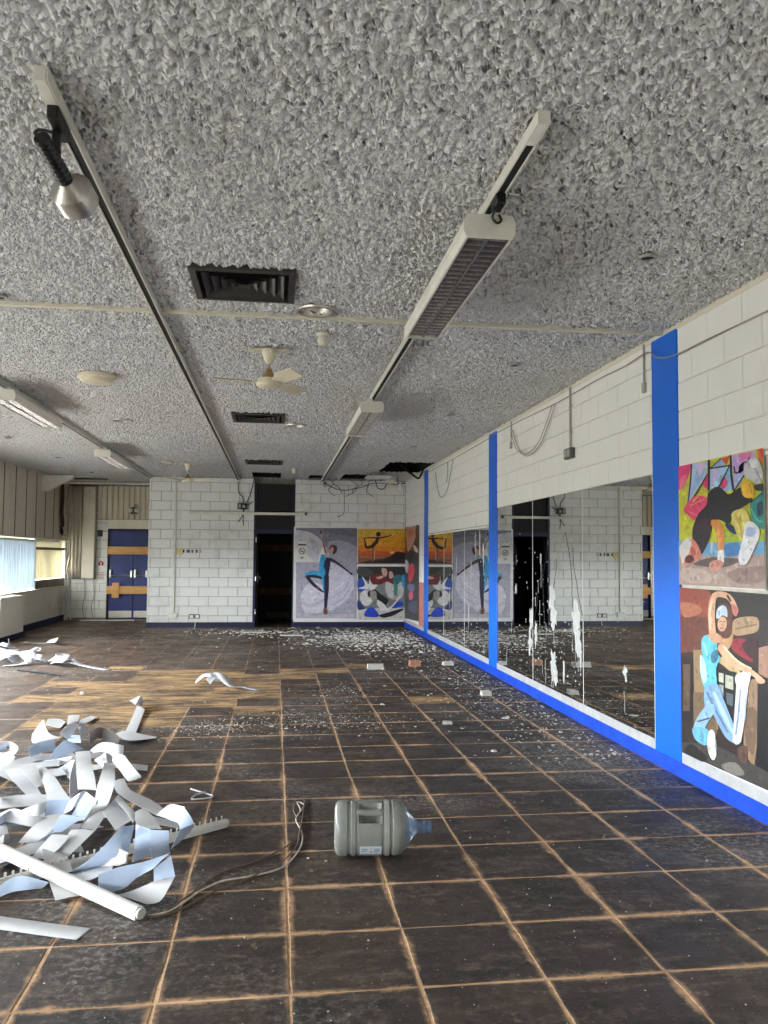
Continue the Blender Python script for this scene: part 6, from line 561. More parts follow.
# ---- back wall with the dark doorway
DX0, DX1, DZ = -0.47, 0.395, 1.985
mb = MB().box(-2.65, DX0, YB, YB+.22, -.1, 3.62).box(DX1, XR+.2, YB, YB+.22, -.1, 3.62).box(DX0, DX1, YB+.16, YB+.22, 3.0, 3.62)
mb.box(-2.65, -2.45, YB+.22, YA+.1, -.1, 3.62)
wall_back = st('wall_back', mb, M_JOINT, 'white painted block wall at the far end of the room', 'wall')
pl = lambda u, z: (u, YB, z)
lay_blocks(wall_back, pl, 0, -2.65, DX0, 0.105, 3.153, M_BLOCK, ustart=-2.60, zstart=0.045)
lay_blocks(wall_back, pl, 0, DX1, 2.788, 2.10, 3.153, M_BLOCK, ustart=0.33, zstart=0.045)
# ---- alcove wall round the boarded blue door
ADX0, ADX1, ADZ = -3.90, -2.95, 2.115
mb = MB().box(XL-.3, ADX0, YA, YA+.2, -.1, 3.62).box(ADX0, -2.45, YA, YA+.2, ADZ, 3.62).box(ADX1, -2.45, YA, YA+.2, -.1, ADZ)
mb.box(ADX0-.05, -2.45, YA+.12, YA+.2, -.1, ADZ)  # backing added to block outside light through the door gaps
wall_alcove = st('wall_alcove', mb, M_JOINT, 'pale block wall of the recess round the boarded blue door', 'wall')
lay_blocks(wall_alcove, lambda u, z: (u, YA, z), 0, -4.16, ADX0, 0.0, 2.33, M_BLOCK, ustart=-4.26, zstart=0.045)
lay_blocks(wall_alcove, lambda u, z: (u, YA, z), 0, XL, -4.16, 0.0, 0.95, M_BLOCK, ustart=-4.36, zstart=0.045)
obj('lintel', MB().box(ADX0, -2.655, YA-.03, YA, ADZ, 2.33), M_CREAM, wall_alcove)
# ---- right wall
mb = MB().box(XR, XR+.22, YF-.3, YB+.22, -.1, 3.62)
wall_right = st('wall_right', mb, M_JOINTR, 'ivory painted block wall carrying the mirrors', 'wall')
plr = lambda u, z: (XR, u, z)
lay_blocks(wall_right, plr, -PI/2, 3.2, 5.34, 2.10, 3.153, M_BLOCKR, gap=0.005, ustart=0.1, zstart=0.130)
lay_blocks(wall_right, plr, -PI/2, 5.72, 10.06, 2.125, 3.153, M_BLOCKR, gap=0.005, ustart=0.1, zstart=0.130)
lay_blocks(wall_right, plr, -PI/2, 10.44, 14.80, 1.9, 3.153, M_BLOCKR, gap=0.005, ustart=0.1, zstart=0.130)
lay_blocks(wall_right, plr, -PI/2, 15.17, 17.474, 2.1, 3.153, M_BLOCKR, gap=0.005, ustart=0.1, zstart=0.130)
lay_blocks(wall_right, plr, -PI/2, 15.17, 15.70, 0.18, 2.1, M_BLOCKR, gap=0.005, ustart=0.1, zstart=0.130)
lay_blocks(wall_right, plr, -PI/2, -2.4, 3.2, 0.1, 3.153, M_BLOCKR, gap=0.005, ustart=0.1, zstart=0.130)
# ---- left wall: low block wall, window band, tall cladding panels
EDGES = [-2.3, 0.05, 2.4, 4.75, 7.1, 9.45, 11.8, 14.25, 17.2, 19.62]
mb = MB().box(XL-.25, XL, YF-.3, YA+.2, -.1, WZ0-.03).box(XL-.25, XL, YF-.3, YA+.2, WZ1, 3.62)
for k, e in enumerate(EDGES): mb.box(XL-.25, XL, e-.06 if k else YF-.3, e+.06 if k < len(EDGES)-1 else YA+.2, WZ0-.03, WZ1)
wall_left = st('wall_left', mb, M_CREAM, 'left wall with low blocks, a window band and tall beige panels', 'wall')
lay_blocks(wall_left, lambda u, z: (XL, u, z), PI/2, 15.66, YA-.02, 0.1, 0.77, M_CREAM, gap=0.007, ustart=0.1, zstart=0.130)
obj('cladding_backing', MB().box(XL, XL+.004, YF, YA-.02, WZ1+.03, H-.012), simple('cladding_gap_brown', (92, 82, 70), .9, var=.2), wall_left)  # dark brown sheet behind the panels darkens the joints
M_BEAD = simple('cladding_joint_bead', (116, 104, 88), .8, var=.2)
e = 15.107 - .655*8
while e < YA-.1:
    b = min(e+.655, YA-.02)
    obj('cladding_panel', MB().rbox(XL+.004, XL+.026, e+.011, b-.011, WZ1+.03, H-.012, .004), M_PANEL, wall_left); obj('joint_bead', MB().box(XL+.02, XL+.034, e-.011, e+.011, WZ1+.03, H-.012), M_BEAD, wall_left); e += .655
obj('sill', MB().rbox(XL-.2, XL+.05, YF, YA-.02, WZ0-.035, WZ0, .006), M_PANEL, wall_left)
obj('window_head', MB().rbox(XL-.02, XL+.05, YF, YA-.02, WZ1-.01, WZ1+.03, .006), M_PANEL, wall_left)
for k in range(len(EDGES)-1):
    a, b = EDGES[k]+.06, EDGES[k+1]-.06; xo = XL-.16
    mb = MB()
    for (c, d) in ((a, a+.05), (b-.05, b), ((a+b)/2-.025, (a+b)/2+.025)): mb.box(xo-.03, xo+.03, c, d, WZ0, WZ1)
    mb.box(xo-.03, xo+.03, a, b, WZ0, WZ0+.05).box(xo-.03, xo+.03, a, b, WZ1-.05, WZ1).box(xo-.03, xo+.03, a, b, 1.60, 1.64)
    w = st('window_%d' % (k+1), mb, M_FRAME, ['window behind the blue blind on the left wall' if k == 7 else 'bright window beside the recess on the left wall' if k == 8 else 'grey framed window of the left wall out of view'][0], 'window')
    for (c, d) in ((a, (a+b)/2), ((a+b)/2, b)): obj('pane', MB().box(xo-.003, xo+.003, c, d, WZ0, WZ1), M_GLASS, w)
obj('transom', MB().box(XL-.05, XL-.005, 17.27, 19.55, 1.60, 1.655), M_BEAD, wall_left)
obj('window_apron', MB().rbox(XL-.12, XL+.01, 17.27, 19.55, WZ0, .97, .006), simple('weathered_apron', (128, 116, 100), .8, var=.3), wall_left)
# ---- wall behind the camera
mb = MB().box(XL-.3, XR+.2, YF-.25, YF, -.1, 3.62)
wall_front = st('wall_front', mb, M_CREAM, 'plain cream wall behind the viewer', 'wall')

# ---- baseboards and trims
o = st('baseboard_right', MB().prism([(XR, 0.0), (XR-.018, 0.0), (XR-.018, .099), (XR-.014, .105), (XR, .105)], 'y', YF, YB), M_BASEBLUE, 'royal blue baseboard along the mirrored wall', 'baseboard')
mb = MB()
for a, b in ((YF, 5.34), (5.725, 10.06), (10.44, 14.80), (15.17, YB)): mb.box(XR-.014, XR, a, b, .105, .178)
st('trim_1', mb, M_LEDGE, 'white ledge strip above the blue baseboard under the mirrors', 'trim')
st('baseboard_back', MB().box(-2.66, DX0, YB-.02, YB, 0, .108).box(DX1, XR-.03, YB-.02, YB, 0, .108), M_NAVY, 'navy baseboard along the far block wall', 'baseboard')
st('baseboard_left', MB().box(XL, XL+.02, 15.66, YA, 0, .13).box(XL, XL+.02, YF, 14.35, 0, .13), M_NAVY, 'navy baseboard along the low wall under the windows', 'baseboard')
st('trim_2', MB().prism([(XL, H+.03), (XL, H-.016), (XR, H-.016), (XR, H+.03)], 'y', 5.532, 5.572), M_PLASTIC, 'thin cream cover strip across the ceiling', 'trim')
st('trim_3', MB().box(XR-.018, XR, YF, YB, H-.03, H+.02), M_PANEL, 'narrow edging where the ceiling meets the mirrored wall', 'trim')
st('trim_4', MB().box(.385, XR-.03, YB-.014, YB, .108, .150).box(DX1, XR, YB-.012, YB-.004, 2.135, 2.15), M_WHITE, 'white edging under the posters on the far wall', 'trim')

# ---- boarded blue double door in the recess
d1 = st('door_1', MB().box(ADX0, ADX0+.03, YA-.02, YA+.1, 0, ADZ).box(ADX1-.01, ADX1+.02, YA-.02, YA+.1, 0, ADZ).box(ADX0, ADX1, YA-.02, YA+.1, ADZ-.03, ADZ), M_DARK, 'blue double door boarded with two raw planks', 'door')
LW = (ADX1-ADX0-.05)/2
for s, x0 in enumerate((ADX0+.032, ADX0+.035+.56)):
    x1 = (ADX0+.032+.555, ADX1-.012)[s]
    lf = obj('door_leaf', MB().rbox(x0, x1, YA+.03, YA+.075, .02, ADZ-.035, .004), M_DOORBLUE, d1)
    obj('kick_plate', MB().box(x0+.02, x1-.02, YA+.024, YA+.03, .04, .2), M_METAL, lf)
    obj('push_bar', MB().tube([(x0+.04, YA-.03, 1.02), (x1-.03, YA-.03, 1.02)], .018, 8).box(x0+.02, x0+.06, YA-.05, YA+.03, .98, 1.16).box(x1-.06, x1-.02, YA-.05, YA+.03, .98, 1.14), M_METAL, lf)
obj('plank', MB().rbox(ADX0+.02, ADX1-.005, YA-.10, YA-.065, 1.52, 1.70, .004), M_WOOD, d1)
obj('plank', MB().rbox(ADX0+.01, ADX1-.01, YA-.10, YA-.065, .60, .78, .004), M_WOOD, d1)
obj('plank', MB().rbox(-3.76, -3.60, YA-.135, YA-.10, .51, .86, .004), M_WOOD, d1)

# ---- dark doorway in the far wall with a dim lobby behind it
lob = st('wall_lobby', MB().box(-.75, -.65, YB+.22, YA+.1, -.1, 3.62).box(1.3, 1.4, YB+.22, YA+.1, -.1, 3.62).box(-.75, 1.4, YA, YA+.1, -.1, 3.62).box(-.75, 1.4, YB+.22, YA+.1, 2.5, 2.6), M_DARK, 'unlit lobby behind the dark doorway', 'wall')  # walls coloured black so the lobby reads as unlit
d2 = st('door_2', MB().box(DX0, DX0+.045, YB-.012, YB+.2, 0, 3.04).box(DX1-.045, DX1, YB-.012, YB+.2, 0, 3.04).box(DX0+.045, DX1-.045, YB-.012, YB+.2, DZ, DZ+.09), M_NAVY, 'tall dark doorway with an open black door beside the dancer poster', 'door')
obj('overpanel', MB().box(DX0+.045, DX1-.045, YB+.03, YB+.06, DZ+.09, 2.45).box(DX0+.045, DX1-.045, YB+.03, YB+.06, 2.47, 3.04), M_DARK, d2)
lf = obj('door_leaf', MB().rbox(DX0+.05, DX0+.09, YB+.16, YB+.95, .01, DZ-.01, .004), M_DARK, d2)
obj('handle', MB().box(DX0+.09, DX0+.098, YB+.19, YB+.23, .92, 1.14).tube([(DX0+.10, YB+.21, 1.05), (DX0+.14, YB+.21, 1.05), (DX0+.14, YB+.33, 1.0)], .011, 8), M_METAL, lf)
for z in (.28, .97, 1.80): obj('hinge', MB().tube([(DX0+.05, YB-.02, z), (DX0+.05, YB-.02, z+.1)], .012, 8), M_METAL, d2)
d3 = st('door_3', MB().box(-.36, .03, YA-.05, YA, 0, 2.1).box(.035, .43, YA-.05, YA, 0, 2.1), M_DARK, 'dim boarded double door at the back of the dark lobby', 'door')  # leaves coloured black, the lobby's dimness put into the colour
for a, b in ((.59, .75), (1.62, 1.78)): obj('plank', MB().rbox(-.38, .44, YA-.10, YA-.05, a, b, .004), simple('shaded_plank', (112, 72, 46), .8, var=.3), d3)  # plank colour darkened to stand for the dim lobby
obj('kick_plate', MB().box(-.22, .32, YA-.056, YA-.05, .03, .17), simple('shaded_kick_plate', (70, 68, 68), .6, var=.2), d3)  # plate greyed down, lobby shade put into its colour
st('threshold', MB().box(DX0, DX1, YB, YB+.22, -.004, .006), M_DARK, 'dark threshold of the doorway', 'threshold')
# ================================================================== RIGHT WALL: posts, mirrors, posters
for k, (a, b, lab) in enumerate(((5.34, 5.725, 'wide bright blue wall post between the near posters and the mirrors'),
                            (10.06, 10.44, 'middle blue wall post standing between two runs of mirror'),
                            (14.80, 15.17, 'farthest slim-looking blue wall post beside the corner posters'))):
    t = thing('wall_post', (XR-.01, (a+b)/2, .105), lab, 'post', 'blue posts on the mirrored wall')
    obj('board', MB().rbox(XR-.020, XR, a, b, .105, H-.02, .003), M_BLUE, t)
    obj('edge_strip', MB().box(XR-.015, XR, b, b+.014, .178, 2.13), M_WHITE, t)

def mirror(y0, y1, lab, notch=None):
    pts = [(y0+.004, .178), (y1-.004, .178), (y1-.004, 2.132)]
    if notch: pts += [(notch+.17, 2.132), (notch+.05, 2.04), (notch, 1.985), (notch-.04, 2.05), (notch-.16, 2.132)]
    pts += [(y0+.004, 2.132)]
    o = obj('mirror_panel', MB().prism(pts, 'x', XR-.010, XR-.004), M_MIRROR)
    return tag(o, lab, 'mirror', 'wall mirrors')
MIR = [mirror(5.739, 7.154, 'tall wall mirror next to the wide blue post'), mirror(7.154, 8.62, 'centre wall mirror with white paint splashes near its far edge'),
       mirror(8.62, 10.06, 'paint-spattered wall mirror just before the middle blue post'), mirror(10.454, 11.87, 'chipped wall mirror just beyond the middle blue post', 11.12),
       mirror(11.87, 13.36, 'wall mirror in the middle of the far mirror run'), mirror(13.36, 14.80, 'wall mirror beside the farthest blue post')]
for m, y in ((MIR[0], 7.154), (MIR[1], 8.62), (MIR[3], 11.87), (MIR[4], 13.36)):
    obj('joint_strip', MB().box(XR-.012, XR-.0095, y-.004, y+.0035, .178, 2.132), M_WHITE, m)
# white paint thrown on the glass: blobs with runs below them
def splash(mirror_o, spots, specks, seed):
    rs = random.Random(seed); x1 = XR-.010
    def blot(mb, y, z, ry, rz):
        n = 18; pts = []; ry *= 2.0
        for k in range(n):
            a = 2*PI*k/n; q = rs.uniform(.45, 1.25); pts.append((y+ry*q*math.cos(a), max(.2, min(2.12, z+rz*q*math.sin(a)))))
        mb.prism(pts, 'x', x1-rs.uniform(.001, .003), x1)
    def run(mb, y, z1, L, w):
        z0 = max(.2, z1-L)
        if z1-z0 < .03: return
        zm = z0+(z1-z0)*rs.uniform(.3, .7); d = rs.uniform(-.012, .012)
        mb.prism([(y-w, z1), (y+w, z1), (y+w*.45+d, zm), (y+w*.8+d, z0+.02), (y+d, z0), (y-w*.8+d, z0+.02), (y-w*.35+d, zm)], 'x', x1-.0022, x1)
    for (y, z, ry, rz, runs) in spots:
        mb = MB(); blot(mb, y, z, ry, rz)
        for r in range(3): blot(mb, y+rs.uniform(-ry, ry)*.5, z-rz*rs.uniform(.2, .9), ry*.5, rz*.5)
        for r in range(runs): run(mb, y+rs.uniform(-ry, ry)*.8, z+rs.uniform(-rz, rz)*.4, rs.uniform(.10, .35), rs.uniform(.002, .006))
        obj('paint_splash', mb, M_SPLASH, mirror_o)
    mb = MB(); n, y0, y1, z0, z1, s = specks
    for k in range(n):
        y, z = rs.uniform(y0, y1), z0+(z1-z0)*rs.random()**1.3; blot(mb, y, z, s*rs.uniform(.3, 1), s*rs.uniform(.4, 1.3))
        if rs.random() < .12: run(mb, y, z, rs.uniform(.05, .3), rs.uniform(.0012, .0025))
    o = obj('paint_specks', mb, M_SPLASH, mirror_o); o['kind'] = 'stuff'
rs = random.Random(5)
splash(MIR[1], [(7.98, 1.10, .05, .16, 2), (7.95, .92, .05, .12, 1), (7.33, .95, .06, .15, 2), (7.28, .74, .04, .12, 2), (7.22, .62, .02, .1, 1), (7.96, .45, .05, .13, 1), (7.90, .34, .05, .1, 1), (8.52, .70, .025, .12, 1), (7.66, .42, .012, .10, 0), (8.35, 1.5, .015, .05, 1)], (110, 7.18, 8.6, .3, 1.75, .009), 11)
splash(MIR[2], [(8.68, .85, .03, .15, 2), (8.72, .60, .035, .12, 2), (9.25, 1.15, .02, .05, 0)], (40, 8.64, 10.0, .3, 1.8, .010), 12)
splash(MIR[3], [(10.95, 1.75, .02, .18, 2), (11.2, 1.72, .018, .2, 2), (11.45, 1.3, .012, .18, 1), (10.75, 1.55, .02, .14, 1), (11.6, .7, .014, .12, 1)], (60, 10.5, 11.8, .3, 2.0, .012), 13)
splash(MIR[4], [(12.4, 1.4, .01, .12, 1), (12.9, .9, .01, .1, 1)], (24, 11.95, 13.3, .3, 2.0, .010), 14)
splash(MIR[0], [(6.26, .60, .02, .04, 0), (6.24, .54, .012, .02, 0)], (26, 5.9, 7.1, .22, 1.6, .004), 15)
# dark cracks in the silvering of the splashed mirror
mb = MB()
for (y, z, L, a) in ((8.1, 1.8, .8, -1.45), (7.6, 1.75, .75, -1.8), (8.3, 1.4, .9, -1.6), (7.85, 1.5, .6, -1.3), (7.4, 1.6, .7, -1.7), (8.45, 1.1, .7, -1.5)):
    p = [(XR-.0105, y, z)]
    for k in range(6): a += rs.uniform(-.25, .25); p.append((XR-.0105, p[-1][1]+math.cos(a)*L/6, p[-1][2]+math.sin(a)*L/6))
    mb.tube(p, .0022, 4)
obj('crack', mb, M_DARK, MIR[1])

def poster(name, plane, u0, u1, v0, v1, key, lab, frame=True):
    """a printed board: backing sheet and its printed picture"""
    d = .004
    def P(u, v, k):
        if plane == 'back': return (u, YB-.013-d-k, v)
        return (XR-.013-d-k, -u, v)
    A, B_ = P(u0, v0, 0), P(u1, v1, -d)
    t = thing(name, ((A[0]+B_[0])/2, (A[1]+B_[1])/2, v0), lab, 'poster', 'dance posters')
    mb = MB(); lo = [min(a, b) for a, b in zip(A, B_)]; hi = [max(a, b) for a, b in zip(A, B_)]
    mb.box(lo[0], hi[0], lo[1], hi[1], lo[2], hi[2]); obj('backing_sheet', mb, M_WHITE, t)
    off = WLOC[t.name]; vs, fs, cols = [], [], []
    for k, (c, poly) in enumerate(PRINTS[key]):
        o = len(vs); e = .0004+.00012*k
        for (a, b) in poly:
            q = P(u0+a*(u1-u0), v0+b*(v1-v0), e); vs.append((q[0]-off[0], q[1]-off[1], q[2]-off[2]))
        fs.append(tuple(range(o, o+len(poly)))); cols.append(s2l(c)+(1.0,))
        # photographic grain of the print: small lighter and darker patches inside each colour area
        rs = random.Random(k*7+len(key)); W_, H_ = u1-u0, v1-v0
        ar = abs(sum(poly[i-1][0]*poly[i][1]-poly[i][0]*poly[i-1][1] for i in range(len(poly))))/2
        xs_ = [q[0] for q in poly]; ys_ = [q[1] for q in poly]
        def inside(x, y):
            r = False
            for i in range(len(poly)):
                (x1, y1), (x2, y2) = poly[i-1], poly[i]
                if (y1 > y) != (y2 > y) and x < (x2-x1)*(y-y1)/(y2-y1)+x1: r = not r
            return r
        for _ in range(int(6+ar*420)):
            x, y = rs.uniform(min(xs_), max(xs_)), rs.uniform(min(ys_), max(ys_)); s = rs.uniform(.008, .03); an = rs.uniform(0, PI); el = rs.uniform(.3, .8)
            el_p = []
            for i in range(8):
                th = 2*PI*i/8; ex, ey = s*math.cos(th), s*el*math.sin(th); el_p.append((x+(ex*math.cos(an)-ey*math.sin(an))/W_, y+(ex*math.sin(an)+ey*math.cos(an))/H_))
            if not all(inside(*q) for q in el_p): continue
            f_ = rs.choice((rs.uniform(.62, .9), rs.uniform(1.08, 1.4))); o = len(vs)
            for (a, b) in el_p: q = P(u0+a*W_, v0+b*H_, e+.00004+.00003*rs.random()); vs.append((q[0]-off[0], q[1]-off[1], q[2]-off[2]))
            fs.append(tuple(range(o, o+8))); cols.append(tuple(min(.9, z_*f_) for z_ in s2l(c))+(1.0,))
    me = bpy.data.meshes.new('printed_picture'); me.from_pydata(vs, [], fs); me.materials.append(M_PRINT)
    ca = me.color_attributes.new('Col', 'FLOAT_COLOR', 'CORNER')
    for p in me.polygons:
        for li in p.loop_indices: ca.data[li].color = cols[p.index]
    me.update(); o = bpy.data.objects.new('printed_picture', me); COL.objects.link(o); o.parent = t
    return t
poster('dance_poster', 'back', .376, 1.722, .150, 2.136, 'dancer', 'tall grey poster of a dancer in a blue leotard with white cloth')
poster('dance_poster', 'back', 1.735, 2.785, 1.37, 2.136, 'yoga', 'orange sunset poster of a balancing figure in silhouette')
poster('dance_poster', 'back', 1.735, 2.785, .150, 1.345, 'crouch', 'poster of a crouching street dancer with white and blue shoes')
poster('dance_poster', 'right', -17.46, -15.70, .18, 2.15, 'graffiti', 'dark red and pink graffiti poster in the far corner')
poster('dance_poster', 'right', -5.335, -4.335, 1.325, 2.148, 'break', 'bright graffiti poster of a dancer balanced on one hand')
poster('dance_poster', 'right', -5.335, -4.285, .180, 1.305, 'denim', 'brown poster of a leaping dancer in jeans and turquoise top')
o = obj('wall_panel', MB().rbox(XR-.022, XR-.010, 15.185, 15.68, .185, 1.02, .003), simple('faded_red_board', (206, 128, 112), .6, var=.2)); tag(o, 'faded red board strip between the corner poster and the farthest post', 'board')
# notice taped on the dancer poster
t = thing('notice', (.55, YB-.022, 1.43), 'white no smoking notice taped on the dancer poster', 'notice')
obj('sheet', MB().box(.452, .652, YB-.0275, YB-.0245, 1.43, 1.83), M_PAPER, t)
mb = MB().box(.462, .642, YB-.0290, YB-.0275, 1.735, 1.765).box(.512, .592, YB-.0290, YB-.0275, 1.475, 1.49).box(.53, .575, YB-.0290, YB-.0275, 1.452, 1.464)
ring = [(.552+.062*math.cos(2*PI*k/20), YB-.0285, 1.615+.062*math.sin(2*PI*k/20)) for k in range(21)]
mb.tube(ring, .007, 4, False); mb.tube([(.552-.045, YB-.0285, 1.615+.045), (.552+.045, YB-.0285, 1.615-.045)], .006, 4); mb.box(.515, .59, YB-.0290, YB-.0275, 1.606, 1.620)
obj('print', mb, M_INK, t)

# ---- cables and drops on the mirrored wall
def wire(name, pts, r, mat, lab, cat='cable', k=6, grp=None):
    return tag(obj(name, MB().tube(spline(pts, k), r, 6), mat, None, True), lab, cat, grp)
wire('wall_cable', [(XR-.025, 3.6, 2.915), (XR-.025, 4.3, 2.926), (XR-.025, 4.93, 2.937), (XR-.03, 5.33, 2.937), (XR-.055, 5.55, 2.97), (XR-.055, 5.72, 3.05), (XR-.025, 6.2, 3.055), (XR-.025, 6.75, 3.068), (XR-.025, 7.8, 3.06), (XR-.025, 9.0, 3.085), (XR-.025, 10.05, 3.095), (XR-.052, 10.25, 3.09), (XR-.025, 10.5, 3.08), (XR-.025, 12.6, 3.07), (XR-.025, 14.7, 3.08)], .0055, M_WIRE, 'thin grey cable running along the top of the mirrored wall')
for y, z, lab in ((5.842, 2.79, 'short grey conduit drop beside the wide blue post'), (9.392, 2.83, 'short grey conduit drop beside the middle blue post')):
    t = thing('conduit_drop', (XR-.022, y, z), lab, 'conduit', 'conduit drops on the mirrored wall')
    obj('pipe', MB().tube([(XR-.024, y, z+.06), (XR-.024, y, H-.01)], .008, 8), M_STEEL, t); obj('end_clip', MB().rbox(XR-.038, XR-.012, y-.02, y+.02, z-.02, z+.06, .004), M_STEEL, t)
t = thing('conduit_drop', (XR-.03, 7.41, 2.45), 'long grey conduit drop ending in a square socket box', 'conduit', 'conduit drops on the mirrored wall')
obj('pipe', MB().tube([(XR-.026, 7.41, 2.54), (XR-.026, 7.41, H-.01)], .011, 8), M_STEEL, t)
bx = obj('socket_box', MB().rbox(XR-.062, XR-.012, 7.32, 7.50, 2.45, 2.55, .006), M_GREY, t)
obj('socket_face', MB().rbox(XR-.068, XR-.062, 7.335, 7.40, 2.465, 2.535, .002).rbox(XR-.068, XR-.062, 7.42, 7.485, 2.465, 2.535, .002), M_STEEL, bx)
for q in (2.7, 2.95): obj('saddle', MB().box(XR-.034, XR-.010, 7.39, 7.43, q, q+.015), M_STEEL, t)
for k in range(2):
    d = .02*k
    wire('loose_cable', [(XR-.03-d, 9.30, 3.02-d), (XR-.035-d, 9.1, 2.80-d), (XR-.04-d, 8.74-d, 2.64+d), (XR-.04-d, 8.3, 2.69+d), (XR-.035-d, 8.02+d, 2.88), (XR-.03-d, 7.83+d, 3.05)], .005, M_WIRE, ['lower of two slack cable loops hanging near the socket box', 'upper of two slack cable loops hanging near the socket box'][k], grp='slack cable loops')
wire('loose_cable', [(XR-.03, 14.03, 3.0), (XR-.035, 13.85, 2.75), (XR-.04, 13.5, 2.52), (XR-.04, 13.0, 2.60), (XR-.035, 12.75, 2.85), (XR-.03, 12.6, 3.06)], .006, M_WIRE, 'slack cable loop hanging on the far part of the mirrored wall')
wire('loose_cable', [(XR-.03, 13.0, 3.07), (XR-.04, 12.95, 2.86), (XR-.04, 13.05, 2.74)], .006, M_WIRE, 'short cable end hanging inside the far cable loop')

# ================================================================== CEILING FITTINGS
def track(x, y0, y1, lab, zc=H):
    t = thing('lighting_track', (x, y0, zc-.045), lab, 'track', 'lighting tracks on the ceiling')
    w, z0, z1 = .024, zc-.046, zc+.005
    obj('rail', MB().prism([(x-w, z0), (x-w, z1), (x+w, z1), (x+w, z0), (x+w-.007, z0), (x+w-.007, z1-.012), (x-w+.007, z1-.012), (x-w+.007, z0)], 'y', y0, y1), M_FIX, t)
    obj('slot', MB().box(x-.0165, x+.0165, y0+.162, y1, z0+.006, z0+.012), M_DARK, t)
    obj('end_feed', MB().box(x-.0165, x+.0165, y0-.002, y0+.16, z0-.002, z1-.013), M_FIX, t)
    return t
track(-.815, 2.80, 17.42, 'left of centre lighting track carrying the black spotlight')
track(.962, 2.82, 17.44, 'lighting track on the right carrying two louvred lights')
track(-2.62, -1.5, 17.44, 'lighting track by the windows carrying two louvred lights')

def louvre_light(xc, y0, y1, zb, lab, nb):
    t = thing('louvre_light', (xc, (y0+y1)/2, zb), lab, 'ceiling light', 'louvred strip lights')
    w = .119
    out = [(-w+.012, 0), (-w, .03), (-w, .07), (-w+.018, .104), (w-.018, .104), (w, .07), (w, .03), (w-.012, 0), (w-.022, 0), (w-.022, .06), (w-.04, .092), (-w+.04, .092), (-w+.022, .06), (-w+.022, 0)]
    obj('housing', MB().prism([(xc+a, zb+b) for a, b in out], 'y', y0+.012, y1-.012), M_FIX, t)
    cap = [(-w+.012, -.002), (-w-.002, .03), (-w-.002, .072), (-w+.016, .107), (w-.016, .107), (w+.002, .072), (w+.002, .03), (w-.012, -.002)]
    for a, b in ((y0, y0+.012), (y1-.012, y1)): obj('end_cap', MB().prism([(xc+p, zb+q) for p, q in cap], 'y', a, b), M_FIX, t)
    for s in (-1, 1): obj('reflector', MB().prism([(xc+s*(w-.0225), zb+.001), (xc+s*(w-.0225), zb+.06), (xc+s*(w-.041), zb+.091), (xc, zb+.091), (xc, zb+.089), (xc+s*(w-.043), zb+.089), (xc+s*(w-.0255), zb+.06), (xc+s*(w-.0255), zb+.001)], 'y', y0+.012, y1-.012), M_LOUVRE, t)
    obj('spine', MB().prism([(xc-.004, zb+.002), (xc+.004, zb+.002), (xc+.012, zb+.045), (xc-.012, zb+.045)], 'y', y0+.012, y1-.012), M_LOUVRE, t)
    for s in (-1, 1): obj('tube', MB().tube([(xc+s*.05, y0+.02, zb+.065), (xc+s*.05, y1-.02, zb+.065)], .013, 8), M_TUBE, t)
    bm_ = MB()
    for s in (-1, 1):
        a, b = sorted((xc+s*.010, xc+s*(w-.026)))
        bm_.add([(a,-.0012,zb+.004),(b,-.0012,zb+.004),(b,-.009,zb+.045),(a,-.009,zb+.045),(a,.0012,zb+.004),(b,.0012,zb+.004),(b,.009,zb+.045),(a,.009,zb+.045)], [(0,1,2,3),(4,7,6,5),(0,4,5,1),(3,2,6,7)])
    me = mesh_from('louvre_blade', bm_, M_LOUVRE, (xc, 0, zb))
    for k in range(nb):
        y = y0+.05+(y1-y0-.1)*k/(nb-1); o = bpy.data.objects.new('louvre_blade', me); COL.objects.link(o); o.parent = t; o.location = (0, y-(y0+y1)/2, 0)
    for y in (y0+.2, y1-.2): obj('hanger', MB().box(xc-.03, xc+.03, y-.03, y+.03, zb+.104, H-.04), M_FIX, t)
    return t
L1 = louvre_light(.937, 3.50, 5.22, 2.945, 'nearest louvred strip light hanging from the right lighting track', 26)
louvre_light(.930, 7.98, 9.66, 2.945, 'far louvred strip light on the right lighting track', 26)
louvre_light(-2.57, 7.95, 9.64, 2.945, 'near louvred strip light on the track by the windows', 26)
louvre_light(-2.55, 12.30, 13.97, 2.945, 'far louvred strip light on the track by the windows', 26)
obj('power_lead', MB().tube(spline([(.955, 3.44, 3.10), (.95, 3.47, 3.06), (.945, 3.485, 3.03), (.965, 3.48, 3.005), (.985, 3.485, 3.02), (.98, 3.50, 3.05)], 6), .006, 6).rbox(.94, .985, 3.40, 3.50, 3.06, 3.115, .005), M_BLACKP, L1, True)
# black spotlight on the left track
t = thing('track_spotlight', (-.82, 3.15, 2.86), 'black spotlight with a brushed silver bell on the left track', 'spotlight')
obj('adapter', MB().rbox(-.836, -.796, 2.95, 3.13, 3.055, 3.112, .006), M_BLACKP, t)
obj('bracket', MB().rbox(-.838, -.808, 3.03, 3.06, 2.975, 3.06, .004).tube(spline([(-.835, 3.02, 3.04), (-.87, 2.99, 3.03), (-.875, 2.965, 3.0), (-.85, 2.97, 2.985)], 5), .006, 6), M_BLACKP, t)
p0, p1 = Vector((-.852, 2.955, 2.985)), Vector((-.792, 3.285, 2.885)); ax = (p1-p0).normalized()
prof = [(0, .026), (.005, .030)]
for k in range(9): prof += [(.012+.022*k, .031), (.016+.022*k, .028), (.028+.022*k, .028)]
obj('body', MB().lathe(prof + [(.215, .028)], p0, ax, 20), M_BLACKP, t, True)
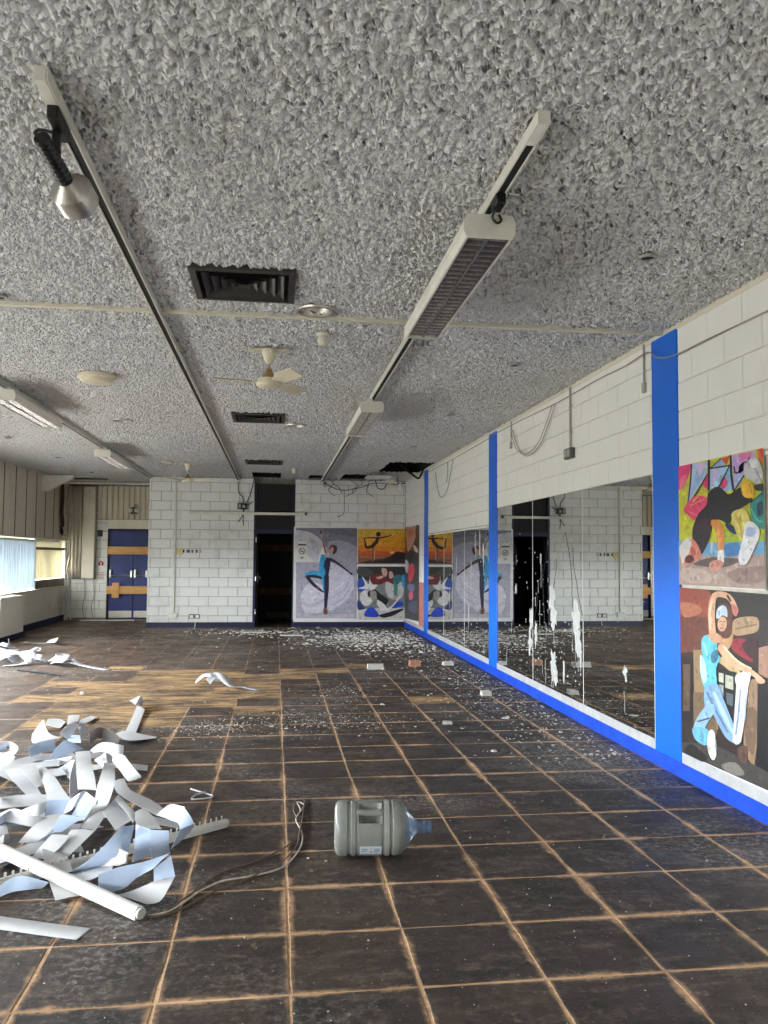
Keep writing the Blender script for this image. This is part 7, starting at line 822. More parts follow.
obj('bell', MB().lathe([(.212, .030), (.218, .034), (.256, .077), (.262, .080), (.340, .080), (.340, .073), (.27, .070), (.25, .02)], p0, ax, 28), M_METAL, t, True)
# square air vents
def vent(x0, x1, y0, y1, lab):
    t = thing('air_vent', ((x0+x1)/2, (y0+y1)/2, H-.02), lab, 'air vent', 'square ceiling vents')
    cx, cy = (x0+x1)/2, (y0+y1)/2; hx, hy = (x1-x0)/2, (y1-y0)/2
    def ring(a, za, b, zb):
        q = [(cx-hx*a, cy-hy*a, za), (cx+hx*a, cy-hy*a, za), (cx+hx*a, cy+hy*a, za), (cx-hx*a, cy+hy*a, za), (cx-hx*b, cy-hy*b, zb), (cx+hx*b, cy-hy*b, zb), (cx+hx*b, cy+hy*b, zb), (cx-hx*b, cy+hy*b, zb)]
        return q, [(i, (i+1) % 4, 4+(i+1) % 4, 4+i) for i in range(4)]
    mb = MB(); mb.add(*ring(1.03, H-.012, .90, H-.016)); mb.add(*ring(1.03, H-.012, 1.03, H+.03)); mb.add(*ring(.90, H-.016, .88, H+.05)); obj('frame', mb, M_VENT, t)
    for k in range(4):
        a = .80-.18*k; mb = MB(); mb.add(*ring(a, H-.014, a-.13, H+.016)); mb.add(*ring(a, H-.012, a-.01, H-.010)); obj('louvre', mb, M_VENT, t)
    mb = MB(); q = [(cx-hx*.12, cy-hy*.12, H-.01), (cx+hx*.12, cy-hy*.12, H-.01), (cx+hx*.12, cy+hy*.12, H-.01), (cx-hx*.12, cy+hy*.12, H-.01), (cx, cy, H+.02)]
    mb.add(q, [(0, 1, 2, 3), (0, 4, 1), (1, 4, 2), (2, 4, 3), (3, 4, 0)]); obj('centre_plate', mb, M_VENT, t)
    obj('duct', MB().box(x0-.01, x1+.01, y0-.01, y1+.01, H+.05, H+.06), M_DARK, t)
vent(-.515, .085, 4.66, 5.23, 'nearest square black air vent in the ceiling')
vent(-.53, .075, 9.46, 10.06, 'middle square black air vent beyond the ceiling fan')
vent(-.545, .083, 14.13, 14.68, 'farthest square black air vent above the dark doorway')
# recessed downlights
DL = ['nearest recessed downlight with a silver rim beside the air vent', 'recessed downlight beside the middle air vent', 'recessed downlight beyond the round detector on the left', 'farthest recessed downlight near the second fan']
for (x, y), lab in zip(DOWNLIGHTS, DL):
    t = thing('downlight', (x, y, H-.012), lab, 'downlight', 'recessed downlights')
    obj('rim', MB().lathe([(0, .132), (-.012, .128), (-.012, .108), (.02, .104)], (x, y, H+.002), (0, 0, 1), 32, False), M_METAL, t, True)
    obj('reflector', MB().lathe([(0, .106), (.04, .10), (.09, .075), (.12, .03), (.121, .002)], (x, y, H-.006), (0, 0, 1), 32, False), M_METAL, t, True)
    obj('lamp', MB().lathe([(0, .004), (.01, .03), (.05, .032), (.09, .015)], (x, y, H+.03), (0, 0, 1), 16), M_TUBE, t, True)
# round beige detector
t = thing('ceiling_detector', (-1.66, 7.72, H-.07), 'round beige stepped detector on the ceiling', 'detector')
obj('base_ring', MB().lathe([(0, .17), (-.03, .17), (-.036, .16)], (-1.66, 7.70, H+.004), (0, 0, 1), 36), M_FANC, t, True)
obj('dome', MB().lathe([(0, .15), (-.022, .145), (-.034, .125), (-.036, .1)], (-1.66, 7.70, H-.032), (0, 0, 1), 36), M_FANC, t, True)
def sensor(x, y, lab):
    t = thing('motion_sensor', (x, y, H-.09), lab, 'sensor', 'white ceiling sensors')
    obj('base', MB().lathe([(0, .052), (-.02, .052), (-.026, .045)], (x, y, H+.004), (0, 0, 1), 20), M_PLASTIC, t, True)
    obj('head', MB().lathe([(0, .036), (-.02, .04), (-.045, .042), (-.062, .034), (-.07, .018)], (x, y, H-.02), (0, 0, 1), 20), M_PLASTIC, t, True)
sensor(.325, 5.96, 'small white sensor on the ceiling beyond the nearest downlight')
sensor(.316, 15.4, 'small white sensor on the ceiling near the dark doorway')
SPOT = [((1.99, 4.125), 'small dark ceiling socket nearest the viewer on the right'), ((1.998, 6.64), 'second small dark ceiling socket on the right'), ((1.966, 9.1), 'third small dark ceiling socket on the right'), ((2.0, 11.84), 'farthest small dark ceiling socket on the right'),
        ((-3.77, 11.99), 'nearest small dark ceiling socket by the windows'), ((-3.69, 14.3), 'second small dark ceiling socket by the windows'), ((-3.68, 16.78), 'farthest small dark ceiling socket by the windows'), ((-1.78, 5.40), 'small dark ceiling socket at the left edge beside the cover strip')]
for (x, y), lab in SPOT:
    t = thing('ceiling_socket', (x, y, H-.012), lab, 'ceiling socket', 'small dark ceiling sockets')
    obj('ring', MB().lathe([(0, .052), (-.012, .05), (-.012, .036), (.0, .034)], (x, y, H-.004), (0, 0, 1), 20, False), M_STEEL, t, True)
    obj('cup', MB().lathe([(0, .036), (.004, .002)], (x, y, H-.010), (0, 0, 1), 20), M_DARK, t)
# ceiling fans
def fan(x, y, drop, ang, R, lab, pl=.12):
    t = thing('ceiling_fan', (x, y, H-drop-.06), lab, 'ceiling fan', 'ceiling fans')
    obj('mount_plate', MB().rbox(x-pl*1.25, x+pl*1.25, y-.03, y+.03, H-.022, H-.006, .003), M_FANC, t)
    obj('canopy', MB().lathe([(0, .062), (-.02, .062), (-.07, .045), (-.115, .020)], (x, y, H-.012), (0, 0, 1), 24), M_FANC, t, True)
    obj('down_rod', MB().tube([(x, y, H-.12), (x, y, H-drop+.06)], .011, 10), M_STEEL, t)
    obj('rod_cup', MB().lathe([(.085, .018), (.05, .032), (.015, .058), (0, .062)], (x, y, H-drop), (0, 0, 1), 24), M_FANG, t, True)
    obj('motor', MB().lathe([(.004, .07), (0, .098), (-.045, .10), (-.06, .085), (-.066, .04)], (x, y, H-drop), (0, 0, 1), 32), M_FANC, t, True)
    for a in ang:
        c, s = math.cos(a), math.sin(a); z = H-drop-.022; mb = MB(); pts = []
        for (r, w, tw) in ((.085, .03, .0), (.14, .035, .01), (.20, .062, .018), (.33, .068, .02), (R-.02, .062, .02), (R, .045, .016)):
            pts += [((r, -w, z+tw), (r, w, z-tw))]
        vs = []
        for p, q in pts:
            for e in (p, q): vs.append((x+e[0]*c-e[1]*s, y+e[0]*s+e[1]*c, e[2]+.003))
            for e in (p, q): vs.append((x+e[0]*c-e[1]*s, y+e[0]*s+e[1]*c, e[2]-.003))
        fs = []
        for k in range(len(pts)-1):
            o = k*4; fs += [(o, o+1, o+5, o+4), (o+2, o+6, o+7, o+3), (o, o+4, o+6, o+2), (o+1, o+3, o+7, o+5)]
        fs += [(0, 2, 3, 1), (len(vs)-4, len(vs)-3, len(vs)-1, len(vs)-2)]
        mb.add(vs, fs); obj('blade', mb, M_FANC, t)
    return t
fan(-.075, 6.45, .25, [math.radians(a) for a in (190, 52, -62)], .44, 'nearer cream ceiling fan with three blades in mid ceiling')
fan(-1.58, 14.8, .28, [math.radians(a) for a in (-15, 105, 225)], .44, 'farther cream ceiling fan near the white block wall')

# loose pieces round the ceiling openings
o = obj('ceiling_tile', MB().rbox(1.75, 2.22, 15.70, 16.25, H-.075, H-.055, .004), M_WHITE); tag(o, 'slipped white ceiling square hanging below the far opening', 'ceiling tile')
rw_ = random.Random(21)
def drop_wire(x, y, z0, z1, sway, lab, r=.006, mat=M_WIREK, grp='loose wires below the ceiling openings'):
    p = [(x, y, z0)]
    for k in range(4): p.append((x+rw_.uniform(-sway, sway), y+rw_.uniform(-.03, .03), z0+(z1-z0)*(k+1)/4))
    wire('hanging_wire', p, r, mat, lab, 'wire', 6, grp)
for k in (0, 1, 3, 4, 6): drop_wire(1.15+.14*k, 17.1+.04*k, H+.15, 2.78+.06*(k % 3), .12, 'black wire dangling from the ceiling above the posters, '+{0: 'leftmost', 1: 'second from the left', 3: 'middle one', 4: 'fourth from the left', 6: 'rightmost'}[k])
wire('hanging_wire', [(1.0, 17.35, 3.08), (1.2, 17.38, 2.98), (1.45, 17.4, 2.93), (1.8, 17.38, 3.0), (2.1, 17.3, 3.09), (2.7, 17.38, 3.06)], .008, M_WIREK, 'black cable swagged along the top of the far wall', 'wire')
wire('hanging_wire', [(1.44, YB-.025, 2.95), (1.45, YB-.03, 2.6), (1.43, YB-.025, 2.42), (1.3, YB-.025, 2.36)], .006, M_GREY, 'grey wire hanging down the far wall above the dancer poster', 'wire')
wire('hanging_wire', [(2.05, 16.9, 3.12), (2.12, 17.0, 2.96), (2.25, 17.0, 2.95), (2.32, 16.95, 3.10)], .01, M_WIREK, 'black cable loop hanging near the far corner', 'wire')
o = obj('junction_box', MB().rbox(2.28, 2.46, 16.85, 17.0, 3.05, 3.13, .006), M_PLASTIC); tag(o, 'white junction box under the ceiling near the far corner', 'box')
t = thing('hanging_spotlight', (2.55, 16.5, 2.86), 'white spotlight head hanging by its cable near the far corner', 'spotlight')
obj('cable', MB().tube(spline([(2.47, 16.5, H+.2), (2.46, 16.5, 3.08), (2.50, 16.5, 3.02)], 5), .009, 6), M_WIREK, t)
obj('head', MB().lathe([(0, .03), (.03, .045), (.10, .055), (.14, .05)], (2.515, 16.5, 3.02), (.25, -.1, -1), 16), M_FIX, t, True)
obj('arm', MB().tube([(2.47, 16.5, 3.01), (2.62, 16.5, 3.03)], .014, 6), M_BLACKP, t)
wire('hanging_wire', [(2.3, 15.6, H+.25), (2.45, 15.4, H+.05), (2.62, 15.3, 3.05), (2.7, 15.25, 3.02), (2.76, 15.1, H+.05)], .02, M_WIREK, 'thick black cable sagging through the corner ceiling opening', 'wire')
o = obj('bulb_holder', MB().lathe([(0, .03), (.03, .035), (.06, .045), (.10, .04), (.125, .012)], (1.01, 17.28, 3.08), (.1, -.6, -.7), 16), M_METAL, None, True); tag(o, 'small shiny bulb at the far end of the right lighting track', 'bulb')

# ================================================================== FAR WALL FITTINGS
t = thing('wall_batten', (-.6, 17.44, 2.38), 'long white batten fixed across the far wall and dark doorway', 'batten')
obj('batten', MB().rbox(-1.81, .60, 17.41, 17.455, 2.375, 2.435, .006), M_FIX, t)
obj('end_socket', MB().rbox(.60, .655, 17.40, 17.455, 2.38, 2.44, .008), M_GREY, t)
for x in (-1.5, -.9, .5): obj('bracket', MB().box(x-.02, x+.02, 17.455, YB-.011, 2.385, 2.425), M_FIX, t)
t = thing('wall_conduit', (-2.08, YB-.03, .20), 'white vertical conduit on the far block wall', 'conduit')
obj('pipe', MB().rbox(-2.135, -2.085, YB-.05, YB-.012, .29, H-.03, .006), M_FIX, t)
obj('socket_box', MB().rbox(-2.20, -2.02, YB-.06, YB-.012, .195, .30, .008), M_FIX, t)
t = thing('switch_row', (-1.82, YB-.02, 1.52), 'row of old switches with a yellowed plate on the block wall', 'switch')
obj('yellow_plate', MB().rbox(-2.06, -1.94, YB-.026, YB-.012, 1.515, 1.655, .004), M_YELLOW, t)
for a, b, m in ((-1.935, -1.905, M_DARK), (-1.86, -1.79, M_GREY), (-1.76, -1.725, M_GREY), (-1.675, -1.63, M_GREY), (-1.60, -1.56, M_STEEL)): obj('switch_box', MB().rbox(a, b, YB-.022, YB-.012, 1.56, 1.625, .003), m, t)
t = thing('wall_socket', (-1.67, YB-.02, .19), 'grey double socket low on the white block wall', 'socket')
obj('plate', MB().rbox(-1.785, -1.56, YB-.024, YB-.012, .185, .275, .004), M_GREY, t)
for x in (-1.73, -1.615): obj('outlet', MB().rbox(x-.035, x+.035, YB-.03, YB-.024, .20, .26, .003), M_WHITE, t)
wire('hanging_wire', [(-1.80, YB-.02, .155), (-1.70, YB-.03, .15), (-1.66, YB-.04, .12), (-1.65, YB-.05, .06), (-1.66, YB-.06, .01)], .008, M_FIX, 'white wire end poking from the wall below the double socket', 'wire')
t = thing('junction_box', (-.72, YB-.05, 2.47), 'black junction box with tangled wires left of the dark doorway', 'box')
obj('box', MB().rbox(-.82, -.62, YB-.09, YB-.012, 2.49, 2.62, .008), M_BLACKP, t)
obj('relay', MB().rbox(-.80, -.75, YB-.10, YB-.09, 2.51, 2.60, .004).rbox(-.72, -.66, YB-.10, YB-.09, 2.52, 2.58, .004), M_STEEL, t)
mb = MB()
for p in ([(-.62, YB-.04, 2.65), (-.55, YB-.04, 2.85), (-.49, YB-.04, 3.1), (-.47, YB-.05, 3.2)], [(-.70, YB-.05, 2.62), (-.72, YB-.04, 2.75), (-.80, YB-.04, 2.85), (-.82, YB-.04, 3.08)], [(-.70, YB-.05, 2.50), (-.72, YB-.06, 2.35), (-.80, YB-.05, 2.22)], [(-.68, YB-.05, 2.50), (-.70, YB-.06, 2.3), (-.69, YB-.05, 2.15)], [(-.62, YB-.04, 2.58), (-.54, YB-.05, 2.62), (-.50, YB-.05, 2.66)]):
    mb.tube(spline(p, 5), .009, 6)
obj('wires', mb, M_WIREK, t, True)
# security light, signs and bell in the recess
t = thing('security_light', (-3.31, YA-.10, 2.45), 'twin headed emergency light above the boarded blue door', 'light')
obj('box', MB().rbox(-3.39, -3.23, YA-.13, YA-.08, 2.46, 2.62, .01), M_GREY, t)
for x in (-3.385, -3.24): obj('lamp_head', MB().lathe([(0, .035), (.02, .05), (.06, .052), (.07, .02)], (x, YA-.13, 2.55), (0, -1, -.1), 16), M_FIX, t, True)
obj('strap', MB().tube(spline([(-3.31, YA-.10, 2.62), (-3.30, YA-.10, 2.68), (-3.22, YA-.10, 2.66)], 5), .008, 6).tube([(-3.30, YA-.10, 2.46), (-3.28, YA-.10, 2.36)], .008, 6), M_WIREK, t)
t = thing('fire_sign', (-4.04, YA-.02, 1.22), 'white fire alarm sign with a red symbol beside the blue door', 'sign')
obj('plate', MB().rbox(-4.125, -3.955, YA-.020, YA-.012, 1.21, 1.40, .002), M_PAPER, t)
obj('red_symbol', MB().prism([(-4.10, 1.26), (-3.98, 1.26), (-3.98, 1.32), (-4.02, 1.36), (-4.06, 1.36), (-4.10, 1.32)], 'y', YA-.023, YA-.020), M_REDINK, t)
obj('hand_mark', MB().box(-4.055, -4.025, YA-.025, YA-.023, 1.28, 1.33), M_PAPER, t)
t = thing('fire_notice', (-4.04, YA-.02, .92), 'white instruction notice with red print beside the blue door', 'sign')
obj('plate', MB().rbox(-4.12, -3.95, YA-.020, YA-.012, .90, 1.14, .002), M_PAPER, t)
mb = MB()
for k in range(5): mb.box(-4.10, -3.97, YA-.022, YA-.020, .94+.035*k, .952+.035*k)
obj('print', mb, M_REDINK, t)
o = obj('alarm_bell', MB().rbox(-4.13, -4.02, YA-.05, YA-.012, 1.93, 2.08, .01), M_BLACKP); tag(o, 'dark alarm box on the recess wall beside the blue door frame', 'alarm')
# ribbed metal panel over the boarded door
t = thing('ribbed_panel', (-3.55, YA-.03, 2.34), 'tan ribbed metal panel above the boarded blue door', 'panel')
obj('back_sheet', MB().box(-4.15, -2.66, YA-.03, YA-.02, 2.34, 3.12), M_PANEL, t)
for k in range(12):
    x = -4.12+.124*k; obj('rib', MB().prism([(x, YA-.03), (x+.02, YA-.075), (x+.058, YA-.075), (x+.078, YA-.03)], 'z', 2.34, 3.12), M_PANEL, t)
o = obj('ceiling_edge_rail', MB().rbox(XL+.03, -2.66, 18.96, 19.04, H-.055, H-.012, .004), M_FIX); tag(o, 'white rail across the ceiling in front of the recess', 'rail')
o = obj('ceiling_slot', MB().rbox(-4.40, -3.62, 18.00, 18.16, H-.028, H-.014, .003), M_DARK); tag(o, 'black ceiling slot in front of the recess', 'vent')
o = obj('recess_slot', MB().rbox(XL+.05, -2.68, 19.10, 19.36, H-.028, H-.014, .003), M_DARK); tag(o, 'long black slot in the ceiling over the recess', 'vent')

# ================================================================== LEFT CORNER
t = thing('beam_bracket', (-4.5, 17.5, 2.82), 'white sloping roof beam end bracketed from the left wall', 'beam')
obj('casing', MB().prism([(XL+.022, H-.012), (XL+.022, 2.80), (XL+.10, 2.80), (-4.18, 3.10), (-4.16, H-.012)], 'y', 17.42, 17.60), M_FIX, t)
o = obj('pipe_casing', MB().rbox(XL+.052, -4.55, 14.36, 15.655, 0, .76, .01), M_CREAM); tag(o, 'cream boxed casing standing below the blue blind', 'casing')
st('baseboard_casing', MB().box(-4.552, -4.53, 14.34, 15.68, 0, .10).box(XL, -4.53, 15.655, 15.68, 0, .10), M_NAVY, 'navy baseboard round the boxed casing', 'baseboard')
def blind(y0, y1, z0, z1, mat, lab, x, w, tilt, gaps=()):
    t = thing('vertical_blind', (x, (y0+y1)/2, z0), lab, 'blind', 'vertical window blinds')
    obj('headrail', MB().rbox(x-.025, x+.025, y0, y1, z1, z1+.035, .004), M_RAIL, t)
    y = y0+w*.45; k = 0; rs = random.Random(int(y0*10))
    while y < y1-.02:
        a = tilt+rs.gauss(0, .07); dx, dy = math.sin(a)*w/2, math.cos(a)*w/2
        vs = []
        for zz in (z0+rs.uniform(0, .015), z1):
            for (e, b) in ((-1, -.0007), (0, .012), (1, -.0007), (1, .0007), (0, .0134), (-1, .0007)): vs.append((x+dx*e+b, y+dy*e, zz))
        fs = [(0,1,7,6),(1,2,8,7),(2,3,9,8),(3,4,10,9),(4,5,11,10),(5,0,6,11)]
        if not any(a0 < y < b0 for a0, b0 in gaps): obj('vane', MB().add(vs, fs), mat, t)
        y += w*.86; k += 1
    return t
blind(14.3, 17.12, .83, 1.76, M_BLINDB, 'pale blue vertical blind hanging over the left window', XL+.03, .115, .16)
blind(17.22, 19.60, .98, 1.77, M_BLINDC, 'sunlit cream vertical blind in the bright window', XL-.09, .13, .25)
# gathered drapes in the corner
def drape(x0, x1, y, z0, z1, n, amp, mat, lab, nm='drape'):
    vs, fs = [], []; m = n*6; rs = random.Random(n)
    ph = [rs.uniform(-.25, .25) for _ in range(m+1)]
    for zi, z in enumerate(np.linspace(z0, z1, 7)):
        for k in range(m+1):
            u = k/m; vs.append((x0+(x1-x0)*u+.01*math.sin(zi*1.3+k), y+amp*math.sin(u*n*2*PI+ph[k]*.6)*(1-.1*zi/6)+.02*math.sin(zi+u*5), z))
    for zi in range(6):
        for k in range(m): a = zi*(m+1)+k; fs.append((a, a+1, a+m+2, a+m+1))
    mb = MB().add(vs, fs); o = obj(nm, mb, mat, None, True)
    md = o.modifiers.new('thickness', 'SOLIDIFY'); md.thickness = .003
    return tag(o, lab, 'drape')
drape(-4.80, -4.46, YA-.14, .96, H-.06, 4, .04, M_DRAPE, 'beige gathered drape hanging in the left corner')
o = obj('column_casing', MB().rbox(-4.45, -4.165, YA-.17, YA, .95, H-.06, .012), M_PANEL); tag(o, 'flat beige column casing between the drape and the blue door', 'casing')
def vtorn(pts, w, mat, lab, nm, cat):
    vs, fs = [], []
    for i, (x, y, z) in enumerate(pts): vs += [(x, y-w/2, z), (x+.02*(i % 2), y, z), (x, y+w/2, z)]
    for i in range(len(pts)-1): a = i*3; fs += [(a, a+1, a+4, a+3), (a+1, a+2, a+5, a+4)]
    o = obj(nm, MB().add(vs, fs), mat); md = o.modifiers.new('thickness', 'SOLIDIFY'); md.thickness = .003
    return tag(o, lab, cat)
M_TORN = simple('torn_brown_lining', (70, 44, 36), .8, var=.35, scale=10)
vtorn([(XL+.05, 18.95, 3.1), (XL+.06, 18.98, 2.8), (XL+.05, 18.96, 2.5), (XL+.07, 19.0, 2.2), (XL+.06, 18.98, 2.0), (XL+.09, 19.02, 1.93)], .30, M_TORN, 'torn dark brown lining hanging over the left cladding', 'torn_lining', 'lining')
vtorn([(XL+.08, 19.0, 2.12), (XL+.11, 19.02, 2.02), (XL+.10, 19.0, 1.93)], .16, M_VANEW, 'white scrap caught at the foot of the torn lining', 'cloth_scrap', 'scrap')
for k, (x, y, zb, zt) in enumerate(((-4.70, 19.15, .02, 1.78), (-4.66, 19.30, .02, 1.74), (-4.60, 19.2, .03, 1.1), (-4.74, 19.40, .02, 1.8))):
    rs = random.Random(k); pts = [(x+rs.uniform(-.03, .03), y+rs.uniform(-.04, .04), zb+(zt-zb)*q/6) for q in range(7)]
    vtorn(pts, .10, M_VANEW, ['long pale vane hanging at the near side of the bunched vanes', 'long pale vane hanging in the middle of the bunched vanes', 'short pale vane hanging at the right of the bunched vanes', 'long pale vane hanging farthest back in the bunched vanes'][k], 'hanging_vane', 'blind vane')['group'] = 'bunched vanes by the bright window'
for k, (x, z1) in enumerate(((-4.40, .95), (-4.20, .92))): wire('corner_cord', [(x, YA-.05, z1), (x+.03, YA-.06, .6), (x-.02, YA-.06, .3), (x+.02, YA-.05, .05)], .006, M_GREY, ['thin grey cord hanging below the column casing on its left', 'thin grey cord hanging below the column casing on its right'][k], 'cord')
o = obj('floor_strip', MB().rbox(-4.4, -3.2, 19.30, 19.36, 0, .02, .003), M_WHITE); tag(o, 'white strip lying on the floor before the boarded blue door', 'strip')

# ================================================================== FLOOR THINGS
# ---- water bottle lying on its side
t = thing('water_bottle', (.53, 4.13, 0), 'large dusty water cooler bottle lying on its side', 'bottle')
RB_ = .135; ax0 = Vector((.312, 4.165, .137)); ad = Vector((.99, -.075, 0)).normalized(); uu = Vector((0, 0, 1)); ww = ad.cross(uu)
prof = [(.0, .04), (.0, .095), (.006, .118), (.02, .130), (.035, .134), (.062, .134), (.068, .128), (.080, .128), (.086, .134), (.104, .134), (.108, .129), (.114, .129), (.118, .133), (.235, .133), (.240, .129), (.246, .129), (.252, .134), (.272, .134), (.278, .128), (.286, .128), (.292, .134), (.318, .133), (.335, .126), (.360, .100), (.388, .062), (.402, .044), (.412, .036)]
fp = []
for (a, b) in zip(prof[:-1], prof[1:]):
    n = max(1, int((b[0]-a[0])/.012))
    for k in range(n): fp.append((a[0]+(b[0]-a[0])*k/n, a[1]+(b[1]-a[1])*k/n))
fp.append(prof[-1]); NS = 56; vs, fs = [], []
ha = math.radians(38)
for (a, r) in fp:
    for k in range(NS):
        th = 2*PI*k/NS; d = math.atan2(math.sin(th-ha), math.cos(th-ha))
        m = max(0, min(1, (.42-abs(d))/.10))*max(0, min(1, (a-.122)/.014))*max(0, min(1, (.232-a)/.014))
        rr = r-.062*m; vs.append(ax0+ad*a+(uu*math.cos(th)-ww*math.sin(th)*-1)*rr)
for i in range(len(fp)-1):
    for k in range(NS): fs.append((i*NS+k, i*NS+(k+1) % NS, (i+1)*NS+(k+1) % NS, (i+1)*NS+k))
fs.append(tuple(range(NS)))
BMI = [1 if fp[i][0] > .338 else 0 for i in range(len(fp)-1) for k in range(NS)]+[0]
side = (uu*math.cos(ha)+ww*math.sin(ha))
if side.y > 0: side = (uu*math.cos(ha)-ww*math.sin(ha))
vs2 = []
for v in vs: vs2.append(v)
mb = MB().add(vs2, fs); mb.mi = BMI
if (uu*math.cos(ha)+ww*math.sin(ha)).y > 0:
    mb.v = [tuple(ax0 + ad*(Vector(v)-ax0).dot(ad) + uu*(Vector(v)-ax0).dot(uu) - ww*(Vector(v)-ax0).dot(ww)) for v in mb.v]
obj('body', mb, [M_BOTTLE, M_NECK], t, True)
hp = [ax0+ad*a+side*r for a, r in ((.112, .118), (.130, .122), (.155, .120), (.195, .120), (.220, .122), (.24, .118))]
obj('handle', MB().tube(spline(hp, 5), .017, 10), M_BOTTLE, t, True)
obj('neck', MB().lathe([(.405, .040), (.418, .030), (.448, .029), (.452, .034), (.462, .034), (.466, .029), (.480, .031), (.488, .031), (.488, .026), (.42, .024)], ax0, ad, 28, False), M_NECK, t, True)
M_LABEL = simple('bottle_label', (206, 214, 222), .5, var=.06); la = math.radians(112)
def onb(a, th, r): return ax0+ad*a+(uu*math.cos(th)+(side-uu*side.dot(uu)).normalized()*math.sin(th))*r
vs, fs = [], []
for i, a in enumerate((.125, .232)):
    for k in range(7): vs.append(onb(a, math.radians(112)+math.radians(26)*k/6, .1345))
for k in range(6): fs.append((k, k+1, 8+k, 7+k))
lb = obj('label', MB().add(vs, fs), M_LABEL, t)
mb = MB()
for (a0, a1, t0, t1) in ((.178, .184, 103, 118), (.195, .222, 106, 108), (.195, .226, 111, 113), (.135, .165, 106, 108), (.135, .160, 112, 114), (.198, .215, 116, 118)):
    mb.add([onb(a0, math.radians(t0+12), .1352), onb(a1, math.radians(t0+12), .1352), onb(a1, math.radians(t1+12), .1352), onb(a0, math.radians(t1+12), .1352)], [(0, 1, 2, 3)])
obj('label_print', mb, simple('label_ink', (60, 92, 150), .5), lb)

# ---- blind vanes fallen in heaps
def vane(pts, w, label, group, name='blind_vane'):
    P = spline([p[:3] for p in pts], 8); n = len(P); rolls = []
    for i in range(len(pts)-1):
        for s in range(8): rolls.append(pts[i][3]+(pts[i+1][3]-pts[i][3])*s/8)
    rolls.append(pts[-1][3]); vs, fs = [], []; S = None
    for i, p in enumerate(P):
        tdir = (P[min(i+1, n-1)]-P[max(i-1, 0)]).normalized()
        s_ = tdir.cross(Vector((0, 0, 1)))
        if s_.length > .25: S = s_.normalized()
        elif S is None: S = Vector((1, 0, 0))
        S = (S-tdir*S.dot(tdir)).normalized(); N = S.cross(tdir)
        r = -math.radians(rolls[i]); wd = S*math.cos(r)+N*math.sin(r); nn = tdir.cross(wd)
        a, b = p-wd*w/2, p+wd*w/2; lift = max(0, .002-min(a.z, b.z)); up = Vector((0, 0, lift))
        mid = p+nn*.004
        for q in (a, mid, b): vs.append(q+up+nn*.0006)
        for q in (a, mid, b): vs.append(q+up-nn*.0006)
    mb = MB()
    for i in range(n-1):
        o = i*6
        fs_top = [(o, o+1, o+7, o+6), (o+1, o+2, o+8, o+7)]; fs_bot = [(o+3, o+9, o+10, o+4), (o+4, o+10, o+11, o+5)]; sd = [(o, o+6, o+9, o+3), (o+2, o+5, o+11, o+8)]
        fs.append((fs_top+sd, fs_bot))
    mb.v = [tuple(v) for v in vs]
    for a, b in fs:
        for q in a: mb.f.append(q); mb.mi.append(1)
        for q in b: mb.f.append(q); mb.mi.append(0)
    o = n*6-6
    mb.f += [(0, 3, 4, 1), (1, 4, 5, 2), (o, o+1, o+4, o+3), (o+1, o+2, o+5, o+4)]; mb.mi += [0]*4
    off = (vs[0][0], vs[0][1], 0); me = bpy.data.meshes.new(name); me.from_pydata([(v[0]-off[0], v[1]-off[1], v[2]) for v in mb.v], [], mb.f)
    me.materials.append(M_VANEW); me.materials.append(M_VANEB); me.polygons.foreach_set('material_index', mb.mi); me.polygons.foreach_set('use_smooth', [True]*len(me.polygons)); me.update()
    ob = bpy.data.objects.new(name, me); COL.objects.link(ob); ob.location = off
    return tag(ob, label, 'blind vane', group)
CAMP = Vector((0, 0, 1.5))
def sheet_vane(blue, pairs, label, group, name='blind_vane'):
    """a vane given by its two long edges"""
    A = spline([p[:3] for p in pairs], 3); B = spline([p[3:] for p in pairs], 3); n = len(A); vs = []; N = Vector((0, 0, 0))
    for i in range(n-1):
        q = (A[i+1]-A[i]).cross(B[i]-A[i]); N += q
    c = sum(A, Vector((0, 0, 0)))/n
    fl = 1 if N.dot(CAMP-c) > 0 else -1
    for i in range(n):
        tdir = (A[min(i+1, n-1)]+B[min(i+1, n-1)]-A[max(i-1, 0)]-B[max(i-1, 0)]).normalized(); nn = tdir.cross(B[i]-A[i])
        nn = (nn.normalized() if nn.length > 1e-6 else Vector((0, 0, 1)))*fl
        m = (A[i]+B[i])/2+nn*.003
        for s in (.0006, -.0006):
            for q in (A[i], m, B[i]): vs.append((q.x+nn.x*s, q.y+nn.y*s, max(.0015, q.z+nn.z*s)))
    f, mi = [], []; fr, bk = (1, 0) if blue else (0, 1)  # blue: face toward the camera gets the painted sky tint
    for i in range(n-1):
        o = i*6; f += [(o, o+1, o+7, o+6), (o+1, o+2, o+8, o+7), (o+3, o+9, o+10, o+4), (o+4, o+10, o+11, o+5), (o, o+6, o+9, o+3), (o+2, o+5, o+11, o+8)]; mi += [fr, fr, bk, bk, fr, fr]
    o = n*6-6; f += [(0, 3, 4, 1), (1, 4, 5, 2), (o, o+1, o+4, o+3), (o+1, o+2, o+5, o+4)]; mi += [fr]*4
    off = (c.x, c.y, 0); me = bpy.data.meshes.new(name); me.from_pydata([(v[0]-off[0], v[1]-off[1], v[2]) for v in vs], [], f)
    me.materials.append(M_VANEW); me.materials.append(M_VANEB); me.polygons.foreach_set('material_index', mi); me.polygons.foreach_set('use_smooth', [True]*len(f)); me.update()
    try: me.set_sharp_from_angle(angle=math.radians(45))
    except Exception: pass
    ob = bpy.data.objects.new(name, me); COL.objects.link(ob); ob.location = off
    return tag(ob, label, 'blind vane', group)
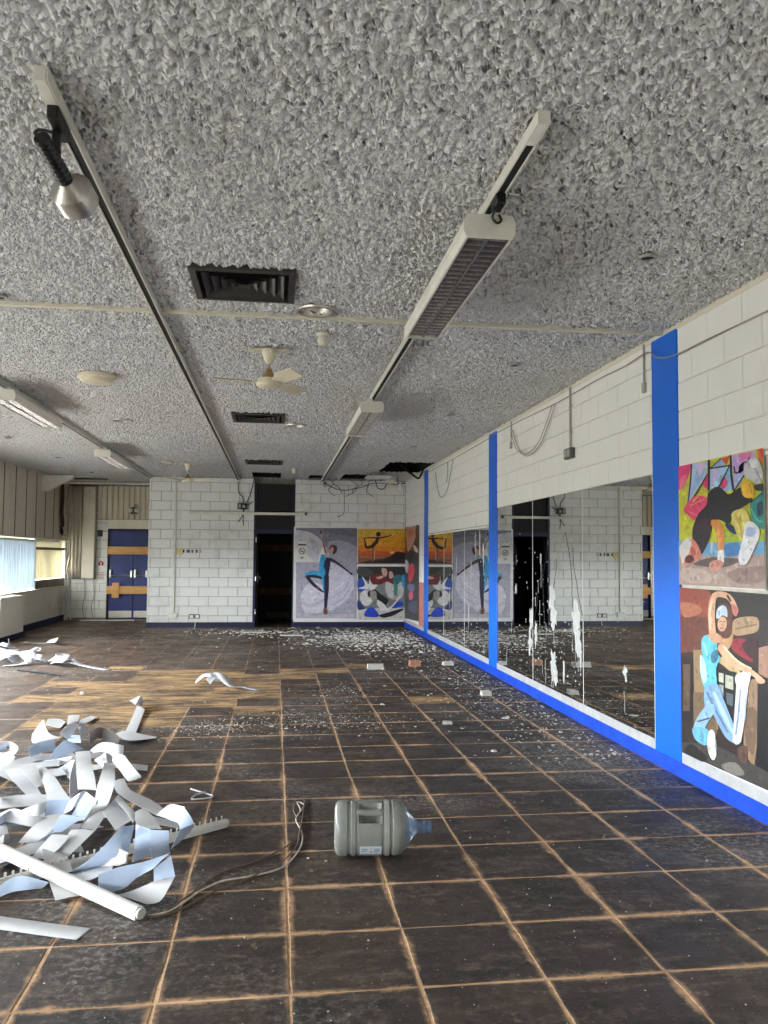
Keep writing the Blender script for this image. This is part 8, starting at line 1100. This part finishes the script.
ORD = ['leftmost', 'second', 'third', 'fourth', 'fifth', 'sixth', 'seventh', 'eighth', 'ninth', 'tenth', 'eleventh', 'twelfth', 'thirteenth', 'fourteenth', 'fifteenth', 'sixteenth', 'seventeenth', 'eighteenth', 'nineteenth', 'twentieth', 'twenty-first', 'twenty-second', 'twenty-third', 'twenty-fourth', 'twenty-fifth']
def px_of(pts): return sum(p[0]/p[1] for p in pts)/len(pts)
BAND = {}
for k, (blue, lab, pts) in enumerate(PILE_VANES):
    if lab is None:
        yy = sum(p[1]+p[4] for p in pts)/len(pts)/2; BAND.setdefault((blue, 0 if yy > 5.9 else 1 if yy > 4.6 else 2), []).append((px_of(pts), k))
VLAB = {}
for (blue, bi), bl in BAND.items():
    for r, (_, k) in enumerate(sorted(bl)):
        VLAB[k] = '%s vane tangled in the %s of the big heap, %s' % (('white', 'blue shaded')[blue], ('back', 'middle', 'front')[bi], 'leftmost there' if r == 0 else ORD[r]+' from the left')
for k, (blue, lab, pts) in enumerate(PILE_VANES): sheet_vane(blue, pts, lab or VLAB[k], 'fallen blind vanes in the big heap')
far_o = sorted((px_of(p), k) for k, (w, p) in enumerate(FAR_VANES) if k not in (0, 7, 8)); far_r = {k: r for r, (_, k) in enumerate(far_o)}
for k, (w, pts) in enumerate(FAR_VANES):
    w *= 1.15; lab = {7: 'long white vane trailing to the right from the far heap', 8: 'white vane lying apart before the boxed casing', 0: 'flat white vane at the front of the far heap'}.get(k) or 'white vane crumpled in the far heap by the left wall, '+('leftmost there' if far_r[k] == 0 else ORD[far_r[k]]+' from the left')
    vane(pts, w, lab, 'fallen blind vanes by the left wall')
for k, (w, pts) in enumerate(SCRAP_VANES): vane(pts, w, ['crumpled white vane on the bare patch, left fold', 'crumpled white vane on the bare patch, upper fold', 'crumpled white vane on the bare patch, trailing end'][k], 'crumpled vanes on the bare patch')
vane([(-1.30, 3.650, .004, 0), (-.894, 3.485, .004, 0), (-.73, 3.423, .004, 0)], .10, 'single white vane lying flat at the front left', 'single fallen vane')

def rail(p, q, r, lab, teeth=False):
    p, q = Vector(p), Vector(q); d = (q-p).normalized(); s = d.cross(Vector((0, 0, 1))).normalized(); L = (q-p).length
    t = thing('blind_headrail', (p+q)/2-Vector((0, 0, (p.z+q.z)/2)), lab, 'rail', 'white blind headrails'); mb = MB(); prof = []
    for k in range(10): a = PI*k/9; prof.append((math.cos(a)*r*.95, r*.35+math.sin(a)*r*.75))
    prof += [(-r*.95, -r*.8), (-r*.3, -r*.8), (-r*.3, -r*.5), (r*.3, -r*.5), (r*.3, -r*.8), (r*.95, -r*.8)]
    vs = [p+s*a+Vector((0, 0, b)) for a, b in prof]+[q+s*a+Vector((0, 0, b)) for a, b in prof]; n = len(prof)
    mb.add(vs, [tuple(range(n)), tuple(range(2*n-1, n-1, -1))]+[(i, (i+1) % n, n+(i+1) % n, n+i) for i in range(n)]); obj('channel', mb, M_RAIL, t)
    for e, sg in ((p, -1), (q, 1)): obj('end_cap', MB().lathe([(-.002, r*.9), (.012, r*.9), (.014, r*.7)], e+Vector((0, 0, r*.1)), d*sg, 14), M_RAIL, t)
    if teeth:
        for k in range(int(L/.035)):
            c = p+d*(.03+.035*k)+Vector((0, 0, r)); obj('carrier_clip', MB().box(c.x-.004, c.x+.004, c.y-.007, c.y+.007, c.z-.004, c.z+.022), M_RAIL, t)
rail((-1.55, 4.42, .10), (-.535, 3.535, .026), .026, 'white blind headrail lying across the front of the heap')
rail((-1.60, 3.62, .022), (-.255, 4.66, .022), .022, 'white blind headrail with clips sticking out of the heap on the right', True)

# ---- cords on the floor
wire('floor_cord', [(-.535, 3.54, .03), (-.50, 3.555, .008), (-.44, 3.58, .006), (-.40, 3.62, .006), (-.31, 3.79, .006), (-.22, 3.885, .008), (-.10, 3.93, .006), (.03, 4.0, .006), (.10, 4.12, .006), (.155, 4.33, .006), (.160, 4.52, .008), (.135, 4.72, .010), (.165, 4.90, .008), (.15, 5.06, .006), (.19, 5.0, .006), (.165, 4.86, .012)], .0042, M_CORDW, 'pale cord trailing from the headrail across the tiles', 'cord')
wire('floor_cord', [(-.53, 3.545, .022), (-.47, 3.545, .006), (-.38, 3.60, .006), (-.28, 3.74, .006), (-.15, 3.86, .006), (-.03, 3.98, .010), (.06, 4.10, .012), (.125, 4.3, .006), (.150, 4.5, .012), (.155, 4.7, .006), (.125, 4.88, .012), (.145, 5.1, .006)], .004, M_CORDB, 'brown cord twisted with the pale cord across the tiles', 'cord')
wire('floor_cord', [(-.44, 3.585, .006), (-.33, 3.80, .006), (-.24, 3.98, .006), (-.08, 4.12, .006), (.04, 4.25, .006), (.13, 4.42, .006), (.16, 4.60, .012), (.20, 5.15, .006)], .0036, M_CORDB, 'thin brown cord lying left of the pale cord', 'cord')
wire('rubber_band', [(-.52, 5.42, .005), (-.44, 5.33, .006), (-.37, 5.25, .006), (-.40, 5.20, .006), (-.49, 5.19, .006), (-.47, 5.27, .012), (-.42, 5.31, .012)], .0055, M_VANEW, 'small bent white wire loop on the tiles behind the headrail end', 'wire')
o = obj('stick', MB().tube([(-3.27, 11.085, .012), (-2.95, 10.82, .02), (-2.63, 10.592, .012)], [.012, .014, .010], 6), M_DARK); tag(o, 'thin black stick on the floor before the far heap', 'stick')

# ---- rubble
def chunk(x, y, s, mat, lab, nm='plaster_chunk', seed=1, cat='rubble'):
    rs = random.Random(seed); pts = [(-s[0]/2, -s[1]/2), (s[0]/2, -s[1]/2), (s[0]/2, s[1]/2), (-s[0]/2, s[1]/2)]; mb = MB()
    pts = [(x+a*rs.uniform(.8, 1.05), y+b*rs.uniform(.8, 1.05)) for a, b in pts]; top = [(x+(a-x)*rs.uniform(.8, .98), y+(b-y)*rs.uniform(.8, .98)) for a, b in pts]
    mb.add([(a, b, 0) for a, b in pts]+[(a, b, s[2]*rs.uniform(.8, 1.1)) for a, b in top], [(0,3,2,1),(4,5,6,7),(0,1,5,4),(1,2,6,5),(2,3,7,6),(3,0,4,7)])
    return tag(obj(nm, mb, mat), lab, cat)
chunk(1.355, 10.93, (.24, .16, .07), M_PLASTER, 'white plaster block in the middle of the far floor', seed=2)
chunk(1.92, 11.18, (.18, .15, .08), M_BRICK, 'pinkish brick fragment beside the white plaster block', 'brick_fragment', 3)
chunk(2.41, 11.24, (.16, .12, .05), M_PLASTER, 'white plaster lump close to the blue baseboard', seed=4)
chunk(1.554, 7.29, (.09, .05, .025), M_PLASTER, 'small white plaster lump on the dark tiles in mid floor', seed=5)
chunk(2.30, 8.75, (.12, .12, .05), M_PLASTER, 'white plaster lump lying before the middle blue post', seed=6)
chunk(-2.05, 9.2, (.05, .05, .03), M_PLASTER, 'tiny white plaster crumb before the bare patch', seed=7)
chunk(-.37, 16.3, (.62, .22, .02), M_PLASTER, 'flat white sheet of plaster before the dark doorway', seed=8)
chunk(.35, 15.6, (.5, .18, .02), M_PLASTER, 'flat plaster flake sheet before the dancer poster', seed=9)
# scattered flakes nobody could count
FV, FF = [], []
def flakes(n, gen, size, seed):
    rs = random.Random(seed)
    for _ in range(n):
        x, y = gen(rs)
        s = min(.06, size*math.exp(rs.gauss(0, .55)))
        if not (XL+.2 < x < XR-.05-s*1.2 and y < YB-.05-s*1.2): continue
        a = rs.uniform(0, PI); k = rs.choice((3, 4, 4, 5)); o = len(FV); h = s*rs.uniform(.1, .35)
        ring = [(x+s*rs.uniform(.6, 1.1)*math.cos(a+2*PI*i/k), y+s*rs.uniform(.6, 1.1)*math.sin(a+2*PI*i/k)) for i in range(k)]
        FV.extend([(p[0], p[1], .0002) for p in ring]+[(x+(p[0]-x)*.8, y+(p[1]-y)*.8, h*rs.uniform(.6, 1.2)+.001) for p in ring])
        FF.append(tuple(range(o+k, o+2*k))); FF.extend([(o+i, o+(i+1) % k, o+k+(i+1) % k, o+k+i) for i in range(k)])
flakes(1700, lambda r: (r.gauss(1.75, .62), r.gauss(14.9, .95)), .021, 1)
flakes(420, lambda r: (r.gauss(-.3, .7), r.gauss(16.4, .45)), .02, 2)
flakes(2000, lambda r: (2.72-abs(r.gauss(0, .5)), r.uniform(5.8, 14)), .0065, 3)
flakes(1500, lambda r: (r.uniform(-3.5, 2.7), 5+11*math.sqrt(r.random())), .0052, 4)
flakes(900, lambda r: (r.gauss(.25, .45), r.gauss(7.5, .3)), .0042, 5)
flakes(400, lambda r: (r.gauss(-.55, .18), r.gauss(7.3, .16)), .0042, 8)
flakes(300, lambda r: (r.gauss(.75, .2), r.gauss(9.0, .4)), .005, 9)
flakes(260, lambda r: (r.uniform(-1, 2.3), r.uniform(2.6, 5)), .003, 6)
ob = obj('plaster_crumbs', MB().add(FV, FF), M_PLASTER); ob['kind'] = 'stuff'; tag(ob, 'white paint flakes and plaster crumbs strewn over the floor', 'debris')
